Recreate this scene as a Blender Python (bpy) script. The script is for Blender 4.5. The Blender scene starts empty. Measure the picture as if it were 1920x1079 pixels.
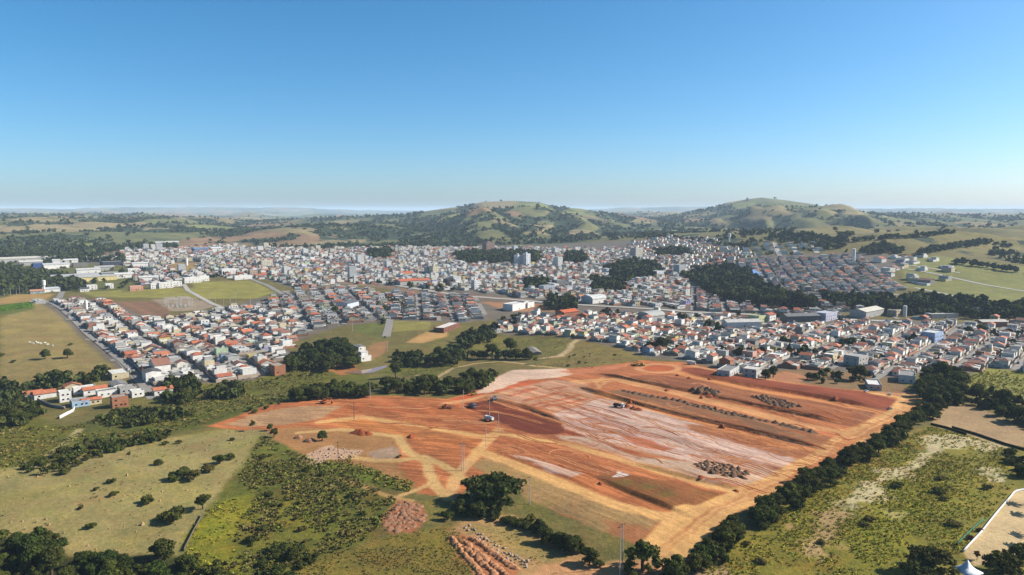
import bpy, math, random
import numpy as np
from mathutils import Vector

random.seed(7)
RNG = np.random.default_rng(11)
sc = bpy.context.scene
COL = sc.collection

# ------------------------------------------------------------------ camera
S = 1.25                                               # size of the whole place
CAM_Z, F_PX, HORIZON = 95.0 * S, 1371.0, 395.0          # metres, focal length and horizon row for a 1920 x 1079 picture
PITCH = math.atan((539.5 - HORIZON) / F_PX)
cam_d = bpy.data.cameras.new('camera')
cam_d.sensor_width = 36.0
cam_d.lens = 36.0 * F_PX / 1920.0
cam_d.clip_start, cam_d.clip_end = 1.0, 60000.0
cam = bpy.data.objects.new('camera', cam_d)
COL.objects.link(cam)
cam.location = (0, 0, CAM_Z)
cam.rotation_euler = (math.pi / 2 - PITCH, 0, 0)
sc.camera = cam

# ------------------------------------------------------------------ sky and sun
SUN_AZ, SUN_EL = math.radians(82), math.radians(34)
world = bpy.data.worlds.new('World')
sc.world = world
world.use_nodes = True
wn = world.node_tree
sky = wn.nodes.new('ShaderNodeTexSky')
sky.sky_type = 'NISHITA'
sky.sun_disc = False
sky.sun_elevation, sky.sun_rotation = SUN_EL, SUN_AZ
sky.altitude = 600
sky.air_density, sky.dust_density, sky.ozone_density = 0.8, 1.6, 5.2
bg = wn.nodes['Background']
bg.inputs[1].default_value = 0.077
hs = wn.nodes.new('ShaderNodeHueSaturation')
hs.inputs['Hue'].default_value, hs.inputs['Saturation'].default_value = 0.488, 1.2
wn.links.new(sky.outputs[0], hs.inputs['Color'])
wn.links.new(hs.outputs[0], bg.inputs[0])
sun_d = bpy.data.lights.new('sun', 'SUN')
sun_d.energy, sun_d.angle, sun_d.color = 5.0, math.radians(0.53), (1.0, 0.94, 0.85)
sun = bpy.data.objects.new('sun', sun_d)
COL.objects.link(sun)
sun.rotation_euler = Vector((math.cos(SUN_EL) * math.sin(SUN_AZ), math.cos(SUN_EL) * math.cos(SUN_AZ), math.sin(SUN_EL))).to_track_quat('Z', 'Y').to_euler()
sun.location = (300, 0, 400)
sc.view_settings.view_transform = 'Standard'
sc.view_settings.look = 'None'
sc.view_settings.exposure = 1.1
sc.view_settings.gamma = 1.0
sc.view_settings.use_curve_mapping = False
sc.cycles.use_denoising = True
sc.cycles.volume_bounces = 1
sc.cycles.max_bounces = 6
sc.cycles.diffuse_bounces = 3
sc.cycles.transparent_max_bounces = 6

# ------------------------------------------------------------------ numeric helpers
ALBEDO = 0.60                                             # photograph tone to surface reflectance
def lin(r, g, b, k=1.0):
    k = k * ALBEDO
    f = lambda c: ((c / 255 + 0.055) / 1.055) ** 2.4 if c > 10 else c / 255 / 12.92
    return np.array([f(r) * k, f(g) * k, f(b) * k])

def hash2(ix, iy, seed):
    h = (ix.astype(np.int64) * 374761393 + iy.astype(np.int64) * 668265263 + seed * 1442695041) & 0x7fffffff
    h = ((h ^ (h >> 13)) * 1274126177) & 0x7fffffff
    h = (h ^ (h >> 16)) & 0x7fffffff
    return h / float(0x7fffffff)

def noise(x, y, scale, seed=0, octaves=1):
    """smooth value noise, about -1..1"""
    x = np.asarray(x, float) / scale; y = np.asarray(y, float) / scale
    out = np.zeros(np.broadcast(x, y).shape); amp = 1.0; tot = 0
    for o in range(octaves):
        ix = np.floor(x); iy = np.floor(y)
        fx = x - ix; fy = y - iy
        ux = fx * fx * fx * (fx * (fx * 6 - 15) + 10); uy = fy * fy * fy * (fy * (fy * 6 - 15) + 10)
        a = hash2(ix, iy, seed + o); b = hash2(ix + 1, iy, seed + o)
        c = hash2(ix, iy + 1, seed + o); d = hash2(ix + 1, iy + 1, seed + o)
        out = out + amp * ((a + (b - a) * ux) * (1 - uy) + (c + (d - c) * ux) * uy - 0.5) * 2
        tot += amp; amp *= 0.5
        x = x * 2.03 + 17.1; y = y * 2.03 - 9.7
    return out / tot

def sstep(a, b, x):
    t = np.clip((x - a) / (b - a), 0, 1)
    return t * t * (3 - 2 * t)

def gauss(x, y, cx, cy, sx, sy, ang=0.0):
    c, s = math.cos(ang), math.sin(ang)
    u = (x - cx) * c + (y - cy) * s; v = -(x - cx) * s + (y - cy) * c
    return np.exp(-(u / sx) ** 2 - (v / sy) ** 2)

def seg_dist(x, y, pts):
    """distance to a polyline"""
    d = np.full(np.broadcast(x, y).shape, 1e9)
    for (x0, y0), (x1, y1) in zip(pts[:-1], pts[1:]):
        dx, dy = x1 - x0, y1 - y0
        t = np.clip(((x - x0) * dx + (y - y0) * dy) / (dx * dx + dy * dy + 1e-9), 0, 1)
        d = np.minimum(d, np.hypot(x - x0 - t * dx, y - y0 - t * dy))
    return d

# ------------------------------------------------------------------ terrain height
STREAM = [(-330, 395), (-200, 362), (-150, 395), (-95, 430), (-72, 455), (-40, 470), (-15, 520), (-5, 600)]
RIDGE1 = [(430, 420), (520, 412), (600, 409), (660, 406), (720, 405), (770, 402), (808, 395), (845, 390), (880, 386), (905, 379), (960, 377), (1010, 380), (1040, 388), (1090, 392), (1120, 397), (1150, 402), (1200, 407), (1260, 415), (1330, 425)]
RIDGE2 = [(1080, 425), (1130, 414), (1190, 404), (1240, 396), (1300, 391), (1345, 387), (1362, 380), (1400, 374), (1425, 371), (1470, 376), (1520, 383), (1570, 393), (1620, 399), (1680, 401), (1740, 400), (1800, 404), (1870, 402), (1950, 404), (2060, 412), (2160, 425)]
def ridge(pts, Y):
    p = np.array(pts, float)
    return (p[:, 0] - 960) / F_PX * Y, 95.0 + (HORIZON - p[:, 1]) / F_PX * Y
R1X, R1Z = ridge(RIDGE1, 3100.0)
R2X, R2Z = ridge(RIDGE2, 3500.0)

def height(x, y):
    x = np.asarray(x, float) / S; y = np.asarray(y, float) / S
    h = -5.5 * np.exp(-(seg_dist(x, y, STREAM) / 42) ** 2)
    h = h + 3.0 * gauss(x, y, 60, 310, 190, 120, -0.4) + 2.0 * gauss(x, y, -90, 345, 110, 35, 0.2)
    h = h + 11.0 * gauss(x, y, -440, 545, 110, 140) + 5.0 * gauss(x, y, -150, 235, 110, 60, 0.3)
    h = h + 4.0 * gauss(x, y, 170, 250, 70, 110, -0.7) * 0.4
    h = h + 1.1 * noise(x, y, 95, 3) + 0.35 * noise(x, y, 28, 4)
    h = h + 20 * sstep(600, 1500, y + 0.25 * np.abs(x)) * (1 - 0.8 * sstep(520, 900, x)) + 6 * noise(x, y, 330, 8) * sstep(500, 1000, y)
    h = h + 30 * gauss(x, y, 520, 1330, 330, 330) + 16 * gauss(x, y, 330, 1700, 300, 260)
    h = h + 24 * gauss(x, y, 1090, 1760, 300, 150, -0.1) + 26 * gauss(x, y, 890, 1260, 200, 85, 0.12) + 16 * gauss(x, y, 700, 1560, 130, 120)
    h = h + (13 - 34 * np.abs(noise(x, y, 190, 91, 2))) * sstep(560, 760, x) * sstep(1000, 1200, y)
    r = np.hypot(x, y)
    far = sstep(1350, 2700, r)
    n = noise(x, y, 1050, 21, 2); n2 = 1 - np.abs(noise(x, y, 620, 33, 3)); n3 = noise(x, y, 240, 44, 2)
    h = h + far * (6 + 54 * n + 64 * (n2 - 0.62) + 20 * n3)
    h = np.maximum(h, -18 + 0.2 * h)
    h = np.where(h > 66, 66 + (24 + 12 * sstep(4000, 6500, r)) * np.tanh((h - 66) / 34), h)
    for RX, RZ, Y, LF, LB, sd in ((R2X, R2Z, 3500.0, 1750.0, 1400.0, 72), (R1X, R1Z, 3100.0, 1350.0, 1200.0, 61)):
        xx = x * Y / np.maximum(y, 1.0) * 0.6 + x * 0.4
        crest = np.interp(xx, RX, RZ)
        wx = sstep(RX[0] - 150, RX[0] + 350, xx) * (1 - sstep(RX[-1] - 350, RX[-1] + 150, xx))
        wob = noise(x, y * 0.4, 380, sd, 2)
        s = np.where(y < Y, (Y - y) / (LF * (1 + 0.28 * wob)), (y - Y) / LB)
        prof = np.clip(1 - s, 0, 1); prof = np.where(y < Y, prof ** 1.25, prof * prof * (3 - 2 * prof))
        rg = 1 - 2.6 * np.abs(noise(x + 0.25 * y, y * 0.42, 300, sd + 5, 3)) + 0.5 * (1 - 2.6 * np.abs(noise(x - 0.2 * y, y * 0.5, 130, sd + 9, 2)))
        h = h * (1 - 0.55 * wx * np.clip(prof * 3, 0, 1))
        lift = np.maximum(crest - h, 0) * prof + 30 * rg * np.sin(math.pi * np.clip((s - 0.16) / 0.84, 0, 1)) ** 1.3 * np.clip((crest - 55) / 70, 0, 1)
        h = h + wx * np.where(s < 1, lift, 0)
    farr = sstep(8500, 12500, r)
    a = np.arctan2(x, y)
    rng = 66 + 44 * sstep(0.1, 0.26, np.abs(a + 0.05)) + 54 * noise(a * 1000, r * 0.12, 150, 81, 4) + 22 * noise(a * 1000, r * 0.2, 38, 86, 3)
    h = h * (1 - farr) + rng * farr * (1 - 0.5 * sstep(14500, 20000, r))
    return h * S

TERR = []            # (polyline in metres, step height); the earthworks' cut banks, filled in below
def terraces(x, y):
    h = np.zeros(np.broadcast(x, y).shape)
    for pts, dz in TERR:
        a, b = np.array(pts[0]), np.array(pts[-1])
        d = (b - a) / np.linalg.norm(b - a); L = np.linalg.norm(b - a)
        u = (x - a[0]) * d[0] + (y - a[1]) * d[1]
        v = -(x - a[0]) * d[1] + (y - a[1]) * d[0]
        off = np.interp(u, [np.dot(np.array(p) - a, d) for p in pts], [np.dot(np.array(p) - a, [-d[1], d[0]]) for p in pts])
        v = v - off
        w = sstep(-6, 14, u) * (1 - sstep(L - 14, L + 6, u))
        h = h + dz * w * sstep(-0.9, 0.5, v) * (1 - sstep(8, 34, v))
    return h

# ------------------------------------------------------------------ the ground sheet (finer near, coarser far)
def build_rows():
    r = [120.0 * S]
    while r[-1] < 22000 * S:
        d = r[-1] / S; r.append(r[-1] * (1 + (0.0033 if d < 620 else 0.0033 + 0.0055 * min(1, (d - 620) / 900))))
    return np.array(r)
ROWS = build_rows()
TX = np.linspace(-0.86, 0.86, 529)
GX = ROWS[:, None] * TX[None, :]; GY = np.repeat(ROWS[:, None], len(TX), 1)
GZ = height(GX, GY)
NR, NC = GX.shape

def surf(x, y):
    """height of the ground sheet itself (its facets), for things that lie on it"""
    x = np.asarray(x, float); y = np.asarray(y, float)
    i = np.clip(np.searchsorted(ROWS, y) - 1, 0, NR - 2); fi = (y - ROWS[i]) / (ROWS[i + 1] - ROWS[i])
    t = np.clip((x / np.maximum(y, 1) - TX[0]) / (TX[1] - TX[0]), 0, NC - 1.001); j = t.astype(int); fj = t - j
    return (GZ[i, j] * (1 - fj) + GZ[i, j + 1] * fj) * (1 - fi) + (GZ[i + 1, j] * (1 - fj) + GZ[i + 1, j + 1] * fj) * fi


CP, SP = math.cos(PITCH), math.sin(PITCH)
def pix(pts, z=0.0):
    """picture points (1920 x 1079) to ground points, by walking each ray down to the terrain"""
    p = np.atleast_2d(np.array(pts, float))
    a = (p[:, 0] - 960) / F_PX; b = (539.5 - p[:, 1]) / F_PX
    d = np.stack([a, CP + b * SP, -SP + b * CP], 1)
    t = np.clip(0.42 * CAM_Z / np.maximum(-d[:, 2], 1e-4), 120.0, 1000.0); done = np.zeros(len(p), bool); lo = t.copy()
    for _ in range(600):
        q = d * t[:, None]
        hit = (CAM_Z + q[:, 2] - surf(q[:, 0], q[:, 1]) - z) <= 0
        done |= hit
        if done.all() or t.min() > 30000: break
        lo = np.where(done, lo, t); t = np.where(done, t, t * 1.015 + 0.2)
    hi = t.copy()
    for _ in range(26):
        m = (lo + hi) / 2; q = d * m[:, None]
        under = (CAM_Z + q[:, 2] - surf(q[:, 0], q[:, 1]) - z) <= 0
        hi = np.where(under, m, hi); lo = np.where(under, lo, m)
    return d[:, :2] * hi[:, None]

def to_pix(x, y, z):
    zz = z - CAM_Z
    dep = y * CP - zz * SP; up = y * SP + zz * CP
    return 960 + F_PX * x / dep, 539.5 - F_PX * up / dep, dep

def at(px, py):
    q = pix([(px, py)])[0]
    return float(q[0]), float(q[1]), float(surf(q[0], q[1]))

def inside(x, y, poly):
    x = np.asarray(x, float); y = np.asarray(y, float)
    r = np.zeros(np.broadcast(x, y).shape, bool); n = len(poly)
    for i in range(n):
        x0, y0 = poly[i]; x1, y1 = poly[(i + 1) % n]
        if y0 == y1: continue
        c = ((y0 > y) != (y1 > y)) & (x < (x1 - x0) * (y - y0) / (y1 - y0) + x0)
        r ^= c
    return r

def poly_weight(x, y, poly, soft):
    """1 inside, 0 outside, with a soft border"""
    P = np.array(poly); w = np.zeros(x.shape)
    m = (x > P[:, 0].min() - soft) & (x < P[:, 0].max() + soft) & (y > P[:, 1].min() - soft) & (y < P[:, 1].max() + soft)
    if not m.any(): return w
    xs, ys = x[m], y[m]
    d = seg_dist(xs, ys, [tuple(q) for q in P] + [tuple(P[0])])
    s = np.where(inside(xs, ys, poly), d, -d)
    w[m] = sstep(-soft, soft, s)
    return w

def scatter(poly, spacing, jitter=0.45, seed=1):
    """jittered points inside a polygon"""
    P = np.array(poly); r = np.random.default_rng(seed)
    gx = np.arange(P[:, 0].min(), P[:, 0].max(), spacing); gy = np.arange(P[:, 1].min(), P[:, 1].max(), spacing)
    X, Y = np.meshgrid(gx, gy)
    X = X.ravel() + r.uniform(-jitter, jitter, X.size) * spacing; Y = Y.ravel() + r.uniform(-jitter, jitter, Y.size) * spacing
    m = inside(X, Y, poly)
    return X[m], Y[m]

def W(pts): return [tuple(q) for q in pix(pts)]

TERR += [(W([(1125, 702), (1250, 727), (1397, 758), (1480, 775), (1575, 793)]), 1.7),
         (W([(1085, 728), (1130, 742), (1230, 768), (1400, 808), (1545, 843)]), 1.7),
         (W([(1115, 897), (1200, 932), (1285, 965)]), 1.4),
         (W([(1180, 870), (1300, 900), (1400, 922)]), 1.2),
         (W([(1290, 702), (1400, 724), (1500, 740), (1640, 766)]), 1.8),
         (W([(905, 745), (985, 765), (1060, 795)]), 1.4),
         (W([(920, 845), (1000, 872), (1110, 915)]), 0.8)]

GZ += np.where(GY < 700 * S, terraces(GX, GY), 0.0)

# ------------------------------------------------------------------ materials
def new_mat(name):
    m = bpy.data.materials.new(name); m.use_nodes = True
    nt = m.node_tree
    return m, nt, nt.nodes['Principled BSDF']

class NT:
    """small node-tree writer"""
    def __init__(s, nt): s.nt = nt
    def n(s, kind, **kw):
        o = s.nt.nodes.new('ShaderNode' + kind)
        for k, v in kw.items():
            if k.startswith('i_'): o.inputs[int(k[2:]) if k[2:].isdigit() else k[2:]].default_value = v
            else: setattr(o, k, v)
        return o
    def l(s, a, b): s.nt.links.new(a, b)
    def attr(s, name, out='Fac'): return s.n('Attribute', attribute_name=name).outputs[out]
    def noise(s, vec, scale, detail=4, rough=0.55):
        o = s.n('TexNoise'); o.inputs['Scale'].default_value = scale; o.inputs['Detail'].default_value = detail; o.inputs['Roughness'].default_value = rough
        s.l(vec, o.inputs['Vector']); return o.outputs['Fac']
    def math(s, op, a, b=None, c=None, clamp=False):
        o = s.n('Math', operation=op, use_clamp=clamp)
        for i, v in enumerate((a, b, c)):
            if v is None: continue
            if hasattr(v, 'links'): s.l(v, o.inputs[i])
            else: o.inputs[i].default_value = v
        return o.outputs[0]
    def ramp(s, v, a, b, lo=0.0, hi=1.0):
        o = s.n('MapRange', interpolation_type='SMOOTHSTEP'); s.l(v, o.inputs[0])
        for i, q in enumerate((a, b, lo, hi)): o.inputs[1 + i].default_value = q
        return o.outputs[0]
    def mix(s, f, a, b, kind='MIX'):
        o = s.n('Mix', data_type='RGBA', blend_type=kind)
        for v, i in ((f, 0), (a, 6), (b, 7)):
            if hasattr(v, 'links'): s.l(v, o.inputs[i])
            else: o.inputs[i].default_value = v if i == 0 else (*v, 1) if len(v) == 3 else v
        return o.outputs[2]
    def bump(s, hgt, strength, dist):
        o = s.n('Bump'); o.inputs['Strength'].default_value = strength; o.inputs['Distance'].default_value = dist
        s.l(hgt, o.inputs['Height']); return o.outputs[0]

GRID_ANG = math.radians(141)                          # the town's streets run this way (clockwise from straight ahead)
E1 = np.array([math.sin(GRID_ANG), math.cos(GRID_ANG)]); E2 = np.array([-E1[1], E1[0]])

def ground_material():
    m, nt, bs = new_mat('ground'); t = NT(nt)
    pos = t.n('NewGeometry').outputs['Position']
    base = t.attr('ground_colour', 'Color'); streak = t.attr('streak'); veg = t.attr('veg'); farm = t.attr('farm'); wood = t.attr('wood')
    # ruts left by the graders run along the plots
    mp = t.n('Mapping', vector_type='TEXTURE'); t.l(pos, mp.inputs[0]); mp.inputs['Rotation'].default_value[2] = math.atan2(E1[1], E1[0]) + 0.03; mp.inputs['Scale'].default_value = (22.0, 1.0, 30.0)
    warp = t.n('VectorMath', operation='MULTIPLY_ADD'); wn_ = t.n('TexNoise'); wn_.inputs['Scale'].default_value = 0.02; t.l(pos, wn_.inputs['Vector'])
    t.l(wn_.outputs['Color'], warp.inputs[0]); warp.inputs[1].default_value = (6, 13, 0); t.l(mp.outputs[0], warp.inputs[2])
    mp2 = t.n('Mapping', vector_type='TEXTURE'); t.l(pos, mp2.inputs[0]); mp2.inputs['Rotation'].default_value[2] = -0.22; mp2.inputs['Scale'].default_value = (20.0, 1.0, 30.0)
    warp2 = t.n('VectorMath', operation='MULTIPLY_ADD'); t.l(wn_.outputs['Color'], warp2.inputs[0]); warp2.inputs[1].default_value = (6, 15, 0); t.l(mp2.outputs[0], warp2.inputs[2])
    turn = t.attr('turn')
    fa = t.math('ADD', t.math('MULTIPLY', t.noise(warp.outputs[0], 0.42, 6, 0.7), t.math('SUBTRACT', 1.0, turn)), t.math('MULTIPLY', t.noise(warp2.outputs[0], 0.42, 6, 0.7), turn))
    fb = t.math('ADD', t.math('MULTIPLY', t.noise(warp.outputs[0], 1.5, 4, 0.7), t.math('SUBTRACT', 1.0, turn)), t.math('MULTIPLY', t.noise(warp2.outputs[0], 1.5, 4, 0.7), turn))
    s1 = t.math('ADD', t.math('MULTIPLY', fa, 0.62), t.math('MULTIPLY', fb, 0.38)); s2 = t.noise(warp.outputs[0], 0.1, 3, 0.5)
    n1 = t.noise(pos, 0.55, 6, 0.68); n2 = t.noise(pos, 0.045, 5, 0.6); n3 = t.noise(pos, 2.2, 3, 0.6)
    # earth: light and dark ruts
    sv = t.ramp(s1, 0.38, 0.62, 0.56, 1.32); sv2 = t.ramp(s2, 0.35, 0.65, 0.85, 1.17)
    k = t.math('MULTIPLY', sv, sv2)
    k = t.math('ADD', t.math('MULTIPLY', t.math('SUBTRACT', k, 1.0), streak), 1.0)
    k = t.math('MULTIPLY', k, t.ramp(n1, 0.3, 0.7, 0.84, 1.16)); k = t.math('MULTIPLY', k, t.ramp(n2, 0.3, 0.7, 0.86, 1.14))
    col = t.mix(1.0, base, k, 'MULTIPLY')
    pale = t.math('MULTIPLY', t.math('MULTIPLY', t.ramp(s1, 0.56, 0.74), streak), 0.3)
    col = t.mix(pale, col, (0.40, 0.27, 0.18))
    # grass and weeds: dry yellow, green and bare spots
    g1 = t.noise(pos, 0.13, 7, 0.72); g2 = t.noise(pos, 0.9, 4, 0.7)
    grass = t.mix(t.ramp(g1, 0.4, 0.62), t.mix(1.0, col, (0.8, 0.86, 0.64), 'MULTIPLY'), t.mix(1.0, col, (1.22, 1.06, 0.9), 'MULTIPLY'))
    g3 = t.noise(pos, 0.05, 5, 0.65)
    grass = t.mix(t.ramp(g3, 0.5, 0.62, 0.0, 0.7), grass, t.mix(1.0, grass, (1.14, 1.16, 0.74), 'MULTIPLY'))
    grass = t.mix(t.ramp(g3, 0.48, 0.36, 0.0, 0.75), grass, t.mix(1.0, grass, (1.02, 0.78, 0.74), 'MULTIPLY'))
    grass = t.mix(t.ramp(g2, 0.44, 0.62, 0.0, 0.55), grass, t.mix(1.0, grass, (0.42, 0.5, 0.4), 'MULTIPLY'))
    col = t.mix(veg, col, grass)
    # far farmland: fields of different crops, hedges between them
    vo = t.n('TexVoronoi', distance='EUCLIDEAN'); vo.inputs['Scale'].default_value = 1 / 330; vw = t.n('VectorMath', operation='MULTIPLY_ADD'); vn = t.n('TexNoise'); vn.inputs['Scale'].default_value = 0.004; vn.inputs['Detail'].default_value = 4
    t.l(pos, vn.inputs['Vector']); t.l(vn.outputs['Color'], vw.inputs[0]); vw.inputs[1].default_value = (190, 190, 0); t.l(pos, vw.inputs[2]); t.l(vw.outputs[0], vo.inputs['Vector'])
    sepc = t.n('SeparateColor'); t.l(vo.outputs['Color'], sepc.inputs[0])
    cr = t.n('ValToRGB'); t.l(sepc.outputs[0], cr.inputs[0]); cr.color_ramp.interpolation = 'CONSTANT'
    el = cr.color_ramp.elements; cols = [(0.0, (106, 106, 64)), (0.22, (136, 122, 82)), (0.42, (112, 110, 62)), (0.6, (144, 128, 90)), (0.74, (100, 104, 60)), (0.86, (140, 112, 80)), (0.94, (126, 128, 70))]
    el[0].position, el[1].position = cols[0][0], cols[1][0]
    for p_, c_ in cols[2:]: el.new(p_)
    for e_, (p_, c_) in zip(el, cols): e_.position = p_; e_.color = (*lin(*c_), 1)
    fn = t.noise(pos, 0.012, 6, 0.7)
    field = t.mix(1.0, cr.outputs[0], t.ramp(fn, 0.3, 0.7, 0.7, 1.3), 'MULTIPLY')
    col = t.mix(farm, col, field)
    # woods
    wz = t.math('ADD', wood, t.math('MULTIPLY', t.math('SUBTRACT', t.noise(pos, 0.011, 6, 0.68), 0.5), 1.5))
    wmask = t.ramp(wz, 0.49, 0.53)
    wcol = t.mix(t.ramp(t.noise(pos, 0.06, 5, 0.7), 0.3, 0.7), lin(30, 42, 22), lin(62, 76, 40))
    col = t.mix(wmask, col, wcol)
    t.l(col, bs.inputs['Base Color']); bs.inputs['Roughness'].default_value = 0.95
    bs.inputs['Specular IOR Level'].default_value = 0.15
    hb = t.math('ADD', t.math('MULTIPLY', n1, 0.6), t.math('MULTIPLY', t.math('MULTIPLY', s1, streak), 0.7))
    hb = t.math('ADD', hb, t.math('MULTIPLY', n3, 0.25)); hb = t.math('ADD', hb, t.math('MULTIPLY', g2, t.math('MULTIPLY', veg, 0.7)))
    t.l(t.bump(hb, 0.55, 0.9), bs.inputs['Normal'])
    return m
M_GROUND = ground_material()

# ------------------------------------------------------------------ what covers the ground
gx, gy = GX.ravel(), GY.ravel()
gr = np.hypot(gx, gy)
# edges between kinds of ground wander a little
jx = gx + 1.6 * noise(gx, gy, 9, 101, 2) + 0.6 * noise(gx, gy, 2.5, 102); jy = gy + 1.6 * noise(gx, gy, 9, 103, 2) + 0.6 * noise(gx, gy, 2.5, 104)
ALB = 0.86
colr = np.zeros((gx.size, 3)); colr[:] = lin(122, 112, 64, ALB)
streak = np.zeros(gx.size); turn = 1 - sstep(-40 * S, 5 * S, gx + (gy - 300 * S) * .2); veg = np.full(gx.size, 0.9); farm = sstep(1250 * S, 1750 * S, gr); wood = np.zeros(gx.size)
def rich(rgb, k=1.16):
    m = .3 * rgb[0] + .59 * rgb[1] + .11 * rgb[2]
    return tuple(max(4, min(250, m + (c - m) * k)) for c in rgb)
def paint(px_poly, rgb, soft=1.6, st=None, vg=None, fm=None, jit=1.0, amount=1.0, world=False):
    P = np.array(px_poly if world else W(px_poly)); b = soft + 8
    m = np.nonzero((gx > P[:, 0].min() - b) & (gx < P[:, 0].max() + b) & (gy > P[:, 1].min() - b) & (gy < P[:, 1].max() + b))[0]
    w = poly_weight(gx[m] + (jx[m] - gx[m]) * jit, gy[m] + (jy[m] - gy[m]) * jit, P, soft) * amount
    colr[m] = colr[m] * (1 - w[:, None]) + lin(*rich(rgb), ALB)[None] * w[:, None]
    for arr, v in ((streak, st), (veg, vg), (farm, fm)):
        if v is not None: arr[m] = arr[m] * (1 - w) + v * w
def track(px_line, rgb, width, st=0.3, vg=0.0, soft=0.9, amount=1.0, jit=0.35):
    L = W(px_line); P = np.array(L); width *= S
    m = np.nonzero((gx > P[:, 0].min() - 12) & (gx < P[:, 0].max() + 12) & (gy > P[:, 1].min() - 12) & (gy < P[:, 1].max() + 12))[0]
    d = seg_dist(gx[m] + (jx[m] - gx[m]) * jit, gy[m] + (jy[m] - gy[m]) * jit, L)
    w = (1 - sstep(width / 2 - soft, width / 2 + soft, d)) * amount
    colr[m] = colr[m] * (1 - w[:, None]) + lin(*rich(rgb), ALB)[None] * w[:, None]
    streak[m] = streak[m] * (1 - w) + st * w; veg[m] = veg[m] * (1 - w) + vg * w

# --- open country round the town
paint([(0, 600), (60, 572), (105, 560), (140, 620), (215, 690), (240, 720), (190, 735), (0, 735)], (152, 136, 94), 4, 0, 0.6)        # pasture hill, far left
paint([(-150, 560), (0, 560), (62, 546), (100, 552), (60, 578), (0, 590), (-150, 600)], (176, 146, 96), 4, 0.2, 0.4)
paint([(-200, 577), (0, 572), (62, 565), (66, 580), (30, 588), (0, 592), (-200, 600)], (106, 112, 56), 2, 0, 0.7)                    # strip of green cane
paint([(-300, 800), (0, 760), (120, 800), (300, 755), (480, 735), (520, 760), (380, 800), (250, 830), (0, 890), (-300, 900)], (104, 106, 50), 5, 0, 1)
paint([(280, 755), (400, 720), (560, 690), (640, 680), (760, 720), (560, 752), (430, 775)], (108, 108, 54), 4, 0, 1)
paint([(-350, 900), (0, 876), (110, 865), (260, 830), (420, 806), (500, 806), (505, 845), (450, 890), (405, 940), (352, 1012), (335, 1045), (130, 1045), (100, 1015), (0, 1005), (-350, 1010)], (158, 146, 102), 3, 0, 0.6)
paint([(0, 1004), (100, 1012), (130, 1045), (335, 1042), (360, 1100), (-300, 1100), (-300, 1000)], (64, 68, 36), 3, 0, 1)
paint([(490, 815), (520, 830), (560, 850), (600, 868), (660, 890), (745, 935), (740, 960), (715, 985), (700, 1010), (640, 1032), (560, 1062), (460, 1100), (340, 1100), (350, 1012), (402, 940), (440, 892)], (112, 112, 54), 2.5, 0, 1)
paint([(400, 942), (470, 925), (482, 968), (440, 1010), (455, 1100), (340, 1100), (352, 1015)], (142, 138, 56), 3, 0, 0.9)
paint([(545, 905), (600, 960), (640, 975), (560, 1000), (500, 990)], (138, 134, 58), 5, 0, 0.9, amount=0.6)
paint([(600, 866), (655, 858), (720, 888), (778, 905), (768, 926), (716, 914), (650, 890), (598, 882)], (112, 122, 52), 1.5, 0, 1)
paint([(540, 1070), (640, 1032), (740, 1002), (852, 985), (880, 1010), (900, 1100), (520, 1100)], (132, 118, 62), 2, 0, 0.8)
paint([(0, 800), (90, 795), (150, 810), (110, 850), (0, 880)], (114, 112, 50), 4, 0, 1)
track([(150, 805), (130, 825), (105, 845), (85, 860)], (170, 156, 112), 3.0)
# --- middle ground: fields between the town and the earthworks
paint([(850, 690), (900, 684), (1000, 690), (1060, 692), (1180, 678), (1210, 665), (1140, 650), (1090, 640), (1000, 690), (960, 680)], (138, 122, 78), 3, 0, 0.9)
paint([(1000, 688), (1050, 690), (1130, 692), (1190, 674), (1160, 655), (1110, 647), (1075, 648), (1060, 670)], (132, 118, 74), 3, 0, 0.9)
paint([(872, 650), (930, 632), (990, 632), (1075, 640), (1060, 660), (1030, 672), (960, 668), (900, 660)], (124, 118, 68), 3, 0, 1)
paint([(700, 700), (740, 680), (830, 672), (860, 688), (820, 705), (760, 705)], (112, 112, 58), 3, 0, 1)
paint([(660, 612), (722, 602), (722, 632), (706, 634), (668, 622)], (110, 114, 64), 1.5, 0, 0.8)
paint([(735, 602), (808, 604), (806, 618), (738, 622)], (148, 140, 84), 1.5, 0, 0.6)
paint([(762, 642), (800, 622), (842, 624), (836, 632), (790, 644)], (186, 150, 100), 1.5, 0, 0.1)
paint([(668, 672), (700, 644), (730, 640), (722, 660), (700, 676)], (158, 122, 86), 2, 0, 0.2)
paint([(606, 688), (640, 678), (665, 682), (676, 700), (640, 705)], (160, 112, 72), 2, 0, 0.1)
track([(850, 690), (890, 682), (940, 678), (1000, 686), (1060, 692), (1110, 690)], (198, 170, 124), 3.2)
track([(1018, 672), (1050, 668), (1068, 655), (1072, 645), (1086, 636)], (190, 166, 128), 4.5)
track([(782, 704), (820, 708), (850, 690)], (190, 166, 122), 3)
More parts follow.
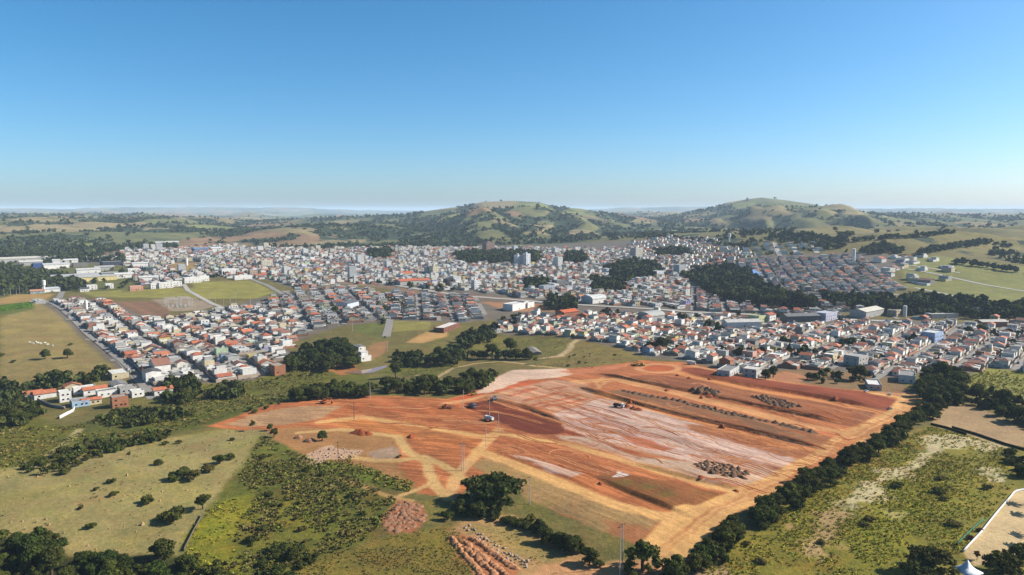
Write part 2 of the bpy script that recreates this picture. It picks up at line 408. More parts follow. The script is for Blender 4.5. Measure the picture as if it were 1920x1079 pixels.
# --- right-hand side
paint([(1262, 1075), (1330, 1050), (1470, 950), (1560, 892), (1700, 815), (1760, 790), (1815, 812), (1885, 835), (1960, 840), (2100, 900), (2100, 1100), (1262, 1100)], (136, 128, 58), 2, 0, 0.9)
paint([(1745, 798), (1765, 762), (1800, 752), (1860, 775), (1930, 808), (2000, 830), (1930, 838), (1880, 836), (1815, 816)], (172, 146, 112), 2, 0.1, 0.25)
SAND = []
for P in ([(1735, 818), (1772, 812), (1822, 822), (1884, 838), (1862, 848), (1800, 838), (1765, 842), (1742, 866), (1712, 884), (1690, 878), (1722, 850)], [(1660, 880), (1700, 876), (1712, 890), (1680, 902), (1640, 905)], [(1600, 905), (1650, 900), (1662, 925), (1618, 948), (1580, 960), (1590, 925)], [(1540, 965), (1582, 950), (1590, 970), (1560, 1000), (1530, 1012)], [(1840, 872), (1885, 880), (1876, 905), (1850, 898)], [(1668, 962), (1700, 958), (1696, 976), (1672, 980)], [(1460, 985), (1490, 980), (1480, 994), (1462, 998)], [(1508, 1015), (1545, 1008), (1570, 1040), (1545, 1048)]):
    paint(P, (214, 198, 164) if P[0][0] > 1590 else (196, 164, 126), 2.2, 0, 0.2, jit=4.0, amount=0.8); SAND.append(W(P))
paint([(1580, 1000), (1660, 930), (1760, 900), (1850, 920), (1790, 980), (1700, 1060), (1600, 1079)], (140, 136, 52), 8, 0, 1, amount=0.6)
paint([(1797, 712), (1850, 690), (1925, 698), (2000, 715), (2000, 760), (1925, 752), (1850, 736), (1808, 722)], (150, 148, 74), 1.5, 0, 0.8)
paint([(1903, 922), (1925, 918), (2060, 915), (2100, 1080), (1880, 1052), (1828, 1062), (1806, 1036)], (206, 182, 140), 0.8, 0.15, 0, jit=0.2)
paint([(1270, 1079), (1310, 1062), (1352, 1050), (1380, 1090), (1300, 1100)], (176, 150, 112), 1.5, 0.1, 0.2)
# --- the earthworks
paint([(385, 800), (450, 778), (520, 757), (600, 745), (690, 742), (760, 744), (840, 748), (870, 740), (905, 728), (935, 705), (960, 695), (1060, 692), (1110, 688), (1180, 680), (1200, 676), (1290, 680), (1330, 688), (1400, 703), (1480, 714), (1560, 724), (1640, 732), (1700, 736), (1735, 745), (1735, 768), (1690, 798), (1640, 825), (1590, 850), (1560, 872), (1510, 897), (1440, 932), (1390, 966), (1340, 992), (1300, 1020), (1262, 1045), (1225, 1035), (1150, 1000), (1060, 970), (990, 925), (930, 900), (885, 905), (860, 935), (790, 925), (745, 880), (740, 818), (640, 806), (560, 818), (500, 806), (440, 806)], (182, 116, 74), 1.2, 0.9, 0)
paint([(385, 800), (450, 778), (520, 757), (605, 745), (600, 752), (520, 765), (455, 788)], (184, 116, 74), 1, 0.7, 0)
paint([(420, 796), (470, 778), (560, 762), (640, 762), (600, 785), (540, 796), (470, 800)], (182, 146, 110), 1.2, 0.7, 0.1)
paint([(500, 806), (560, 800), (640, 806), (742, 818), (745, 880), (790, 925), (700, 880), (640, 868), (560, 850), (520, 826)], (170, 128, 86), 1.5, 0.3, 0.3)
paint([(585, 846), (620, 836), (680, 846), (668, 862), (620, 862), (592, 872), (566, 862)], (206, 170, 140), 1.2, 0.2, 0, jit=1.6)
paint([(690, 850), (740, 836), (752, 856), (735, 866), (700, 862)], (168, 142, 118), 1.2, 0.2, 0)
paint([(745, 815), (870, 800), (905, 815), (895, 842), (868, 866), (840, 880), (795, 852), (765, 845)], (182, 116, 72), 1.5, 1, 0)
paint([(600, 785), (760, 790), (900, 812), (905, 822), (860, 832), (750, 820), (640, 802)], (188, 124, 74), 1.2, 0.9, 0)
paint([(640, 752), (760, 756), (840, 760), (900, 790), (880, 800), (760, 782), (640, 770)], (178, 110, 68), 2, 1, 0)
paint([(885, 875), (908, 851), (960, 870), (1060, 908), (1150, 946), (1250, 972), (1262, 985), (1235, 1006), (1190, 992), (1130, 998), (1080, 975), (1010, 945), (960, 920), (920, 895)], (166, 136, 96), 1.5, 0.55, 0.45)
paint([(1130, 975), (1200, 985), (1240, 1003), (1215, 1020), (1150, 1005)], (162, 112, 76), 2.5, 0.3, 0.2)
paint([(1230, 980), (1262, 985), (1240, 1012), (1215, 1000)], (178, 112, 72), 1.5, 0.3, 0)
paint([(1115, 893), (1160, 889), (1260, 902), (1358, 928), (1332, 942), (1285, 964), (1250, 956), (1190, 932), (1130, 907)], (146, 98, 60), 1.0, 0.6, 0.4)
for c in ((1170, 905), (1215, 912), (1250, 925)):
    paint([(c[0] - 18, c[1]), (c[0], c[1] - 6), (c[0] + 18, c[1]), (c[0], c[1] + 6)], (118, 118, 58), 3, 0.4, 0.6, amount=0.6)
paint([(1285, 964), (1332, 942), (1358, 928), (1368, 936), (1340, 956), (1295, 972)], (184, 112, 70), 1, 0.4, 0)
paint([(905, 728), (935, 705), (960, 694), (1060, 692), (1085, 698), (1050, 708), (990, 712), (958, 722), (925, 736), (890, 742)], (222, 192, 168), 1.5, 0.35, 0)
paint([(925, 737), (958, 722), (985, 713), (1015, 714), (1000, 722), (950, 732)], (190, 106, 66), 1, 0.6, 0)
paint([(915, 745), (960, 728), (1040, 712), (1092, 718), (1122, 735), (1115, 748), (1035, 773), (985, 758), (940, 748)], (202, 156, 124), 1.8, 1, 0)
for L in ([(955, 743), (1005, 728)], [(985, 752), (1050, 735)], [(1000, 760), (1085, 742)], [(1035, 730), (1060, 726)], [(1010, 765), (1100, 748)], [(965, 735), (990, 730)]):
    track(L, (182, 98, 58), 2.6, 1, 0, 1.2, 0.85)
paint([(870, 757), (915, 750), (965, 767), (1030, 789), (1062, 800), (1060, 811), (1020, 816), (990, 813), (955, 801), (920, 786), (882, 767)], (130, 70, 42), 0.9, 0.55, 0)
paint([(1055, 799), (1120, 820), (1205, 846), (1190, 852), (1120, 836), (1058, 812)], (148, 76, 44), 0.9, 0.7, 0)
paint([(838, 752), (872, 742), (912, 737), (905, 742), (880, 748)], (182, 96, 58), 0.8, 0.4, 0)
paint([(920, 824), (960, 815), (1000, 828), (1060, 846), (1120, 868), (1155, 886), (1120, 892), (1060, 872), (1000, 852), (950, 850), (925, 842)], (170, 106, 66), 1, 1, 0)
paint([(960, 852), (1000, 858), (1050, 874), (1090, 890), (1070, 896), (1010, 876)], (206, 172, 150), 1, 0.8, 0)
paint([(1035, 775), (1118, 748), (1150, 748), (1230, 770), (1330, 798), (1430, 838), (1492, 862), (1482, 878), (1440, 874), (1380, 868), (1300, 868), (1220, 850), (1120, 826), (1062, 802)], (206, 176, 158), 1.6, 0.7, 0)
paint([(1058, 786), (1120, 784), (1180, 802), (1240, 826), (1210, 826), (1130, 806), (1072, 797)], (186, 152, 140), 1.5, 1, 0, amount=0.8)
paint([(1160, 818), (1200, 820), (1265, 842), (1250, 848), (1190, 834)], (176, 104, 66), 1, 0.8, 0, amount=0.9)
paint([(1285, 796), (1330, 800), (1440, 830), (1532, 850), (1512, 862), (1440, 849), (1350, 822), (1292, 806)], (164, 108, 72), 1, 0.7, 0)
paint([(1040, 815), (1100, 820), (1200, 858), (1300, 868), (1380, 866), (1440, 876), (1472, 890), (1440, 908), (1420, 914), (1340, 903), (1240, 879), (1150, 850), (1060, 826)], (210, 180, 154), 1.6, 0.7, 0)
paint([(1140, 735), (1170, 731), (1250, 748), (1350, 772), (1450, 796), (1532, 812), (1566, 832), (1545, 838), (1470, 824), (1380, 800), (1260, 765), (1150, 741)], (140, 102, 72), 1, 0.5, 0.15)
paint([(1168, 712), (1230, 704), (1330, 714), (1450, 734), (1560, 759), (1655, 775), (1644, 790), (1600, 801), (1560, 794), (1400, 757), (1290, 733), (1200, 716)], (144, 90, 58), 1, 0.6, 0)
paint([(1300, 728), (1350, 722), (1500, 748), (1600, 772), (1580, 785), (1450, 762)], (158, 104, 68), 2, 0.7, 0.1, amount=0.8)
paint([(1275, 692), (1310, 690), (1400, 706), (1500, 722), (1620, 735), (1682, 752), (1672, 770), (1600, 760), (1500, 739), (1400, 722), (1300, 703)], (140, 74, 44), 0.9, 0.7, 0)
paint([(1050, 697), (1120, 690), (1200, 680), (1150, 694), (1080, 703)], (196, 128, 90), 2, 0.5, 0)
ORANGE, TAN, YEL = (212, 148, 94), (212, 158, 108), (220, 174, 116)
track([(1120, 738), (1230, 770), (1350, 802), (1450, 832), (1545, 846), (1575, 842)], ORANGE, 5.5, 0.4)
track([(1085, 716), (1160, 712), (1200, 722), (1300, 745), (1400, 770), (1500, 797), (1595, 812)], TAN, 9, 0.5)
track([(1268, 698), (1300, 708), (1400, 729), (1500, 746), (1600, 763), (1655, 774), (1648, 788), (1598, 808)], ORANGE, 6, 0.4)
track([(1290, 684), (1400, 706), (1500, 718), (1640, 734), (1712, 742)], (206, 160, 118), 4, 0.3)
track([(1712, 742), (1690, 775), (1640, 800), (1590, 826), (1555, 855), (1500, 880), (1460, 905), (1400, 930), (1335, 960), (1290, 995), (1245, 1030)], YEL, 11, 0.35)
track([(1300, 968), (1262, 1012), (1240, 1040)], YEL, 14, 0.35)
track([(1640, 738), (1690, 745), (1705, 760), (1688, 780)], YEL, 5, 0.35)
track([(896, 846), (960, 869), (1060, 909), (1150, 945), (1230, 966), (1290, 972)], YEL, 5.5, 0.35)
track([(935, 806), (900, 843), (878, 868)], YEL, 4.5, 0.3)
track([(878, 868), (850, 900), (846, 925)], (208, 166, 114), 4, 0.3)
track([(600, 792), (680, 782), (760, 795), (850, 810), (905, 820), (940, 812), (1000, 825), (1060, 832), (1150, 858), (1240, 885), (1330, 912), (1400, 925)], YEL, 4.5, 0.3)
track([(830, 758), (870, 752), (910, 742), (950, 738)], (214, 160, 112), 4, 0.3)
track([(560, 812), (640, 805), (745, 818), (765, 848), (800, 866), (805, 890), (820, 915), (842, 935)], (206, 170, 116), 4.0, 0.2)
track([(655, 856), (700, 864), (750, 864), (795, 856), (830, 872), (856, 888), (880, 905)], (206, 170, 116), 3.6, 0.2)
track([(640, 898), (700, 918), (745, 936), (772, 940)], (186, 152, 100), 2.6, 0.1)
track([(740, 935), (790, 915), (815, 905)], (200, 162, 112), 2.4, 0.2)
_mr = random.Random(5)
SITE = [(600, 760), (860, 760), (1000, 720), (1200, 700), (1640, 760), (1560, 850), (1400, 915), (1250, 900), (1000, 850), (800, 830)]
for _i in range(240):
    while True:
        a_, b_ = _mr.uniform(560, 1660), _mr.uniform(700, 925)
        if inside(np.array([a_]), np.array([b_]), SITE)[0]: break
    L_ = _mr.uniform(30, 150); sl = _mr.uniform(.2, .34) if a_ > 900 else _mr.uniform(-.04, .14); bend = _mr.uniform(-6, 6)
    dk = _mr.random() < .6
    track([(a_, b_), (a_ + L_ * .5, b_ + L_ * .5 * sl + bend * .5), (a_ + L_, b_ + L_ * sl)], (140, 76, 46) if dk else (200, 146, 102), _mr.uniform(.8, 1.9), .6, 0, .6, _mr.uniform(.25, .65), 1.2)
for _i in range(60):                                        # wheel tracks along the haul road and round its corner
    o_ = _mr.uniform(-14, 14); k0 = _mr.randint(0, 4); RD = [(1712, 742), (1690, 775), (1640, 800), (1590, 826), (1555, 855), (1500, 880), (1460, 905), (1400, 930), (1335, 960), (1290, 995), (1245, 1030)]
    track([(a_ + o_ * .8 + _mr.uniform(-2, 2), b_ + o_ * .35 + _mr.uniform(-1, 1)) for a_, b_ in RD[k0:k0 + _mr.randint(4, 7)]], _mr.choice([(176, 112, 70), (226, 180, 124), (190, 128, 80)]), _mr.uniform(.8, 1.6), .3, 0, .6, _mr.uniform(.3, .7), 1.0)
ring = [(1235 + 37 * math.cos(a), 691 + 8.2 * math.sin(a)) for a in np.linspace(0, 2 * math.pi, 28)]
track(ring, (210, 154, 108), 4.5, 0.2)
paint([(1235 + 30 * math.cos(a), 691 + 6 * math.sin(a)) for a in np.linspace(0, 2 * math.pi, 24, endpoint=False)], (182, 102, 60), 0.6, 0.3, 0, jit=0.2)
for L in ([(1130, 722), (1140, 712), (1160, 706)], [(1125, 728), (1120, 720), (1130, 708)]):
    track(L, TAN, 2.5, 0.3)
paint([(872, 758), (915, 751), (965, 768), (1030, 790), (1062, 801), (1058, 810), (1020, 815), (990, 812), (955, 800), (920, 785), (884, 767)], (108, 52, 31), 0.8, 0.45, 0, amount=.9)
paint([(1148, 893), (1160, 884), (1176, 890), (1168, 894)], (232, 220, 210), 0.6, 0, 0)
# --- near middle: dump ground and dry grass beyond the knoll
paint([(845, 992), (900, 958), (960, 968), (1000, 985), (1080, 1030), (1132, 1056), (1260, 1040), (1280, 1100), (960, 1100), (940, 1045)], (186, 150, 108), 2, 0.15, 0.35)
paint([(880, 990), (960, 985), (1040, 1030), (1060, 1052), (1000, 1058), (930, 1020)], (166, 144, 98), 4, 0, 0.7)
paint([(1020, 1062), (1070, 1048), (1120, 1060), (1180, 1050), (1250, 1055), (1240, 1100), (1000, 1100)], (204, 156, 112), 2, 0.4, 0)
paint([(845, 1010), (870, 1000), (900, 1012), (970, 1070), (960, 1100), (900, 1100)], (176, 120, 82), 1, 0, 0)
paint([(712, 975), (745, 938), (790, 945), (800, 975), (775, 1000), (735, 1000)], (166, 112, 80), 1.5, 0, 0.1)
# --- the built-up ground and lots on the edge of town
TOWN = []
def town(P, rgb=(116, 106, 94), vg=0.0):
    paint(P, rgb, 3, 0.0, vg, 0.0); TOWN.append(W(P))
town([(66, 566), (110, 560), (200, 562), (300, 606), (345, 592), (410, 580), (480, 560), (560, 545), (640, 535), (740, 552), (735, 602), (640, 612), (590, 628), (540, 645), (545, 690), (470, 715), (400, 720), (330, 716), (295, 745), (270, 740), (215, 690), (140, 620)])
town([(655, 600), (740, 540), (900, 545), (1010, 560), (930, 600), (860, 606), (812, 604), (735, 602), (700, 606)])
town([(930, 600), (1010, 560), (1290, 580), (1500, 592), (1920, 610), (2050, 640), (2050, 720), (1925, 698), (1850, 690), (1800, 705), (1720, 700), (1660, 730), (1560, 722), (1480, 712), (1400, 703), (1330, 688), (1290, 678), (1215, 672), (1165, 655), (1100, 640), (1040, 630), (940, 626)])
town([(0, 495), (150, 498), (240, 470), (420, 462), (600, 468), (900, 462), (1200, 450), (1320, 455), (1330, 480), (1500, 478), (1640, 470), (1700, 490), (1620, 520), (1680, 580), (1500, 592), (1290, 580), (1010, 560), (900, 545), (740, 540), (640, 535), (560, 545), (500, 525), (400, 520), (300, 530), (180, 545), (100, 540)], (112, 104, 94))
town([(1690, 490), (1760, 480), (1920, 500), (1990, 540), (1990, 600), (1920, 580), (1700, 540)], (134, 134, 78), 0.6)
paint([(1425, 704), (1440, 694), (1540, 692), (1620, 702), (1690, 716), (1712, 738), (1560, 728), (1480, 716)], (142, 116, 86), 3, 0.1, 0.5)
paint([(600, 522), (740, 536), (870, 552), (1000, 562), (1000, 568), (870, 560), (740, 544), (600, 528)], (140, 118, 96), 3, 0.2, 0.3)
paint([(0, 492), (120, 492), (250, 500), (262, 545), (150, 548), (0, 555)], (112, 112, 66), 4, 0, 0.9)
paint([(205, 566), (290, 566), (322, 582), (300, 600), (262, 590)], (134, 104, 82), 1.5, 0.6, 0.1)
paint([(150, 548), (330, 540), (520, 546), (480, 560), (360, 560), (180, 558)], (152, 146, 82), 2, 0, 0.7)
paint([(360, 530), (470, 526), (520, 550), (470, 556), (370, 552)], (154, 148, 84), 2, 0, 0.7)
paint([(285, 562), (352, 556), (405, 572), (380, 582), (320, 584)], (158, 142, 122), 1.5, 0.2, 0.1)
paint([(322, 494), (368, 492), (374, 508), (330, 512)], (166, 140, 88), 2, 0, 0.4)
paint([(900, 566), (1000, 570), (1080, 576), (1080, 584), (960, 584), (925, 575)], (170, 128, 94), 2, 0.2, 0.2)
paint([(1440, 704), (1470, 696), (1500, 702), (1520, 712), (1500, 717), (1450, 714)], (180, 128, 94), 1.5, 0.2, 0.1)

# woods: where the far country is wooded (also steers where far trees stand)
_k = 6
_cv = np.zeros_like(GZ); _cv[:, _k:-_k] = (GZ[:, 2 * _k:] + GZ[:, :-2 * _k] - 2 * GZ[:, _k:-_k]) / (GX[:, 2 * _k:] - GX[:, :-2 * _k]) * 2
_sl = np.zeros_like(GZ); _sl[:, 1:-1] = (GZ[:, 2:] - GZ[:, :-2]) / (GX[:, 2:] - GX[:, :-2])
_fm = gr > 1030 * S
_m2 = gauss(gx[_fm] / S, gy[_fm] / S, 1150, 2700, 900, 900)
wood[_fm] = (0.5 - 0.12 * _m2 + 0.33 * noise(gx[_fm], gy[_fm], 520, 201, 3) + 0.2 * noise(gx[_fm], gy[_fm], 190, 202, 2)
             + np.clip(_cv.ravel()[_fm] * 2.6, -0.16, 0.24) + np.clip(_sl.ravel()[_fm] * 0.4, -0.1, 0.12))
wood *= sstep(1050 * S, 1300 * S, gr)
for P in TOWN:
    _m = np.nonzero(gr < 2500 * S)[0]; inw = poly_weight(gx[_m], gy[_m], P, 25); wood[_m] *= (1 - inw); farm[_m] *= (1 - inw)
# smooth pasture on the rounded hills at the right
for cx, cy, sx, sy in ((880, 1260, 260, 120), (1090, 1720, 400, 190), (700, 1500, 170, 160)):
    g = gauss(gx / S, gy / S, cx, cy, sx, sy)
    k = np.clip(g * 1.6, 0, 1)
    wood *= 1 - 0.5 * k; farm *= 1 - 0.8 * k
    colr[:] = colr * (1 - k[:, None]) + lin(140, 130, 82, ALB)[None] * k[:, None]

def mesh_np(name, V, F, smooth=False):
    """fast mesh from arrays; F is (n,3) or (n,4)"""
    me = bpy.data.meshes.new(name)
    F = np.asarray(F, np.int32); k = F.shape[1]
    me.vertices.add(len(V)); me.vertices.foreach_set('co', np.asarray(V, np.float32).ravel())
    me.loops.add(F.size); me.loops.foreach_set('vertex_index', F.ravel())
    me.polygons.add(len(F)); me.polygons.foreach_set('loop_start', np.arange(0, F.size, k, dtype=np.int32))
    me.polygons.foreach_set('loop_total', np.full(len(F), k, np.int32))
    if smooth: me.polygons.foreach_set('use_smooth', np.ones(len(F), bool))
    me.update(calc_edges=True)
    return me

def obj(name, me, mat=None, parent=None, **props):
    o = bpy.data.objects.new(name, me)
    COL.objects.link(o)
    if mat is not None and me is not None and not me.materials: me.materials.append(mat)
    if parent is not None: o.parent = parent
    for k, v in props.items(): o[k] = v
    return o

ii = np.arange(NR * NC, dtype=np.int32).reshape(NR, NC)
GF = np.stack([ii[:-1, :-1], ii[:-1, 1:], ii[1:, 1:], ii[1:, :-1]], -1).reshape(-1, 4)
me = mesh_np('ground', np.stack([gx, gy, GZ.ravel()], 1), GF, True)
def add_attr(me, name, arr):
    if arr.ndim == 2:
        a = me.attributes.new(name, 'FLOAT_COLOR', 'POINT'); a.data.foreach_set('color', np.concatenate([arr, np.ones((len(arr), 1))], 1).astype(np.float32).ravel())
    else:
        a = me.attributes.new(name, 'FLOAT', 'POINT'); a.data.foreach_set('value', arr.astype(np.float32))
for nm, ar in (('ground_colour', colr), ('streak', streak), ('veg', veg), ('turn', turn), ('farm', farm), ('wood', wood)): add_attr(me, nm, ar)
ground = obj('ground', me, M_GROUND, kind='structure')

# ------------------------------------------------------------------ plants
def leaf_material():
    m, nt, bs = new_mat('foliage'); t = NT(nt)
    info = t.n('ObjectInfo'); geo = t.n('NewGeometry')
    c = t.mix(geo.outputs['Random Per Island'], lin(34, 42, 22, 1.45), lin(84, 92, 44, 1.45))
    c = t.mix(0.35, c, t.mix(t.noise(t.n('TexCoord').outputs['Object'], 1.3, 3), lin(40, 48, 26, 1.45), lin(92, 98, 50, 1.45)))
    c = t.mix(1.0, c, info.outputs['Color'], 'MULTIPLY')
    t.l(c, bs.inputs['Base Color']); bs.inputs['Roughness'].default_value = 0.85; bs.inputs['Specular IOR Level'].default_value = 0.05
    tr = t.n('BsdfTranslucent'); t.l(c, tr.inputs[0]); mx = t.n('MixShader'); mx.inputs[0].default_value = 0.26
    t.l(bs.outputs[0], mx.inputs[1]); t.l(tr.outputs[0], mx.inputs[2]); t.l(mx.outputs[0], nt.nodes['Material Output'].inputs[0])
    return m
M_LEAF = leaf_material()

def tint_material(name, rough=0.8, nscale=0.6, amt=0.25, spec=0.2, bump=0.0):
    """colour comes from the mesh (attribute tint), broken up by noise"""
    m, nt, bs = new_mat(name); t = NT(nt)
    pos = t.n('NewGeometry').outputs['Position']
    k = t.ramp(t.noise(pos, nscale, 5, 0.65), 0.28, 0.72, 1 - amt, 1 + amt)
    t.l(t.mix(1.0, t.attr('tint', 'Color'), k, 'MULTIPLY'), bs.inputs['Base Color'])
    bs.inputs['Roughness'].default_value = rough; bs.inputs['Specular IOR Level'].default_value = spec
    if bump: t.l(t.bump(t.noise(pos, nscale * 2, 4), 0.6, bump), bs.inputs['Normal'])
    return m
M_FAR_LEAF = tint_material('far foliage', 0.9, 0.25, 0.3, 0.04)

def flat_mat(name, rgb, rough=0.7, nscale=1.0, amt=0.2, spec=0.25, metal=0.0, bump=0.0):
    m, nt, bs = new_mat(name); t = NT(nt)
    pos = t.n('NewGeometry').outputs['Position']
    k = t.ramp(t.noise(pos, nscale, 5, 0.65), 0.28, 0.72, 1 - amt, 1 + amt)
    t.l(t.mix(1.0, lin(*rgb), k, 'MULTIPLY'), bs.inputs['Base Color'])
    bs.inputs['Roughness'].default_value = rough; bs.inputs['Specular IOR Level'].default_value = spec; bs.inputs['Metallic'].default_value = metal
    if bump: t.l(t.bump(t.noise(pos, nscale * 2, 5, 0.65), 0.8, bump), bs.inputs['Normal'])
    return m
M_BARK = flat_mat('bark', (92, 76, 60), 0.9, 3.0, 0.3)
M_BARK2 = flat_mat('pale bark', (150, 138, 122), 0.9, 3.0, 0.3)

def leaf_cloud(seed, n, lobes, size, flat=0.5, core=True, shell=0.72):
    """leaf-clump faces spread over and inside a set of ellipsoid lobes [(x,y,z,rx,ry,rz)]"""
    r = np.random.default_rng(seed); L = np.array(lobes)
    wt = L[:, 3] * L[:, 4] + L[:, 4] * L[:, 5]; idx = r.choice(len(L), n, p=wt / wt.sum())
    d = r.normal(size=(n, 3)); d /= np.linalg.norm(d, axis=1)[:, None]
    d[:, 2] = np.where(d[:, 2] < -0.25, -d[:, 2] * r.random(n), d[:, 2])
    rad = shell + (1.06 - shell) * r.random(n) ** 0.6
    c = L[idx, :3] + d * L[idx, 3:] * rad[:, None]
    nn = d + r.normal(size=(n, 3)) * flat; nn /= np.linalg.norm(nn, axis=1)[:, None]
    a = np.cross(nn, r.normal(size=(n, 3))); a /= np.linalg.norm(a, axis=1)[:, None] + 1e-9
    b = np.cross(nn, a); s = size * r.uniform(0.6, 1.35, n)[:, None]; q = r.uniform(0.55, 1.0, n)[:, None]
    V = np.stack([c - a * s - b * s * q * 0.4, c + a * s * 0.3 - b * s * q, c + a * s + b * s * q * 0.4, c - a * s * 0.3 + b * s * q], 1).reshape(-1, 3)
    F = np.arange(4 * n).reshape(n, 4)
    if core:
        base = np.array([(-1, -1, -1), (1, -1, -1), (1, 1, -1), (-1, 1, -1), (-1, -1, 1), (1, -1, 1), (1, 1, 1), (-1, 1, 1)]) * 0.4
        bf = np.array([(3, 2, 1, 0), (4, 5, 6, 7), (0, 1, 5, 4), (1, 2, 6, 5), (2, 3, 7, 6), (3, 0, 4, 7)])
        for l in L:
            F = np.concatenate([F, bf + len(V)]); V = np.concatenate([V, l[:3] + base * l[3:] * r.uniform(0.8, 1.1, (8, 1))])
    return V, F

def limb(p0, p1, r0, r1, k=6):
    p0, p1 = np.array(p0, float), np.array(p1, float); d = p1 - p0; d /= np.linalg.norm(d)
    a = np.cross(d, [0.3, 0.9, 0.1]); a /= np.linalg.norm(a); b = np.cross(d, a)
    an = np.linspace(0, 2 * math.pi, k, endpoint=False)
    ring = np.cos(an)[:, None] * a + np.sin(an)[:, None] * b
    V = np.concatenate([p0 + ring * r0, p1 + ring * r1]); i = np.arange(k); j = (i + 1) % k
    return V, np.stack([i, j, j + k, i + k], 1)

def join(parts):
    V, F, o = [], [], 0
    for v, f in parts: V.append(v); F.append(np.asarray(f) + o); o += len(v)
    return np.concatenate(V), np.concatenate(F)

def make_lobes(r, kind):
    L = []
    if kind == 'round':
        L.append((0, 0, 1.15, .62, .62, .52))
        for i in range(9):
            a = i * 2.4 + r.random(); q = r.uniform(.35, .62)
            L.append((math.cos(a) * q, math.sin(a) * q, r.uniform(.5, 1.4), r.uniform(.3, .44), r.uniform(.3, .44), r.uniform(.24, .36)))
    elif kind == 'bushy':
        for i in range(15):
            a = i * 2.4 + r.random(); q = r.uniform(.1, .72); z = r.uniform(.22, 1.25 - .5 * q)
            L.append((math.cos(a) * q, math.sin(a) * q, z, r.uniform(.26, .42), r.uniform(.26, .42), r.uniform(.2, .32)))
    elif kind == 'spread':
        for i in range(14):
            a = i * 2.4 + r.random() * .6; q = r.uniform(.1, .74)
            L.append((math.cos(a) * q, math.sin(a) * q, .98 - .45 * q * q + r.uniform(-.12, .12), r.uniform(.24, .38), r.uniform(.24, .38), r.uniform(.15, .25)))
        for i in range(7):
            a = i * .9 + r.random() * .5; q = r.uniform(.55, .85)
            L.append((math.cos(a) * q, math.sin(a) * q, r.uniform(.32, .6), r.uniform(.2, .3), r.uniform(.2, .3), r.uniform(.14, .22)))
    elif kind == 'airy':
        for i in range(12):
            a = i * 2.4 + r.random(); q = r.uniform(.1, .5); z = r.uniform(.8, 2.1)
            L.append((math.cos(a) * q, math.sin(a) * q, z, r.uniform(.18, .32), r.uniform(.18, .32), r.uniform(.16, .3)))
    else:   # shrub
        for i in range(7):
            a = i * 2.4 + r.random(); q = r.uniform(.1, .6)
            L.append((math.cos(a) * q, math.sin(a) * q, r.uniform(.25, .6), r.uniform(.28, .45), r.uniform(.28, .45), r.uniform(.2, .36)))
    return L

TREE_KINDS = {}
def tree_proto(kind, seed, n, size):
    r = np.random.default_rng(seed); L = make_lobes(r, kind)
    V, F = leaf_cloud(seed, n, L, size, 0.55, True, 0.66)
    crown = mesh_np('crown', V, F); crown.materials.append(M_LEAF)
    parts = []
    if kind == 'shrub':
        for l in L[:4]: parts.append(limb((0, 0, -0.05), (l[0] * .8, l[1] * .8, l[2]), .045, .02, 4))
    else:
        top = {'round': .8, 'bushy': .6, 'spread': .42, 'airy': 1.3}[kind]; w = {'round': .1, 'bushy': .08, 'spread': .1, 'airy': .06}[kind]
        parts.append(limb((0, 0, -.12), (r.uniform(-.06, .06), r.uniform(-.06, .06), top), w, w * .7, 7))
        for l in L[:7]: parts.append(limb((0, 0, top * r.uniform(.75, .98)), (l[0] * .85, l[1] * .85, l[2] - .05), w * .5, w * .16, 5))
    tv, tf = join(parts); trunk = mesh_np('trunk', tv, tf, True); trunk.materials.append(M_BARK2 if kind == 'airy' else M_BARK)
    return crown, trunk
for kind, cnt, n, size in (('round', 5, 1700, .08), ('bushy', 7, 2400, .066), ('spread', 4, 1500, .075), ('airy', 4, 1100, .07), ('shrub', 6, 800, .085)):
    TREE_KINDS[kind] = [tree_proto(kind, 300 + 17 * i + len(kind), n, size) for i in range(cnt)]

# every tree and shrub that is wanted: (x, y, radius, height factor, kind, tint, place)
PLANTS = []
def plant(x, y, rad, kind='round', tint=(1, 1, 1), place='', hf=None, keep=False, label=None):
    PLANTS.append(dict(x=float(x), y=float(y), r=float(rad) * S, hf=hf or random.uniform(.9, 1.15), kind=kind, tint=tint, place=place, keep=keep, label=label))
DARK, MID, OLIVE, LIGHT, DRY = (1.0, .95, .78), (1.25, 1.18, .9), (1.3, 1.12, .85), (1.35, 1.4, .85), (2.1, 1.45, 1.45)
def vary(t, a=.16):
    k = random.uniform(1 - a, 1 + a)
    return tuple(c * k * random.uniform(1 - a / 3, 1 + a / 3) for c in t)
def grove(P, spacing, r0, r1, kinds, tints, place, seed, drop=0.0):
    X, Y = scatter(W(P), spacing * S, .42, seed)
    for x, y in zip(X, Y):
        if random.random() < drop: continue
        plant(x, y, random.uniform(r0, r1), random.choice(kinds), vary(random.choice(tints)), place)
def row(L, step, width, r0, r1, kinds, tints, place):
    P = np.array(W(L)); seg = np.hypot(*np.diff(P, axis=0).T); cum = np.concatenate([[0], np.cumsum(seg)])
    d = 0.0; step *= S; width *= S
    while d < cum[-1]:
        x = np.interp(d, cum, P[:, 0]); y = np.interp(d, cum, P[:, 1])
        plant(x + random.uniform(-width, width), y + random.uniform(-width, width), random.uniform(r0, r1), random.choice(kinds), vary(random.choice(tints)), place)
        d += step * random.uniform(.75, 1.25)

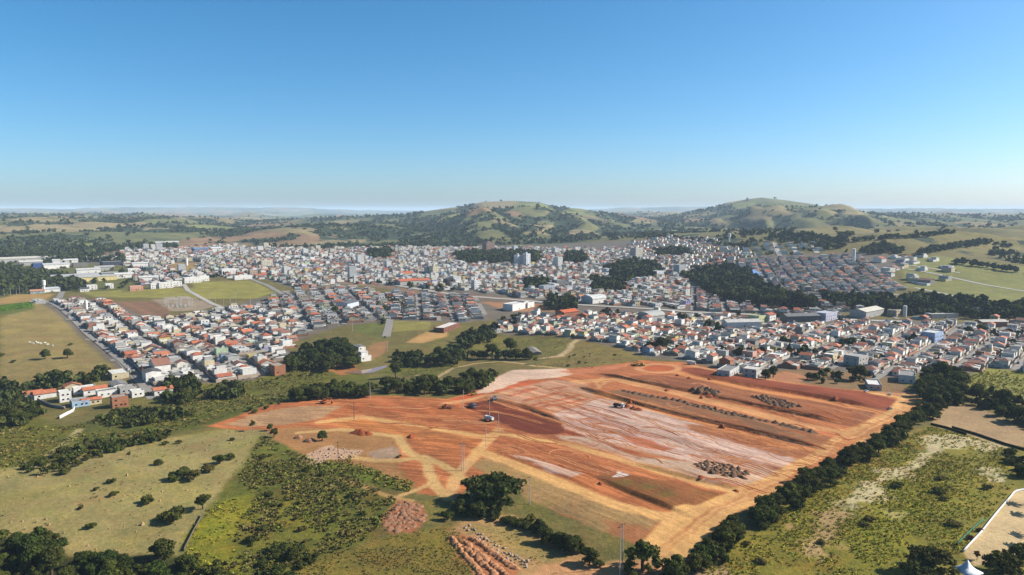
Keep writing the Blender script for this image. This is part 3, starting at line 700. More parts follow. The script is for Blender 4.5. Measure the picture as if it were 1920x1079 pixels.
HEDGE = [(1268, 1085), (1320, 1052), (1385, 1003), (1450, 958), (1520, 915), (1590, 875), (1650, 838), (1700, 806), (1745, 776), (1768, 758)]
row(HEDGE, 4.6, 2.6, 3.0, 4.6, ['bushy', 'bushy', 'bushy', 'spread'], [DARK, MID, (1.08, .95, .74), (.8, .86, .7)], 'hedge')
row([(1290, 1085), (1345, 1045), (1420, 990), (1500, 938), (1580, 890)], 6.0, 2.0, 2.4, 3.6, ['bushy', 'shrub'], [DARK, MID], 'hedge')
grove([(1716, 728), (1760, 704), (1805, 710), (1815, 732), (1800, 756), (1745, 764)], 7.0, 4.4, 6.2, ['bushy', 'bushy', 'round'], [DARK], 'corner wood', 1)
row([(1800, 752), (1850, 762), (1900, 790), (1960, 815)], 6.5, 3.0, 3.6, 5.0, ['bushy', 'bushy', 'round'], [DARK], 'yard row')
row([(1830, 748), (1880, 766), (1930, 790), (1980, 810)], 7.0, 3.0, 3.6, 5.0, ['bushy', 'bushy', 'round'], [DARK], 'yard row')
row([(1810, 728), (1870, 748), (1930, 770)], 8.0, 2.0, 3, 4.2, ['bushy', 'bushy', 'round'], [DARK], 'yard row')
row([(1890, 850), (1915, 880), (1925, 905)], 4, 3, 2.2, 3.2, ['bushy', 'shrub'], [DARK], 'yard edge')
# the great tree and the hedge line that leads down from it
plant(*at(935, 945)[:2], 9.5, 'spread', (.8, .84, .72), 'great', .78, True, 'largest tree of the foreground, broad crown beside the dirt road')
plant(*at(905, 940)[:2], 7.6, 'spread', (1.35, 1.2, 1.05), 'great', .85, True, 'tall tree with thin brownish crown against the largest foreground tree')
plant(*at(897, 968)[:2], 3.6, 'bushy', DARK, 'line', None, True); plant(*at(862, 962)[:2], 3.2, 'bushy', DARK, 'line', None, True)
plant(*at(925, 965)[:2], 3.0, 'shrub', DARK, 'line'); plant(*at(840, 975)[:2], 2.8, 'shrub', MID, 'line')
row([(870, 965), (905, 970), (940, 975), (970, 985), (1000, 992), (1030, 1010), (1060, 1026), (1085, 1040)], 2.0, 1.4, 1.8, 2.9, ['bushy', 'shrub'], [DARK, (.8, .8, .75)], 'line')
plant(*at(993, 982)[:2], 2.8, 'shrub', (2.0, 1.5, 1.35), 'line', 1.1, True, 'dry greyish-brown bush in the tree line beside the dirt road')
for p in ((1025, 1018), (1048, 1022), (1062, 1028), (1075, 1036)): plant(*at(*p)[:2], 3.2, 'bushy', DARK, 'line', None, True)
plant(*at(1105, 1058)[:2], 3.4, 'bushy', DARK, 'line end', None, True, 'dark round tree at the near end of the broken tree line')
plant(*at(1125, 1062)[:2], 1.8, 'shrub', OLIVE, 'line end')
plant(*at(1205, 1068)[:2], 5.0, 'spread', (1.05, 1.08, .85), 'pole tree', 1.15, True, 'open-crowned tree with visible limbs beside the tall twin poles')
plant(*at(1182, 1082)[:2], 3.0, 'shrub', OLIVE, 'pole tree')
# wood in the bottom left corner
grove([(-120, 1010), (0, 1004), (60, 1008), (105, 1018), (128, 1048), (200, 1062), (300, 1040), (345, 1060), (420, 1085), (420, 1130), (-120, 1130)], 4.6, 2.3, 4.0, ['bushy', 'bushy', 'round', 'shrub'], [DARK, MID, (.8, .92, .7)], 'corner thicket', 2)
grove([(480, 1050), (560, 1020), (590, 1050), (540, 1100), (470, 1100)], 4.5, 1.8, 3.0, ['bushy', 'shrub'], [DARK, MID], 'scrub trees', 3)
# stream-side woods
grove([(545, 754), (575, 738), (620, 731), (665, 734), (700, 738), (690, 746), (640, 747)], 5.2, 3.0, 4.6, ['bushy', 'bushy', 'round'], [MID, DARK], 'stream wood', 4)
grove([(700, 738), (735, 722), (790, 720), (840, 726), (905, 706), (934, 702), (918, 722), (885, 742), (800, 742), (740, 740)], 5.4, 2.8, 4.4, ['bushy', 'bushy', 'round'], [MID, DARK], 'stream wood', 5)
grove([(532, 696), (548, 674), (590, 652), (625, 644), (655, 660), (672, 672), (668, 694), (610, 698)], 6.4, 4.0, 6.0, ['bushy', 'bushy', 'round'], [DARK, (.8, .88, .75)], 'pond wood', 6)
grove([(726, 680), (742, 664), (770, 668), (800, 672), (800, 688), (750, 688)], 6.2, 3.4, 5.2, ['bushy', 'bushy', 'round'], [DARK], 'riverside wood', 7)
grove([(798, 684), (815, 668), (850, 654), (880, 628), (905, 618), (932, 620), (922, 638), (880, 655), (868, 668), (850, 688)], 6.6, 3.6, 5.4, ['bushy', 'bushy', 'round'], [DARK], 'riverside wood', 8)
row([(868, 674), (895, 672), (925, 672), (955, 674), (985, 674)], 7.0, 1.0, 4.2, 5.4, ['bushy', 'bushy', 'round'], [DARK], 'farm row')
plant(*at(958, 664)[:2], 6.0, 'round', DARK, 'farm row', None, True)
plant(*at(742, 708)[:2], 5.0, 'round', DARK, 'pond tree', None, True, 'round dark tree standing just beside the brown pond')
plant(*at(1005, 683)[:2], 3.2, 'airy', (2.2, 1.7, 1.4), 'bare', .7, True, 'pale thin tree beside the curving farm track')
plant(*at(897, 708)[:2], 3.0, 'airy', DARK, 'stream wood')
# left: woods at the foot of the pasture
grove([(46, 735), (68, 716), (110, 708), (150, 710), (180, 700), (204, 702), (204, 712), (160, 728), (100, 735)], 5.6, 3.4, 4.8, ['bushy', 'bushy', 'round'], [DARK], 'pasture wood', 9)
grove([(-60, 730), (0, 722), (40, 730), (58, 752), (75, 790), (40, 805), (-60, 800)], 5.6, 2.8, 4.6, ['bushy', 'bushy', 'round'], [DARK, MID], 'edge wood', 10)
grove([(300, 752), (318, 722), (345, 712), (376, 722), (372, 752), (335, 762)], 4.8, 2.8, 4.4, ['bushy', 'bushy', 'round'], [MID, DARK], 'town edge wood', 11)
grove([(390, 748), (410, 724), (446, 722), (452, 744), (430, 752)], 4.8, 2.6, 4.0, ['bushy', 'bushy', 'round'], [MID, DARK], 'town edge wood', 12)
grove([(165, 792), (230, 772), (300, 768), (360, 780), (310, 794), (220, 806)], 4.2, 1.6, 3.0, ['shrub', 'bushy'], [MID, OLIVE, DARK], 'valley thicket', 13)
grove([(35, 882), (75, 862), (150, 838), (230, 822), (300, 810), (318, 822), (240, 842), (155, 868), (140, 890), (70, 890)], 4.0, 1.5, 2.8, ['shrub', 'bushy'], [MID, OLIVE], 'pasture thicket', 14)
grove([(455, 770), (520, 748), (600, 732), (640, 738), (560, 752), (470, 782)], 5.2, 1.4, 2.4, ['shrub'], [MID, OLIVE], 'bank thicket', 15, .3)
grove([(370, 735), (480, 712), (560, 700), (600, 706), (540, 722), (450, 742)], 7.5, 1.2, 2.2, ['shrub'], [MID, OLIVE], 'valley thicket', 16, .45)
# single shrubs on the near pasture
for i, (px, py, rr, kd, ti) in enumerate([(380, 955, 2.7, 'round', MID), (325, 978, 4.2, 'shrub', MID), (308, 976, 2.6, 'shrub', OLIVE), (276, 945, 2.8, 'shrub', OLIVE), (215, 930, 2.0, 'shrub', OLIVE), (208, 906, 1.9, 'shrub', MID), (180, 920, 1.3, 'shrub', MID), (172, 990, 2.0, 'shrub', MID), (152, 955, 1.4, 'shrub', DRY), (345, 895, 4.0, 'shrub', DARK), (362, 900, 3.4, 'shrub', DRY), (330, 900, 3.2, 'shrub', MID), (392, 885, 3.0, 'shrub', DRY), (412, 870, 3.4, 'shrub', MID), (432, 862, 2.6, 'shrub', MID), (296, 872, 2.2, 'shrub', OLIVE), (242, 862, 1.3, 'airy', OLIVE), (310, 834, 2.0, 'shrub', OLIVE), (336, 832, 1.7, 'shrub', OLIVE), (514, 820, 2.3, 'round', MID), (506, 808, 1.6, 'round', MID), (474, 808, 2.0, 'airy', OLIVE), (604, 826, 2.4, 'round', DARK), (436, 826, 1.5, 'shrub', DRY), (748, 858, 1.3, 'shrub', DRY), (240, 672, 0, '', MID)]):
    if rr: plant(*at(px, py)[:2], rr, kd, vary(ti), 'pasture shrub', None, True)
for px, py, rr in ((127, 672, 3.4), (85, 674, 3.4), (25, 680, 2.0), (133, 648, 2.2), (0, 672, 2.4), (4, 668, 2.2)):
    plant(*at(px, py)[:2], rr, 'round' if rr > 2.3 else 'shrub', vary(MID), 'hill pasture', None, True)
# trees round the sandy yard
plant(*at(1745, 1075)[:2], 6.2, 'spread', (1.15, .95, .8), 'yard', .9, True, 'wide brownish-green tree beside the white tent')
plant(*at(1722, 1088)[:2], 4.5, 'spread', (1.0, .95, .8), 'yard', .9, True)
plant(*at(1880, 1078)[:2], 4.6, 'spread', (1.1, .95, .75), 'yard', 1.0, True, 'brownish tree at the lower end of the sandy yard')
plant(*at(1925, 1062)[:2], 5.0, 'spread', (1.1, .95, .75), 'yard', 1.0, True)
plant(*at(1832, 1050)[:2], 1.5, 'airy', (2.2, .9, .9), 'yard', .9, True, 'small reddish tree standing alone in the sandy yard')
plant(*at(1837, 996)[:2], 1.2, 'shrub', (1.6, .5, 1.45), 'yard', None, True, 'purple bush against the white yard wall, farther one')
plant(*at(1818, 1012)[:2], 1.4, 'shrub', (1.6, .5, 1.45), 'yard', None, True, 'purple bush against the white yard wall, nearer one')
for px, py, rr, ti in ((1760, 925, 3.0, DARK), (1770, 938, 2.2, DRY), (1680, 914, 2.8, DARK), (1850, 918, 2.6, DARK), (1786, 985, 2.8, DRY), (1630, 975, 2.2, DRY), (1620, 985, 2.0, DRY), (1425, 1055, 2.2, DRY), (1400, 1022, 1.8, DRY), (1540, 1018, 1.8, DRY), (1764, 900, 2.4, DRY)):
    plant(*at(px, py)[:2], rr, 'shrub', vary(ti), 'weedy field', .7, True)
for px, py, rr in ((1612, 715, 4.6), (1598, 712, 3.6), (1450, 708, 3.4), (1435, 712, 3.0)): plant(*at(px, py)[:2], rr, 'round', DARK, 'site edge', 1.2, True)
grove([(1500, 716), (1520, 698), (1560, 700), (1600, 704), (1640, 712), (1610, 722), (1560, 724)], 6.0, 1.8, 3.4, ['bushy', 'shrub'], [DARK, MID], 'site edge', 17, .2)
grove([(500, 835), (560, 860), (640, 895), (735, 940), (715, 985), (640, 1025), (560, 1055), (470, 1090), (445, 1020), (475, 930)], 7.5, .9, 2.2, ['shrub'], [MID, OLIVE, DRY, DARK], 'scrub bushes', 18, .25)
grove([(705, 702), (760, 685), (840, 676), (960, 676), (1060, 690), (1180, 672), (1120, 650), (1060, 668), (900, 662), (860, 690)], 15, .8, 1.7, ['shrub'], [MID, OLIVE, DRY], 'valley thicket', 19, .35)

# ------------------------------------------------------------------ the town
M_WALL = tint_material('painted plaster', 0.85, 0.35, 0.16, 0.2)
M_ROOF = tint_material('roofing', 0.8, 0.5, 0.24, 0.2, 0.12)
M_PANE, _nt, _bs = new_mat('window glass'); _bs.inputs['Base Color'].default_value = (*lin(34, 38, 44), 1); _bs.inputs['Roughness'].default_value = 0.15
M_FRAME = flat_mat('window frame', (196, 194, 188), 0.6)
M_DOOR = flat_mat('door paint', (96, 72, 54), 0.6)
M_ASPHALT = flat_mat('asphalt', (142, 136, 128), 0.9, 0.25, 0.12)
M_CONC = flat_mat('concrete', (176, 170, 160), 0.85, 0.5, 0.15)

WALLS = {'white': (244, 240, 230), 'off-white': (232, 226, 210), 'cream': (216, 200, 164), 'light grey': (186, 184, 178), 'bare concrete': (152, 146, 136), 'raw brick': (178, 120, 88), 'yellow': (218, 200, 128), 'pale blue': (170, 196, 216), 'pale green': (184, 204, 168), 'pink': (214, 168, 150), 'lilac': (178, 170, 208)}
WALL_P = [('white', .5), ('off-white', .12), ('cream', .12), ('light grey', .09), ('bare concrete', .05), ('raw brick', .05), ('yellow', .025), ('pale blue', .015), ('pale green', .01), ('pink', .015), ('lilac', .005)]
ROOFS = {'orange tile': [(186, 112, 80), (172, 100, 72), (194, 124, 92), (164, 96, 72)], 'faded tile': [(150, 106, 88), (136, 98, 84), (160, 118, 100)], 'grey sheet': [(128, 126, 122), (148, 146, 140), (110, 108, 104), (166, 164, 158)], 'dark sheet': [(92, 90, 88), (78, 76, 76)], 'white flat': [(214, 212, 204), (196, 194, 186)], 'concrete flat': [(158, 152, 142), (140, 134, 126)]}
ROOF_L = [('orange tile', .2), ('faded tile', .09), ('grey sheet', .24), ('dark sheet', .03), ('white flat', .28), ('concrete flat', .15)]
ROOF_R = [('orange tile', .16), ('faded tile', .24), ('grey sheet', .28), ('dark sheet', .17), ('white flat', .09), ('concrete flat', .07)]
ROOF_C = [('orange tile', .07), ('faded tile', .16), ('grey sheet', .2), ('dark sheet', .05), ('white flat', .27), ('concrete flat', .16)]
def pick(tab):
    v = random.random() * sum(w for _, w in tab)
    for k, w in tab:
        v -= w
        if v <= 0: return k
    return tab[-1][0]

class Quads:
    """quads with a colour and a material number (0 wall, 1 roof, 2 pane), grouped by part name"""
    def __init__(s): s.q, s.c, s.m, s.part = [], [], [], []
    def add(s, part, q, c, m=0): s.q.append(q); s.c.append(c); s.m.append(m); s.part.append(part)
    def box(s, part, x0, x1, y0, y1, z0, z1, c, m=0, top=True, bottom=False):
        for q in (((x0, y0, z0), (x1, y0, z0), (x1, y0, z1), (x0, y0, z1)), ((x1, y1, z0), (x0, y1, z0), (x0, y1, z1), (x1, y1, z1)), ((x1, y0, z0), (x1, y1, z0), (x1, y1, z1), (x1, y0, z1)), ((x0, y1, z0), (x0, y0, z0), (x0, y0, z1), (x0, y1, z1))):
            s.add(part, q, c, m)
        if top: s.add(part, ((x0, y0, z1), (x1, y0, z1), (x1, y1, z1), (x0, y1, z1)), c, m)
        if bottom: s.add(part, ((x0, y1, z0), (x1, y1, z0), (x1, y0, z0), (x0, y0, z0)), c, m)
    def gable(s, part, x0, x1, y0, y1, z, rise, along_x, c, cw, over=.45, m=1, wall_part='wall'):
        a, b = (y0, y1) if along_x else (x0, x1); mid = (a + b) / 2; th = .14
        e0, e1 = (x0 - over, x1 + over) if along_x else (y0 - over, y1 + over)
        slope = rise / ((b - a) / 2); zo = z - over * slope
        P = (lambda u, v, w: (u, v, w)) if along_x else (lambda u, v, w: (v, u, w))
        for d in (0, th):
            s.add(part, (P(e0, a - over, zo + d), P(e1, a - over, zo + d), P(e1, mid, z + rise + d), P(e0, mid, z + rise + d)), c, m)
            s.add(part, (P(e1, b + over, zo + d), P(e0, b + over, zo + d), P(e0, mid, z + rise + d), P(e1, mid, z + rise + d)), c, m)
        for e in (e0, e1):
            for q in ((a - over, mid), (b + over, mid)):
                s.add(part, (P(e, q[0], zo), P(e, q[1], z + rise), P(e, q[1], z + rise + th), P(e, q[0], zo + th)), c, m)
        for q in (a - over, b + over): s.add(part, (P(e0, q, zo), P(e1, q, zo), P(e1, q, zo + th), P(e0, q, zo + th)), c, m)
        g0, g1 = (x0, x1) if along_x else (y0, y1)
        for e in (g0, g1): s.add(wall_part, (P(e, a, z), P(e, mid, z), P(e, b, z), P(e, mid, z + rise - .02)), cw, 0)
    def hip(s, part, x0, x1, y0, y1, z, rise, c, over=.5, m=1):
        x0 -= over; x1 += over; y0 -= over; y1 += over; w, d = x1 - x0, y1 - y0; zo = z - .12
        if w >= d: r0, r1 = (x0 + d / 2, (y0 + y1) / 2), (x1 - d / 2 + .01, (y0 + y1) / 2)
        else: r0, r1 = ((x0 + x1) / 2, y0 + w / 2), ((x0 + x1) / 2, y1 - w / 2 + .01)
        A, B, C, D = (x0, y0, zo), (x1, y0, zo), (x1, y1, zo), (x0, y1, zo); R0, R1 = (*r0, z + rise), (*r1, z + rise)
        M = lambda p, q: tuple((i + j) / 2 for i, j in zip(p, q))
        if w >= d: qs = ((A, B, R1, R0), (C, D, R0, R1), (B, M(B, C), C, R1), (D, M(D, A), A, R0))
        else: qs = ((B, C, R1, R0), (D, A, R0, R1), (A, M(A, B), B, R0), (C, M(C, D), D, R1))
        for q in qs: s.add(part, q, c, m)
        s.add(part, (D, C, B, A), c, m)

def house_shape(h):
    """one house in its own frame: street at -y, z up from the ground"""
    Q = Quads(); w, d, z, c = h['w'] / 2, h['d'] / 2, h['z'], np.array(h['wall_rgb']); rc = np.array(h['roof_rgb']); rf = h['roof']
    pv = lin(*(150, 142, 132)); wins = []
    Q.box('wall', -w, w, -d, d, -1.2, z, c, 0, top=False)
    if 'tile' in rf:
        if h['form'] == 'hip': Q.hip('roof', -w, w, -d, d, z, min(w, d) * .5, rc)
        else: Q.gable('roof', -w, w, -d, d, z, (d if h['form'] == 'gable_x' else w) * .42, h['form'] == 'gable_x', rc, c)
    elif 'sheet' in rf:
        if h['form'] == 'parapet':
            t = .2
            for a in ((-w, w, -d, -d + t), (-w, w, d - t, d), (-w, -w + t, -d + t, d - t), (w - t, w, -d + t, d - t)): Q.box('wall', *a, z, z + .9, c)
            Q.add('roof', ((-w + t, -d + t, z + .1), (w - t, -d + t, z + .1), (w - t, d - t, z + .65), (-w + t, d - t, z + .65)), rc, 1)
        else: Q.gable('roof', -w, w, -d, d, z, (d if h['form'] == 'gable_x' else w) * .2, h['form'] == 'gable_x', rc, c, .35)
    else:
        t = .18
        for a in ((-w, w, -d, -d + t), (-w, w, d - t, d), (-w, -w + t, -d + t, d - t), (w - t, w, -d + t, d - t)): Q.box('wall', *a, z, z + .55, c)
        Q.add('roof', ((-w + t, -d + t, z + .12), (w - t, -d + t, z + .12), (w - t, d - t, z + .12), (-w + t, d - t, z + .12)), rc, 1)
        if h.get('upper'):
            ux0, ux1, uy0, uy1 = h['upper']; Q.box('upper_storey', ux0, ux1, uy0, uy1, z + .12, z + 2.9, np.array(h['wall2']), 0, top=False)
            Q.box('upper_storey', ux0 - .25, ux1 + .25, uy0 - .25, uy1 + .25, z + 2.9, z + 3.1, rc, 1, bottom=True)
    if h.get('tank'):
        tx, ty = h['tank']; zb = z + (.3 if 'flat' in rf else .9); Q.box('water_tank', tx - .55, tx + .55, ty - .55, ty + .55, zb, zb + 1.2, lin(*h['tank_rgb']), 0)
    if h.get('annex'):
        ax0, ax1, ay0, ay1, az = h['annex']; ac = np.array(h['annex_rgb'])
        Q.box('annex', ax0, ax1, ay0, ay1, -1.2, az, np.array(h['wall2']), 0, top=False)
        Q.add('annex', ((ax0 - .2, ay0, az + .35), (ax1 + .2, ay0, az + .35), (ax1 + .2, ay1 + .2, az + .02), (ax0 - .2, ay1 + .2, az + .02)), ac, 1)
        Q.add('annex', ((ax0 - .2, ay0, az + .25), (ax1 + .2, ay0, az + .25), (ax1 + .2, ay1 + .2, az - .06), (ax0 - .2, ay1 + .2, az - .06)), ac, 1)
    if h.get('yard'):
        yx0, yx1, yy0, yy1, yh = h['yard']; yc = np.array(h['yard_rgb']); t = .16
        for a in ((yx0, yx1, yy0, yy0 + t), (yx0, yx1, yy1 - t, yy1), (yx0, yx0 + t, yy0 + t, yy1 - t), (yx1 - t, yx1, yy0 + t, yy1 - t)): Q.box('yard_wall', *a, -1.0, yh, yc)
    nf = max(1, int(round(z / 3.1)))
    for f in range(nf):
        zc = 1.65 + 3.1 * f
        if zc + .6 > z: break
        for sx in (-.5, .5): wins += [(sx * w, -d, zc, 0), (sx * w, d, zc, 2)]
        for sy in ((-.55, .1, .6) if d > 4.5 else (-.4, .4)): wins += [(w, sy * d, zc, 1), (-w, sy * d, zc, 3)]
    return Q, wins

def new_house(x, y, ang, w, d, roofs, big=0.28, lotw=None, lotd=None):
    wall = pick(WALL_P); roof = pick(roofs); fl = 2 if random.random() < big else 1
    h = dict(x=x, y=y, ang=ang, w=w, d=d, z=2.85 * fl + random.uniform(.0, .6), wall=wall, roof=roof, floors=fl)
    k = random.uniform(.9, 1.04); h['wall_rgb'] = lin(*WALLS[wall], .93) * k; h['wall2'] = lin(*WALLS[pick(WALL_P)], .9) * k
    h['roof_rgb'] = lin(*random.choice(ROOFS[roof])) * random.uniform(.85, 1.12)
    h['form'] = random.choice(['gable_x', 'gable_y', 'hip']) if 'tile' in roof else random.choice(['parapet', 'gable_x', 'gable_y'])
    if 'flat' in roof and random.random() < .35: h['upper'] = (-w / 2 + .2, random.uniform(0, w / 2 - .3), random.uniform(-d / 2 + .3, 0), d / 2 - .3)
    if 'tile' not in roof and random.random() < .4: h['tank'] = (random.uniform(-w * .3, w * .3), random.uniform(-d * .35, d * .35)); h['tank_rgb'] = random.choice([(70, 110, 170), (200, 200, 196), (150, 150, 148)])
    return h

STREETS, LOTS, EXCL = [], [], []
def no_build(P): EXCL.append(W(P))
def sample_ribbon(name, line, width, mat, lift=.06, step=4.0, **props):
    P = np.array(line); seg = np.hypot(*np.diff(P, axis=0).T); cum = np.concatenate([[0], np.cumsum(seg)])
    n = max(2, int(cum[-1] / step) + 1); s = np.linspace(0, cum[-1], n)
    C = np.stack([np.interp(s, cum, P[:, 0]), np.interp(s, cum, P[:, 1])], 1)
    T = np.gradient(C, axis=0); T /= np.linalg.norm(T, axis=1)[:, None]; N = np.stack([-T[:, 1], T[:, 0]], 1)
    offs = np.linspace(-width / 2, width / 2, 5); V = []
    for o in offs:
        q = C + N * o; V.append(np.stack([q[:, 0], q[:, 1], surf(q[:, 0], q[:, 1]) + lift], 1))
    V = np.stack(V, 1).reshape(-1, 3); i = np.arange(n * 5).reshape(n, 5)
    F = np.stack([i[:-1, :-1], i[:-1, 1:], i[1:, 1:], i[1:, :-1]], -1).reshape(-1, 4)[:, ::-1]
    return obj(name, mesh_np(name, V, F, True), mat, kind='structure', **props)

def district(P, ang, b0, sp, cross, lot, roofs, name, along='t', a_off=0.0, streets=True, big=.22, keep=.97, road=7.0):
    """lots along parallel streets inside a picture polygon; returns nothing, fills LOTS"""
    poly = W(P); A = np.array(poly); u = np.array([math.sin(ang), math.cos(ang)]); v = np.array([-u[1], u[0]])
    a = A @ u; b = A @ v; depth = (sp - road) / 2
    for k in range(int(math.floor((b.min() - b0) / sp)), int(math.ceil((b.max() - b0) / sp)) + 1):
        bb = b0 + k * sp
        if streets:
            run = []; s = np.arange(a.min(), a.max(), 5.0); q = s[:, None] * u + bb * v
            ok = inside(q[:, 0], q[:, 1], poly)
            for ex in EXCL: ok &= ~inside(q[:, 0], q[:, 1], ex)
            for i, o in enumerate(list(ok) + [False]):
                if o: run.append(tuple(q[i]))
                else:
                    if len(run) > 5: STREETS.append((run, road - 1.5))
                    run = []
        for side in (-1, 1):
            aa = a.min() + a_off + random.uniform(0, 2); cl = []
            while aa < a.max():
                w = lot * random.uniform(.8, 1.25)
                if (aa - a_off) % cross < 7.5: aa += 2.0; continue
                c = (aa + w / 2) * u + (bb + side * (road / 2 + depth / 2)) * v
                aa += w
                if random.random() < keep: cl.append((c[0], c[1], w, aa))
            if not cl: continue
            C = np.array(cl); ok = inside(C[:, 0], C[:, 1], poly)
            for ex in EXCL: ok &= ~inside(C[:, 0], C[:, 1], ex)
            th = math.atan2(u[1], u[0]) + (math.pi if side < 0 else 0.0)     # the lot's own frame: +x along the street, -y to the street
            for x, y, w, a_ in C[ok]: LOTS.append(dict(x=x, y=y, ang=th, w=w, d=depth, k=k, side=side, a=a_, name=name, roofs=roofs, big=big))
    if streets:
        for ca in np.arange(a.min() - (a.min() - a_off) % cross + 3.5, a.max(), cross):
            s = np.arange(b.min(), b.max(), 5.0); q = ca * u + s[:, None] * v; ok = inside(q[:, 0], q[:, 1], poly); run = []
            for ex in EXCL: ok &= ~inside(q[:, 0], q[:, 1], ex)
            for i, o in enumerate(list(ok) + [False]):
                if o: run.append(tuple(q[i]))
                else:
                    if len(run) > 5: STREETS.append((run, 6.5))
                    run = []

# ground kept free of houses: fields, woods, yards, large buildings
for P in ([(203, 564), (292, 562), (330, 582), (318, 594), (300, 604), (262, 594)], [(283, 560), (352, 553), (415, 574), (385, 586), (320, 588)], [(360, 525), (470, 522), (525, 552), (470, 560), (370, 556)], [(145, 542), (340, 536), (365, 556), (290, 562), (140, 560)],
          [(320, 490), (370, 490), (376, 510), (330, 514)], [(528, 690), (545, 645), (585, 622), (624, 606), (690, 650), (680, 700)], [(850, 475), (1010, 474), (1015, 496), (860, 496)], [(1060, 478), (1090, 474), (1100, 496), (1050, 498)],
          [(1130, 505), (1190, 492), (1240, 498), (1240, 522), (1150, 530)], [(1278, 518), (1330, 504), (1405, 506), (1450, 550), (1520, 566), (1530, 585), (1440, 580), (1350, 566)], [(985, 530), (1030, 526), (1030, 545), (985, 546)], [(1105, 526), (1170, 524), (1175, 550), (1110, 552)],
          [(1535, 553), (1640, 556), (1720, 540), (1800, 545), (1920, 560), (1990, 570), (1990, 606), (1800, 600), (1680, 592), (1560, 575)], [(890, 565), (1090, 572), (1100, 588), (930, 590)], [(1020, 562), (1078, 564), (1076, 584), (1020, 582)], [(1220, 470), (1290, 466), (1300, 480), (1230, 484)],
          [(1640, 720), (1620, 700), (1540, 690), (1440, 692), (1430, 712), (1540, 730), (1660, 738)], [(690, 470), (735, 470), (735, 486), (690, 486)], [(655, 608), (730, 600), (812, 600), (850, 604), (870, 625), (760, 650), (660, 640)], [(0, 485), (150, 485), (250, 500), (260, 545), (150, 545), (0, 552)]):
    no_build(P)
RAIL = [(560, 515), (640, 525), (740, 536), (870, 556), (1020, 568), (1280, 585), (1500, 596), (1700, 604)]
AXR = math.radians(41)
# left district: long streets falling towards the pasture corner
district([(66, 566), (112, 561), (200, 566), (300, 606), (345, 594), (412, 582), (470, 575), (560, 595), (560, 635), (540, 650), (545, 688), (470, 712), (400, 716), (335, 712), (292, 722), (268, 712), (215, 690), (140, 622)], GRID_ANG, float(np.dot(np.array(W([(223, 673)])[0]), [-math.cos(GRID_ANG), math.sin(GRID_ANG)])), 38.0, 110.0, 8.2, ROOF_L, 'pasture side', a_off=20)
district([(470, 575), (560, 548), (640, 536), (735, 553), (728, 600), (640, 612), (585, 630), (560, 635), (560, 595)], math.radians(160), 20, 37.0, 105.0, 8.2, ROOF_L, 'avenue side', a_off=5)
district([(742, 549), (900, 556), (915, 590), (880, 602), (812, 602), (740, 600)], math.radians(172), 10, 37.0, 120.0, 8.4, [('orange tile', .16), ('faded tile', .34), ('grey sheet', .28), ('white flat', .22)], 'tile side', keep=.86, big=.15)
# right district: streets climbing away to the right
district([(885, 640), (935, 606), (1010, 592), (1290, 592), (1500, 602), (1700, 608), (1920, 612), (2040, 640), (2040, 712), (1925, 698), (1850, 688), (1800, 700), (1722, 690), (1690, 720), (1660, 716), (1560, 712), (1480, 706), (1400, 700), (1330, 684), (1290, 674), (1215, 668), (1165, 652), (1100, 636), (1040, 628), (940, 624)], AXR, float(np.dot(np.array(W([(1742, 653)])[0]), [-math.cos(AXR), math.sin(AXR)])), 35.0, 105.0, 7.8, ROOF_R, 'earthworks side', a_off=10, keep=.95)
# farther districts
district([(0, 500), (150, 500), (240, 470), (420, 463), (600, 470), (640, 530), (560, 545), (500, 525), (400, 520), (300, 530), (180, 542), (100, 540)], math.radians(146), 0, 36.0, 100.0, 9.0, ROOF_C, 'far', streets=False, big=.28)
district([(600, 470), (760, 466), (900, 466), (1060, 468), (1180, 466), (1290, 470), (1290, 580), (1010, 562), (900, 548), (740, 536), (640, 530)], math.radians(150), 0, 34.0, 90.0, 8.6, ROOF_C, 'far', streets=False, big=.3)
district([(1290, 500), (1400, 486), (1620, 480), (1640, 500), (1700, 540), (1690, 600), (1500, 592), (1290, 582)], math.radians(-166), 0, 36.0, 120.0, 8.4, ROOF_R, 'far', streets=True, big=.15)
district([(1180, 458), (1260, 446), (1320, 448), (1380, 470), (1420, 480), (1290, 505), (1200, 480)], math.radians(120), 0, 33.0, 80.0, 8.2, ROOF_C, 'far', streets=False, big=.3)
district([(1540, 556), (1640, 560), (1720, 600), (1900, 606), (2000, 612), (2000, 600), (1900, 596), (1760, 598)], AXR, 0, 42, 100, 11, ROOF_R, 'far', streets=False)
district([(1640, 478), (1720, 476), (1760, 490), (1800, 520), (1760, 545), (1690, 530), (1650, 510)], math.radians(150), 0, 48, 100, 16, ROOF_C, 'far', streets=False, keep=.35, big=.5)

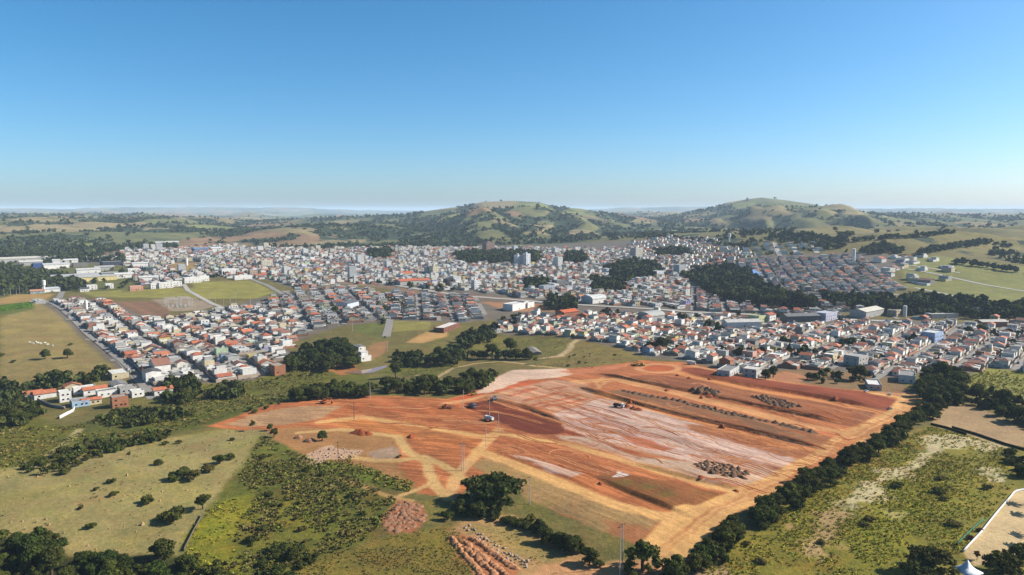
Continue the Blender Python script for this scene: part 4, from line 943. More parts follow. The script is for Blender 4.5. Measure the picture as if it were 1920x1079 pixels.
district([(1395, 464), (1420, 456), (1545, 459), (1550, 476), (1400, 482)], math.radians(-166), 0, 44.0, 120.0, 11.0, [('white flat', 1)], 'far', streets=False, keep=.45, big=.4)
HOUSES = []
for L in LOTS:
    if random.random() < .045: continue                       # an empty plot
    lw, ld = L['w'], L['d']; w = lw * random.uniform(.74, .98); d = ld * random.uniform(.4, .7)
    set_ = random.uniform(.3, 2.4); oy = -ld / 2 + set_ + d / 2
    ca, sa = math.cos(L['ang']), math.sin(L['ang'])
    h = new_house(L['x'] - sa * oy, L['y'] + ca * oy, L['ang'] + random.uniform(-.02, .02), w, d, L['roofs'], L['big'])
    back = ld / 2 - oy
    if random.random() < .85 and back - d / 2 > 3:
        ww = random.uniform(.4, 1) * w; h['annex'] = (-w / 2, -w / 2 + ww, d / 2 + .02, d / 2 + random.uniform(2.2, max(2.6, back - d / 2 - .4)), random.uniform(2.4, 2.9)); h['annex_rgb'] = lin(*random.choice(ROOFS[random.choice(['grey sheet', 'grey sheet', 'faded tile', 'white flat'])]))
    if random.random() < .7 and math.hypot(L['x'], L['y']) < 1000: h['yard'] = (-lw / 2 + .05, lw / 2 - .05, -ld / 2 - oy + .1, ld / 2 - oy - .1, random.uniform(1.6, 2.3)); h['yard_rgb'] = lin(*random.choice([(206, 202, 192), (180, 176, 168), (160, 150, 138), (190, 170, 150), (176, 128, 100)]), .9)
    if L['name'] == 'far' and L['roofs'] is ROOF_C and random.random() < .006:
        n_ = random.choice([3, 4, 4, 5, 6]); h.update(z=3.1 * n_, floors=n_, w=random.uniform(9, 14), d=random.uniform(9, 13), roof='white flat', form='parapet', roof_rgb=lin(180, 178, 172), wall_rgb=lin(*random.choice([(224, 222, 216), (214, 206, 188), (196, 196, 194)]), .92)); h.pop('upper', None); h.pop('yard', None); h.pop('annex', None)
    h.update(row=(L['name'], L['k'], L['side']), a=L['a'])
    HOUSES.append(h)
for h in HOUSES:
    h['gz'] = float(surf(h['x'], h['y'])); h['dist'] = math.hypot(h['x'], h['y'])
    h['px'], h['py'], _ = [float(q) for q in to_pix(h['x'], h['y'], h['gz'] + 2)]
# houses at the foot of the left district, placed one by one
def edge_house(px, py, w, d, floors, wall, roof, form, label, rot=0.0, **kw):
    w, d = w * .84, d * .84
    x, y, z = at(px, py); h = new_house(x, y, math.atan2(E1[1], E1[0]) + rot, w, d, ROOF_L)
    h.update(wall=wall, roof=roof, form=form, floors=floors, z=3.1 * floors + .2, wall_rgb=lin(*WALLS[wall], .93), roof_rgb=lin(*ROOFS[roof][0]), gz=z, dist=math.hypot(x, y), label=label, keep=True, px=px, py=py, row=('edge', 0, 0), a=0)
    for k in ('tank', 'upper', 'annex', 'yard'): h.pop(k, None)
    h.update(kw); HOUSES.append(h)
edge_house(62, 746, 9, 13, 1, 'white', 'orange tile', 'gable_y', 'white house with orange tile roof, leftmost of the pair nearest the woods')
edge_house(84, 745, 9, 15, 1, 'white', 'orange tile', 'gable_y', 'long white house with orange tile roof, right one of the pair nearest the woods')
edge_house(136, 731, 10, 12, 1, 'cream', 'orange tile', 'gable_x', 'cream house with orange tile roof below the dark pasture wood')
edge_house(158, 735, 8, 16, 1, 'white', 'white flat', 'parapet', 'white flat-roofed house between two orange-roofed ones near the pasture wood')
edge_house(178, 737, 8, 17, 1, 'white', 'orange tile', 'gable_y', 'narrow white house with long orange roof running toward the street')
edge_house(122, 752, 8, 8, 2, 'white', 'white flat', 'parapet', 'white two-storey cube house below the orange-roofed row')
edge_house(150, 760, 12, 12, 1, 'pale blue', 'concrete flat', 'parapet', 'low pale blue house with grey slab roof at the settlement corner')
edge_house(172, 758, 6, 13, 1, 'cream', 'orange tile', 'gable_y', 'narrow cream house with orange roof beside the low blue house')
edge_house(200, 742, 9, 14, 1, 'white', 'grey sheet', 'parapet', 'white house with grey sheet roof uphill of the bare brick block')
edge_house(224, 762, 9, 11, 2, 'raw brick', 'concrete flat', 'parapet', 'bare brick two-storey house standing alone at the settlement edge')
edge_house(222, 727, 18, 10, 1, 'white', 'grey sheet', 'gable_x', 'long low white house with grey roof along the entry street')
edge_house(238, 735, 12, 12, 1, 'light grey', 'concrete flat', 'parapet', 'grey flat-roofed house where the entry street ends')
edge_house(257, 742, 9, 9, 1, 'white', 'white flat', 'parapet', 'small white flat house beside the end of the entry street')
edge_house(222, 706, 19, 13, 1, 'cream', 'white flat', 'parapet', 'wide cream walled building at the near end of the pasture-side row')
edge_house(285, 712, 13, 12, 2, 'white', 'dark sheet', 'gable_x', 'white two-storey house with dark roof facing the entry street')
edge_house(300, 697, 20, 13, 2, 'white', 'faded tile', 'gable_y', 'large white two-storey building at the corner of the entry street')
edge_house(305, 738, 8, 14, 1, 'white', 'orange tile', 'gable_y', 'white house with orange roof half hidden by trees near entry street')
edge_house(330, 712, 10, 10, 1, 'white', 'grey sheet', 'gable_x', 'white cottage with grey roof at the valley edge')
edge_house(520, 700, 14, 10, 2, 'raw brick', 'concrete flat', 'parapet', 'pinkish bare brick block at the valley end of its street')
edge_house(680, 674, 15, 11, 1, 'white', 'white flat', 'parapet', 'big white terraced house above the brown pond', upper=(-5, 2, -2, 4))
edge_house(674, 656, 12, 8, 1, 'white', 'grey sheet', 'gable_x', 'white house behind the big terraced house by the pond')

def owin(mesh_data, parent, x, y, z, facing, nm):
    o = obj(nm, mesh_data, None, parent); o.location = (x, y, z); o.rotation_euler = (0, 0, facing * math.pi / 2); return o
def box_mesh(name, x0, x1, y0, y1, z0, z1, mat):
    Q = Quads(); Q.box('b', x0, x1, y0, y1, z0, z1, (1, 1, 1), bottom=True)
    V = np.array(Q.q).reshape(-1, 3); me = mesh_np(name, V, np.arange(len(V)).reshape(-1, 4)); me.materials.append(mat); return me
ME_WIN = box_mesh('window', -.6, .6, -.06, .05, -.5, .5, M_PANE)
ME_DOOR = box_mesh('door', -.5, .5, -.06, .05, -1.05, 1.05, M_DOOR)
ME_SILL = box_mesh('frame', -.85, .85, -.10, .04, -.66, -.56, M_FRAME)

def quads_mesh(name, qs, cs, ms, mats):
    V = np.array(qs, float).reshape(-1, 3); me = mesh_np(name, V, np.arange(len(V)).reshape(-1, 4))
    add_attr(me, 'tint', np.repeat(np.array(cs, float), 4, 0))
    for m in mats: me.materials.append(m)
    me.polygons.foreach_set('material_index', np.array(ms, np.int32)); return me

def build_thing(name, Q, x, y, z, ang, label, category, group=None, wins=(), windows=True, door=None, mats=None):
    e = bpy.data.objects.new(name, None); COL.objects.link(e); e.location = (x, y, z); e.rotation_euler = (0, 0, ang); e.empty_display_size = 1
    e['label'] = label; e['category'] = category
    if group: e['group'] = group
    byp = {}
    for i, p in enumerate(Q.part): byp.setdefault(p, []).append(i)
    for p, idx in byp.items():
        used = sorted({Q.m[i] for i in idx}); mm = [(mats or [M_WALL, M_ROOF, M_PANE])[u] for u in used]
        obj(p, quads_mesh(p, [Q.q[i] for i in idx], [Q.c[i] for i in idx], [used.index(Q.m[i]) for i in idx], mm), None, e)
    if windows:
        for wx, wy, wz, f in wins: owin(ME_WIN, e, wx, wy, wz, f, 'window')
    if door: owin(ME_DOOR, e, *door, 'door')
    return e

ORD = ['zeroth', 'first', 'second', 'third', 'fourth', 'fifth', 'sixth', 'seventh', 'eighth', 'ninth', 'tenth', 'eleventh', 'twelfth', 'thirteenth', 'fourteenth', 'fifteenth', 'sixteenth', 'seventeenth', 'eighteenth', 'nineteenth', 'twentieth']
def ordn(i): return ORD[i] if i < len(ORD) else f'{i}{"th" if 10 < i % 100 < 14 else {1: "st", 2: "nd", 3: "rd"}.get(i % 10, "th")}'

BIG_FOOT = []                                                  # ground taken by large buildings, so no house stands there
def clear_for(x, y, r): BIG_FOOT.append((x, y, r))
exec_big = []
def hall(px, py, w, d, z, wall, roof_rgb, style, name, cat, label, rot=0.0, windows=0, base=None):
    w, d, z = w * .92, d * .92, z * (.68 if z > 10 else .9)
    exec_big.append((px, py, w, d, z, wall, roof_rgb, style, name, cat, label, rot, windows)); x, y, _ = at(px, py); clear_for(x, y, max(w, d) * .56)
WHT, CRM, GRY = (242, 238, 230), (214, 200, 168), (180, 178, 172)
hall(1625, 592, 46, 20, 7.5, GRY, (206, 200, 184), 'gable', 'warehouse', 'warehouse', 'long warehouse with pale cream roof, biggest beyond the right district')
hall(1220, 600, 26, 20, 6, GRY, (176, 176, 170), 'arch', 'sports_hall', 'hall', 'sports hall with grey arched roof among tiled houses')
hall(1113, 567, 26, 22, 6, WHT, (206, 206, 202), 'arch', 'sports_hall', 'hall', 'sports hall with white domed roof near the railway')
hall(1390, 612, 40, 16, 6, WHT, (196, 194, 186), 'gable', 'warehouse', 'warehouse', 'white warehouse with dark shaded front near the right-hand tiled houses', rot=-.55)
hall(1420, 606, 16, 14, 9, (206, 208, 150), (150, 160, 140), 'flat', 'office_block', 'building', 'yellow-green three-storey block beside the white warehouse', windows=3)
hall(1440, 604, 13, 12, 9.5, WHT, (176, 100, 76), 'gable', 'office_block', 'building', 'white three-storey block with tile roof beside the yellow-green one', windows=3)
hall(1500, 602, 42, 16, 7, (120, 118, 114), (120, 120, 118), 'gable', 'open_shed', 'shed', 'long dark grey shed with flat-pitched roof below the hillside district', rot=-.5)
hall(1548, 600, 26, 14, 9, (200, 200, 214), (190, 190, 196), 'flat', 'office_block', 'building', 'pale lilac office block with white stair wall', windows=3)
hall(1748, 640, 20, 12, 9.5, (170, 190, 222), (214, 212, 206), 'flat', 'apartment_block', 'building', 'blue and white three-storey apartment block in the right district', windows=3)
hall(1637, 727, 18, 9, 3.6, (206, 198, 184), (226, 224, 218), 'flat', 'site_office', 'building', 'low pale building with white roof at the corner of the earthworks', rot=.55, windows=1)
hall(1700, 714, 20, 11, 5.5, WHT, (150, 146, 140), 'flat', 'house', 'house', 'white boxy house with grey terrace above the low site building', rot=.4, windows=2)
hall(1604, 684, 16, 13, 8, (190, 186, 180), (170, 168, 162), 'flat', 'house', 'house', 'large grey two-storey house with blank white end wall', windows=2)
hall(1365, 702, 24, 10, 4.6, (206, 204, 198), (140, 138, 134), 'flat', 'house', 'house', 'long white house with dark openings along the earthworks edge', rot=.3, windows=2)
hall(1410, 706, 14, 10, 6.5, (196, 192, 184), (206, 202, 192), 'flat', 'house', 'house', 'grey house with stepped white balconies by the earthworks edge', rot=.3, windows=2)
hall(652, 578, 30, 16, 8, (196, 206, 214), (96, 98, 104), 'gable', 'church_hall', 'hall', 'hall with dark slate-grey roof left of the tree-lined avenue', rot=.6)
hall(838, 618, 42, 12, 4.5, (128, 82, 66), (222, 218, 210), 'flat', 'school', 'building', 'low school with white roof and brown brick front beside the football field', rot=.55, windows=1)
hall(965, 580, 28, 16, 7.5, WHT, (206, 204, 200), 'flat', 'workshop', 'building', 'white flat workshop with grey side above the riverside wood', rot=.2)
hall(990, 576, 14, 10, 6, WHT, (222, 220, 212), 'flat', 'workshop', 'building', 'smaller white workshop right of the larger white one', rot=.2)
hall(1063, 591, 24, 16, 5, (170, 110, 80), (204, 104, 62), 'gable', 'barn', 'barn', 'barn with bright orange roof under the dark wood')
hall(1002, 663, 24, 7, 3.2, (150, 140, 128), (150, 142, 130), 'gable', 'cattle_shed', 'shed', 'long grey cattle shed on the farm slope', rot=1.1)
hall(971, 500, 11, 12, 30, (222, 224, 226), (190, 190, 190), 'flat', 'tower_block', 'tower', 'left one of the two white towers in the town centre', windows=8)
hall(987, 500, 11, 12, 34, (226, 228, 230), (190, 190, 190), 'flat', 'tower_block', 'tower', 'right and taller one of the two white towers in the town centre', windows=9)
hall(916, 473, 26, 18, 32, (140, 118, 104), (150, 140, 130), 'flat', 'tower_block', 'tower', 'brown tower block at the far edge of town', windows=8)
hall(1193, 485, 22, 16, 30, (196, 190, 178), (170, 166, 158), 'flat', 'tower_block', 'tower', 'beige tower block right of the town centre', windows=8)
hall(814, 516, 14, 14, 22, (214, 204, 178), (180, 174, 160), 'flat', 'tower_block', 'tower', 'cream tower block left of the town centre', windows=6)
hall(804, 515, 12, 12, 19, (186, 186, 182), (170, 168, 160), 'flat', 'tower_block', 'tower', 'grey tower block against the cream one', windows=5)
hall(842, 536, 14, 12, 14, (72, 60, 56), (90, 86, 84), 'flat', 'apartment_block', 'building', 'dark brown apartment block near the station yard', windows=4)
hall(855, 536, 8, 10, 13, WHT, (200, 200, 196), 'flat', 'apartment_block', 'building', 'narrow white block right of the dark brown one', windows=4)
hall(891, 542, 9, 9, 18, (230, 230, 228), (200, 200, 196), 'flat', 'apartment_block', 'building', 'slim white tower beside the railway', windows=5)
hall(924, 525, 22, 10, 11, (196, 202, 208), (200, 200, 196), 'flat', 'apartment_block', 'building', 'pale grey-blue slab block above the railway', windows=3)
hall(1025, 546, 22, 12, 11, (176, 184, 194), (150, 150, 150), 'flat', 'apartment_block', 'building', 'grey-blue block with antenna posts behind the dark trees', windows=3)
hall(1047, 536, 18, 12, 12, (120, 122, 122), (180, 180, 176), 'flat', 'apartment_block', 'building', 'dark grey framed block right of the dark town trees', windows=3)
hall(1138, 514, 14, 12, 13, (196, 204, 212), (210, 210, 206), 'flat', 'apartment_block', 'building', 'white and grey block in front of the far park', windows=4)
hall(1230, 518, 26, 14, 9, (214, 216, 220), (190, 190, 188), 'flat', 'school', 'building', 'pale slab building at the edge of the central park', windows=2)
hall(485, 500, 14, 12, 17, (218, 206, 186), (190, 184, 170), 'flat', 'apartment_block', 'building', 'beige apartment block in the far left district', windows=5)
hall(499, 500, 22, 12, 16, (214, 204, 182), (190, 184, 170), 'flat', 'apartment_block', 'building', 'wide cream apartment block next to the beige one', windows=5)
hall(512, 519, 9, 12, 13, WHT, (200, 200, 196), 'flat', 'apartment_block', 'building', 'white block beside an orange-roofed hall', windows=4)
hall(494, 520, 30, 9, 5, GRY, (196, 112, 76), 'gable', 'market_hall', 'hall', 'orange-roofed hall beside the far white block')
hall(474, 517, 14, 12, 9, (186, 160, 138), (150, 140, 130), 'flat', 'apartment_block', 'building', 'brown squat block left of the orange-roofed hall', windows=3)
hall(430, 514, 30, 14, 9, WHT, (214, 212, 206), 'flat', 'factory', 'building', 'white stepped block above the yellow field', windows=2)
hall(455, 524, 30, 10, 6, WHT, (220, 218, 212), 'flat', 'factory', 'building', 'long low white block above the yellow field')
hall(360, 530, 26, 12, 8, WHT, (222, 220, 214), 'flat', 'factory', 'building', 'plain white block left of the country lane', windows=1)
hall(380, 527, 18, 12, 8, WHT, (222, 220, 214), 'flat', 'factory', 'building', 'smaller white block right of the plain white one', windows=1)
hall(310, 540, 20, 12, 8, WHT, (222, 220, 214), 'flat', 'villa', 'house', 'white modern villa with garage, left of the country lane', windows=2)
hall(328, 537, 18, 12, 7, WHT, (222, 220, 214), 'flat', 'villa', 'house', 'white modern villa nearest the country lane', windows=2)
hall(292, 541, 16, 12, 7, WHT, (214, 212, 206), 'flat', 'villa', 'house', 'white modern villa with dark garage doors beyond the open field', windows=2)
hall(255, 545, 18, 10, 6.5, (214, 160, 132), (222, 220, 214), 'flat', 'house', 'house', 'salmon pink house on the open field', windows=1)
hall(205, 541, 11, 9, 7, WHT, (222, 220, 214), 'flat', 'villa', 'house', 'white cube villa standing alone on the open field', windows=2)
hall(172, 543, 14, 10, 6.5, WHT, (222, 220, 214), 'flat', 'villa', 'house', 'white villa with flat roof right of the gabled white one', windows=2)
hall(158, 547, 12, 10, 5, WHT, (90, 90, 92), 'gable', 'villa', 'house', 'white gabled villa with dark glazing on the open field', windows=1)
hall(70, 550, 18, 12, 4, (176, 190, 186), (196, 140, 110), 'gable', 'pump_house', 'building', 'grey-green pump house beside the white water tower', windows=1)
hall(96, 547, 22, 14, 5, WHT, (190, 194, 198), 'gable', 'pump_house', 'building', 'white shed with pale roof right of the water tower')
hall(140, 527, 72, 26, 9, WHT, (168, 168, 166), 'gable', 'factory', 'factory', 'large white factory with grey roofs in the industrial estate', rot=.1)
hall(182, 527, 60, 14, 8, (216, 200, 140), (176, 174, 168), 'gable', 'factory', 'factory', 'long factory with yellow wall right of the large white one', rot=.1)
hall(105, 503, 46, 20, 8, WHT, (190, 190, 188), 'gable', 'warehouse', 'warehouse', 'white-roofed warehouse behind the dark eucalyptus wood', rot=.1)
hall(72, 502, 18, 12, 8, (66, 92, 150), (90, 110, 150), 'flat', 'warehouse', 'warehouse', 'small blue warehouse left of the white-roofed one')
hall(25, 492, 90, 24, 8, GRY, (196, 192, 178), 'gable', 'warehouse', 'warehouse', 'very long pale warehouse at the far left', rot=.1)
hall(150, 500, 26, 16, 7, (130, 128, 120), (120, 118, 114), 'flat', 'warehouse', 'warehouse', 'dark grey warehouse with yellowish corner in the estate')
hall(210, 497, 40, 18, 7, (60, 64, 76), (200, 198, 192), 'flat', 'warehouse', 'warehouse', 'dark-walled warehouse with white roof edge', rot=.1)
hall(282, 511, 18, 16, 13, (62, 86, 84), (196, 200, 198), 'flat', 'office_block', 'building', 'dark green glass office block with white side', windows=4)
hall(250, 512, 20, 12, 8, WHT, (220, 218, 212), 'flat', 'office_block', 'building', 'white office block left of the green glass one', windows=2)
hall(310, 460, 70, 20, 8, (150, 148, 142), (196, 196, 192), 'gable', 'factory', 'factory', 'long grey-roofed factory before the far dark wood', rot=.1)
hall(375, 473, 34, 18, 9, (110, 130, 160), (120, 140, 166), 'gable', 'warehouse', 'warehouse', 'blue-roofed warehouse beyond the far left district', rot=.1)
hall(404, 473, 24, 18, 10, WHT, (214, 214, 210), 'gable', 'warehouse', 'warehouse', 'white gabled warehouse right of the blue-roofed one')
hall(762, 534, 34, 20, 7, GRY, (190, 106, 74), 'gable', 'station_hall', 'hall', 'big orange-tiled station hall beside the tracks')
hall(788, 532, 30, 16, 6, GRY, (186, 104, 72), 'gable', 'station_hall', 'hall', 'second orange-tiled hall beside the tracks, right of the first')
hall(762, 518, 22, 18, 6, CRM, (196, 108, 72), 'gable', 'market_hall', 'hall', 'orange-roofed church hall behind the station hall')
hall(1412, 519, 22, 16, 6, (130, 150, 176), (96, 136, 190), 'hip', 'chapel', 'building', 'chapel with blue pyramid roof at the park edge')
hall(1850, 587, 40, 12, 7, (176, 170, 160), (190, 186, 176), 'flat', 'school', 'building', 'long school with pale roof below the right-hand wood', rot=-.5, windows=2)
hall(1765, 596, 36, 12, 5, GRY, (206, 204, 194), 'flat', 'warehouse', 'warehouse', 'low white-roofed shed left of the long school', rot=-.5)
hall(1858, 612, 30, 12, 6, (196, 130, 104), (196, 190, 178), 'gable', 'warehouse', 'warehouse', 'brick-red shed with pale roof in the right district', rot=-.6)
hall(1676, 592, 14, 10, 7, (196, 180, 150), (170, 160, 146), 'flat', 'office_block', 'building', 'beige block right of the long cream-roofed warehouse', windows=2)

for i, (px, py, w, d, wl, rf) in enumerate(((58, 497, 40, 18, GRY, (206, 204, 196)), (122, 494, 46, 16, WHT, (210, 208, 202)), (165, 512, 40, 18, WHT, (198, 196, 190)), (195, 507, 34, 16, GRY, (176, 174, 170)), (232, 521, 30, 16, WHT, (214, 212, 206)), (205, 519, 26, 14, GRY, (150, 150, 148)), (278, 527, 30, 14, WHT, (206, 204, 198)), (238, 488, 44, 16, WHT, (212, 210, 204)), (180, 488, 36, 16, GRY, (190, 188, 182)), (262, 500, 30, 14, WHT, (210, 208, 202)), (92, 488, 40, 16, GRY, (196, 194, 186)))):
    hall(px, py, w, d, 7, wl, rf, 'gable', 'warehouse', 'warehouse', f'pale-roofed shed in the far left industrial estate, {ordn(1 + sorted((58, 122, 165, 195, 232, 205, 278, 238, 180, 262, 92)).index(px))} from the left')

def hall_shape(w, d, z, wall, roof, style):
    Q = Quads(); a, b = w / 2, d / 2; c, r = lin(*wall, .92), lin(*roof, .95)
    Q.box('wall', -a, a, -b, b, -2.0, z, c, 0, top=False)
    if style == 'gable': Q.gable('roof', -a, a, -b, b, z, b * .28, True, r, c, .6)
    elif style == 'hip': Q.hip('roof', -a, a, -b, b, z, b * .8, r)
    elif style == 'arch':
        n = 12; pts = [(b + .5) * -math.cos(math.pi * i / n) for i in range(n + 1)]; zs = [z + 4.2 * math.sin(math.pi * i / n) for i in range(n + 1)]
        for i in range(n):
            Q.add('roof', ((-a - .4, pts[i], zs[i]), (a + .4, pts[i], zs[i]), (a + .4, pts[i + 1], zs[i + 1]), (-a - .4, pts[i + 1], zs[i + 1])), r, 1)
            for e in (-a, a): Q.add('wall', ((e, pts[i], z), (e, pts[i + 1], z), (e, pts[i + 1], zs[i + 1] - .05), (e, pts[i], zs[i] - .05)), c, 0)
    else:
        t = .25
        for q in ((-a, a, -b, -b + t), (-a, a, b - t, b), (-a, -a + t, -b + t, b - t), (a - t, a, -b + t, b - t)): Q.box('wall', *q, z, z + .7, c)
        Q.add('roof', ((-a + t, -b + t, z + .15), (a - t, -b + t, z + .15), (a - t, b - t, z + .15), (-a + t, b - t, z + .15)), r, 1)
        if z > 10: Q.box('lift_house', -a * .35, a * .2, -b * .3, b * .35, z + .15, z + 3.4, c, 0)
    return Q
for (px, py, w, d, z, wall, rgb, style, name, cat, label, rot, nw) in exec_big:
    x, y, g = at(px, py); Q = hall_shape(w, d, z, wall, rgb, style); wins = []
    for f in range(nw):
        zc = 1.8 + 3.1 * f
        if zc + .6 > z: break
        nx = max(2, min(5, int(w / 4))); ny = max(2, min(4, int(d / 4)))
        for i in range(nx): wins.append(((i + .5) / nx * w - w / 2, -d / 2, zc, 0))
        for i in range(ny): wins += [(w / 2, (i + .5) / ny * d - d / 2, zc, 1), (-w / 2, (i + .5) / ny * d - d / 2, zc, 3)]
    build_thing(name, Q, x, y, g, math.atan2(E1[1], E1[0]) + math.pi * .5 + rot, label, cat, 'halls and blocks of the town', wins, door=(0, -d / 2, 1.05, 0))

# which houses are built one by one: the 300 that show largest
def clear_of_big(h): return all(math.hypot(h['x'] - bx, h['y'] - by) > br + 4 for bx, by, br in BIG_FOOT)
HOUSES = [h for h in HOUSES if h.get('keep') or clear_of_big(h)]
def shows(h): return -60 < h['px'] < 1980
cand = sorted([h for h in HOUSES if shows(h) and h['row'][0] != 'far'], key=lambda h: (0 if h.get('keep') else 1, h['dist'] / math.sqrt(h['w'] * h['z'])))
single = cand[:300]; ids = {id(h) for h in single}
rows = {}
for h in single: rows.setdefault(h['row'], []).append(h)
rank = {}
for dn in ('pasture side', 'avenue side', 'tile side', 'earthworks side'):
    ks = sorted({r[1] for r in rows if r[0] == dn}); rank[dn] = {k: i + 1 for i, k in enumerate(ks)}
REF = {'pasture side': 'street from the pasture', 'avenue side': 'street left of the avenue', 'tile side': 'street right of the avenue', 'earthworks side': 'street climbing from the earthworks'}
for key, hs_ in rows.items():
    if key[0] == 'edge': continue
    hs_.sort(key=lambda h: h['dist'])
    for i, h in enumerate(hs_):
        rn = {'orange tile': 'orange-roofed', 'faded tile': 'brown-tiled', 'grey sheet': 'grey-roofed', 'dark sheet': 'dark-roofed', 'white flat': 'white-topped', 'concrete flat': 'slab-topped'}[h['roof']]
        side = 'left' if (key[2] > 0) == (key[0] == 'earthworks side') else 'right'
        h['label'] = f"{rn} {h['wall']} house, {ordn(i + 1)} on {side} side of {ordn(rank[key[0]].get(key[1], 1))} {REF.get(key[0], 'street')}"
ME_WINS = ME_WIN
for n_, h in enumerate(single):
    Q, wins = house_shape(h)
    vis = []
    for wn_ in wins:                                       # keep the windows on the walls that can be seen or lit
        f = h['ang'] + wn_[3] * math.pi / 2 - math.pi / 2
        if math.cos(f) * -h['x'] + math.sin(f) * -h['y'] > 0: vis.append(wn_)
    vis = vis[:8 if h['dist'] < 560 else 3]
    build_thing('house', Q, h['x'], h['y'], h['gz'] + .1, h['ang'], h['label'], 'house', 'houses of the town', vis, door=(random.uniform(-.2, .2) * h['w'], -h['d'] / 2, 1.05, 0) if h['dist'] < 640 else None)

# all the other houses, too far and too many to pick apart
bq, bc, bm = [], [], []
for h in HOUSES:
    if id(h) in ids: continue
    Q, wins = house_shape(h)
    for wx, wy, wz, f in wins:
        ww, e = .7, .06
        if f == 0: q = ((wx - ww, wy - e, wz - .55), (wx + ww, wy - e, wz - .55), (wx + ww, wy - e, wz + .55), (wx - ww, wy - e, wz + .55))
        elif f == 2: q = ((wx + ww, wy + e, wz - .55), (wx - ww, wy + e, wz - .55), (wx - ww, wy + e, wz + .55), (wx + ww, wy + e, wz + .55))
        elif f == 1: q = ((wx + e, wy - ww, wz - .55), (wx + e, wy + ww, wz - .55), (wx + e, wy + ww, wz + .55), (wx + e, wy - ww, wz + .55))
        else: q = ((wx - e, wy + ww, wz - .55), (wx - e, wy - ww, wz - .55), (wx - e, wy - ww, wz + .55), (wx - e, wy + ww, wz + .55))
        if h['dist'] < 1000: Q.add('window', q, lin(40, 42, 46), 2)
    A = np.array(Q.q, float); ca, sa = math.cos(h['ang']), math.sin(h['ang'])
    B = np.empty_like(A); B[..., 0] = A[..., 0] * ca - A[..., 1] * sa + h['x']; B[..., 1] = A[..., 0] * sa + A[..., 1] * ca + h['y']; B[..., 2] = A[..., 2] + h['gz'] + .1
    bq.append(B); bc += Q.c; bm += Q.m
me = quads_mesh('distant_houses', np.concatenate(bq), bc, bm, [M_WALL, M_ROOF, M_PANE])
obj('distant_houses', me, None, kind='stuff', label='mass of small far houses filling the town behind the nearer streets', category='houses')
print('houses', len(HOUSES), 'single', len(single), 'quads', len(bm), 'streets', len(STREETS))

for line, wd in STREETS: sample_ribbon('street', line, wd, M_ASPHALT, .1 if math.hypot(*line[0]) < 800 else .4)
ENTRY = [(117, 547), (107, 566), (130, 590), (150, 608), (188, 638), (223, 673), (240, 690), (267, 717), (288, 748)]
sample_ribbon('street', W(ENTRY), 7.5, M_ASPHALT, .12)
sample_ribbon('lane', W([(345, 534), (352, 545), (372, 556), (398, 570), (425, 580)]), 6, M_CONC, .3)
sample_ribbon('road', W([(470, 523), (500, 535), (530, 552)]), 7, M_ASPHALT, .3)
sample_ribbon('avenue', W([(742, 548), (737, 565), (733, 590), (729, 612), (724, 632)]), 8, M_ASPHALT, .25)
sample_ribbon('street', W([(816, 556), (819, 580), (822, 602)]), 6.5, M_ASPHALT, .25)
sample_ribbon('street', W([(888, 566), (896, 580), (904, 594)]), 6.5, M_ASPHALT, .25)
sample_ribbon('railway', W(RAIL), 9, M_CONC, .6)
for L in ([(1560, 560), (1640, 548), (1700, 556), (1690, 572)], [(1700, 505), (1760, 515), (1850, 535), (1930, 548)], [(1705, 498), (1770, 508), (1800, 512)], [(1715, 540), (1800, 558), (1930, 578)]): sample_ribbon('lane', W(L), 6, M_CONC, .4)
for L in ([(1452, 455), (1458, 472), (1462, 480)], [(1487, 456), (1490, 470), (1498, 478)], [(1522, 456), (1532, 475)]): sample_ribbon('lane', W(L), 9, M_CONC, .6)

# ------------------------------------------------------------------ trees among the houses and beyond
def wood_here(x, y):
    i = np.clip(np.searchsorted(ROWS, y) - 1, 0, NR - 2); j = np.clip(((x / np.maximum(y, 1) - TX[0]) / (TX[1] - TX[0])).astype(int), 0, NC - 2)
    return wood.reshape(NR, NC)[i, j]
for P, sp, r0, r1, sd in (([(850, 477), (930, 474), (1010, 476), (1012, 494), (930, 496), (862, 494)], 9, 5, 8, 31), ([(1062, 480), (1090, 476), (1098, 494), (1052, 496)], 9, 5, 8, 32),
        ([(1132, 506), (1190, 494), (1238, 500), (1238, 520), (1155, 528)], 9, 5, 8, 33), ([(1280, 520), (1330, 506), (1402, 508), (1448, 550), (1518, 566), (1528, 584), (1440, 578), (1350, 564)], 9, 5, 8.5, 34),
        ([(987, 531), (1028, 528), (1028, 544), (987, 545)], 8, 4, 7, 35), ([(1107, 528), (1168, 526), (1172, 549), (1112, 550)], 8, 4, 7, 36), ([(1538, 556), (1600, 560), (1660, 568), (1720, 562), (1800, 566), (1920, 578), (1990, 582), (1990, 602), (1800, 598), (1680, 590), (1560, 574)], 9, 4.5, 8, 37),
        ([(1030, 563), (1076, 566), (1074, 584), (1024, 580)], 8, 4.5, 7, 38), ([(0, 505), (60, 512), (140, 520), (160, 545), (60, 548), (0, 556)], 9, 4, 7.5, 39), ([(1225, 472), (1285, 468), (1296, 478), (1232, 482)], 9, 5, 8, 40), ([(690, 472), (733, 471), (733, 485), (692, 484)], 10, 5, 8, 41),
        ([(1420, 445), (1480, 440), (1560, 448), (1600, 440), (1580, 470), (1540, 470)], 14, 5, 8, 42), ([(240, 462), (330, 464), (330, 468), (240, 468)], 14, 6, 9, 43), ([(0, 470), (60, 478), (150, 482), (240, 486), (240, 494), (0, 488)], 13, 5, 8, 44)):
    X, Y = scatter(W(P), sp * S, .45, sd)
    for x, y in zip(X, Y): plant(x, y, random.uniform(r0, r1), random.choice(['bushy', 'round', 'airy' if sd == 39 else 'bushy']), vary(DARK), 'town wood')
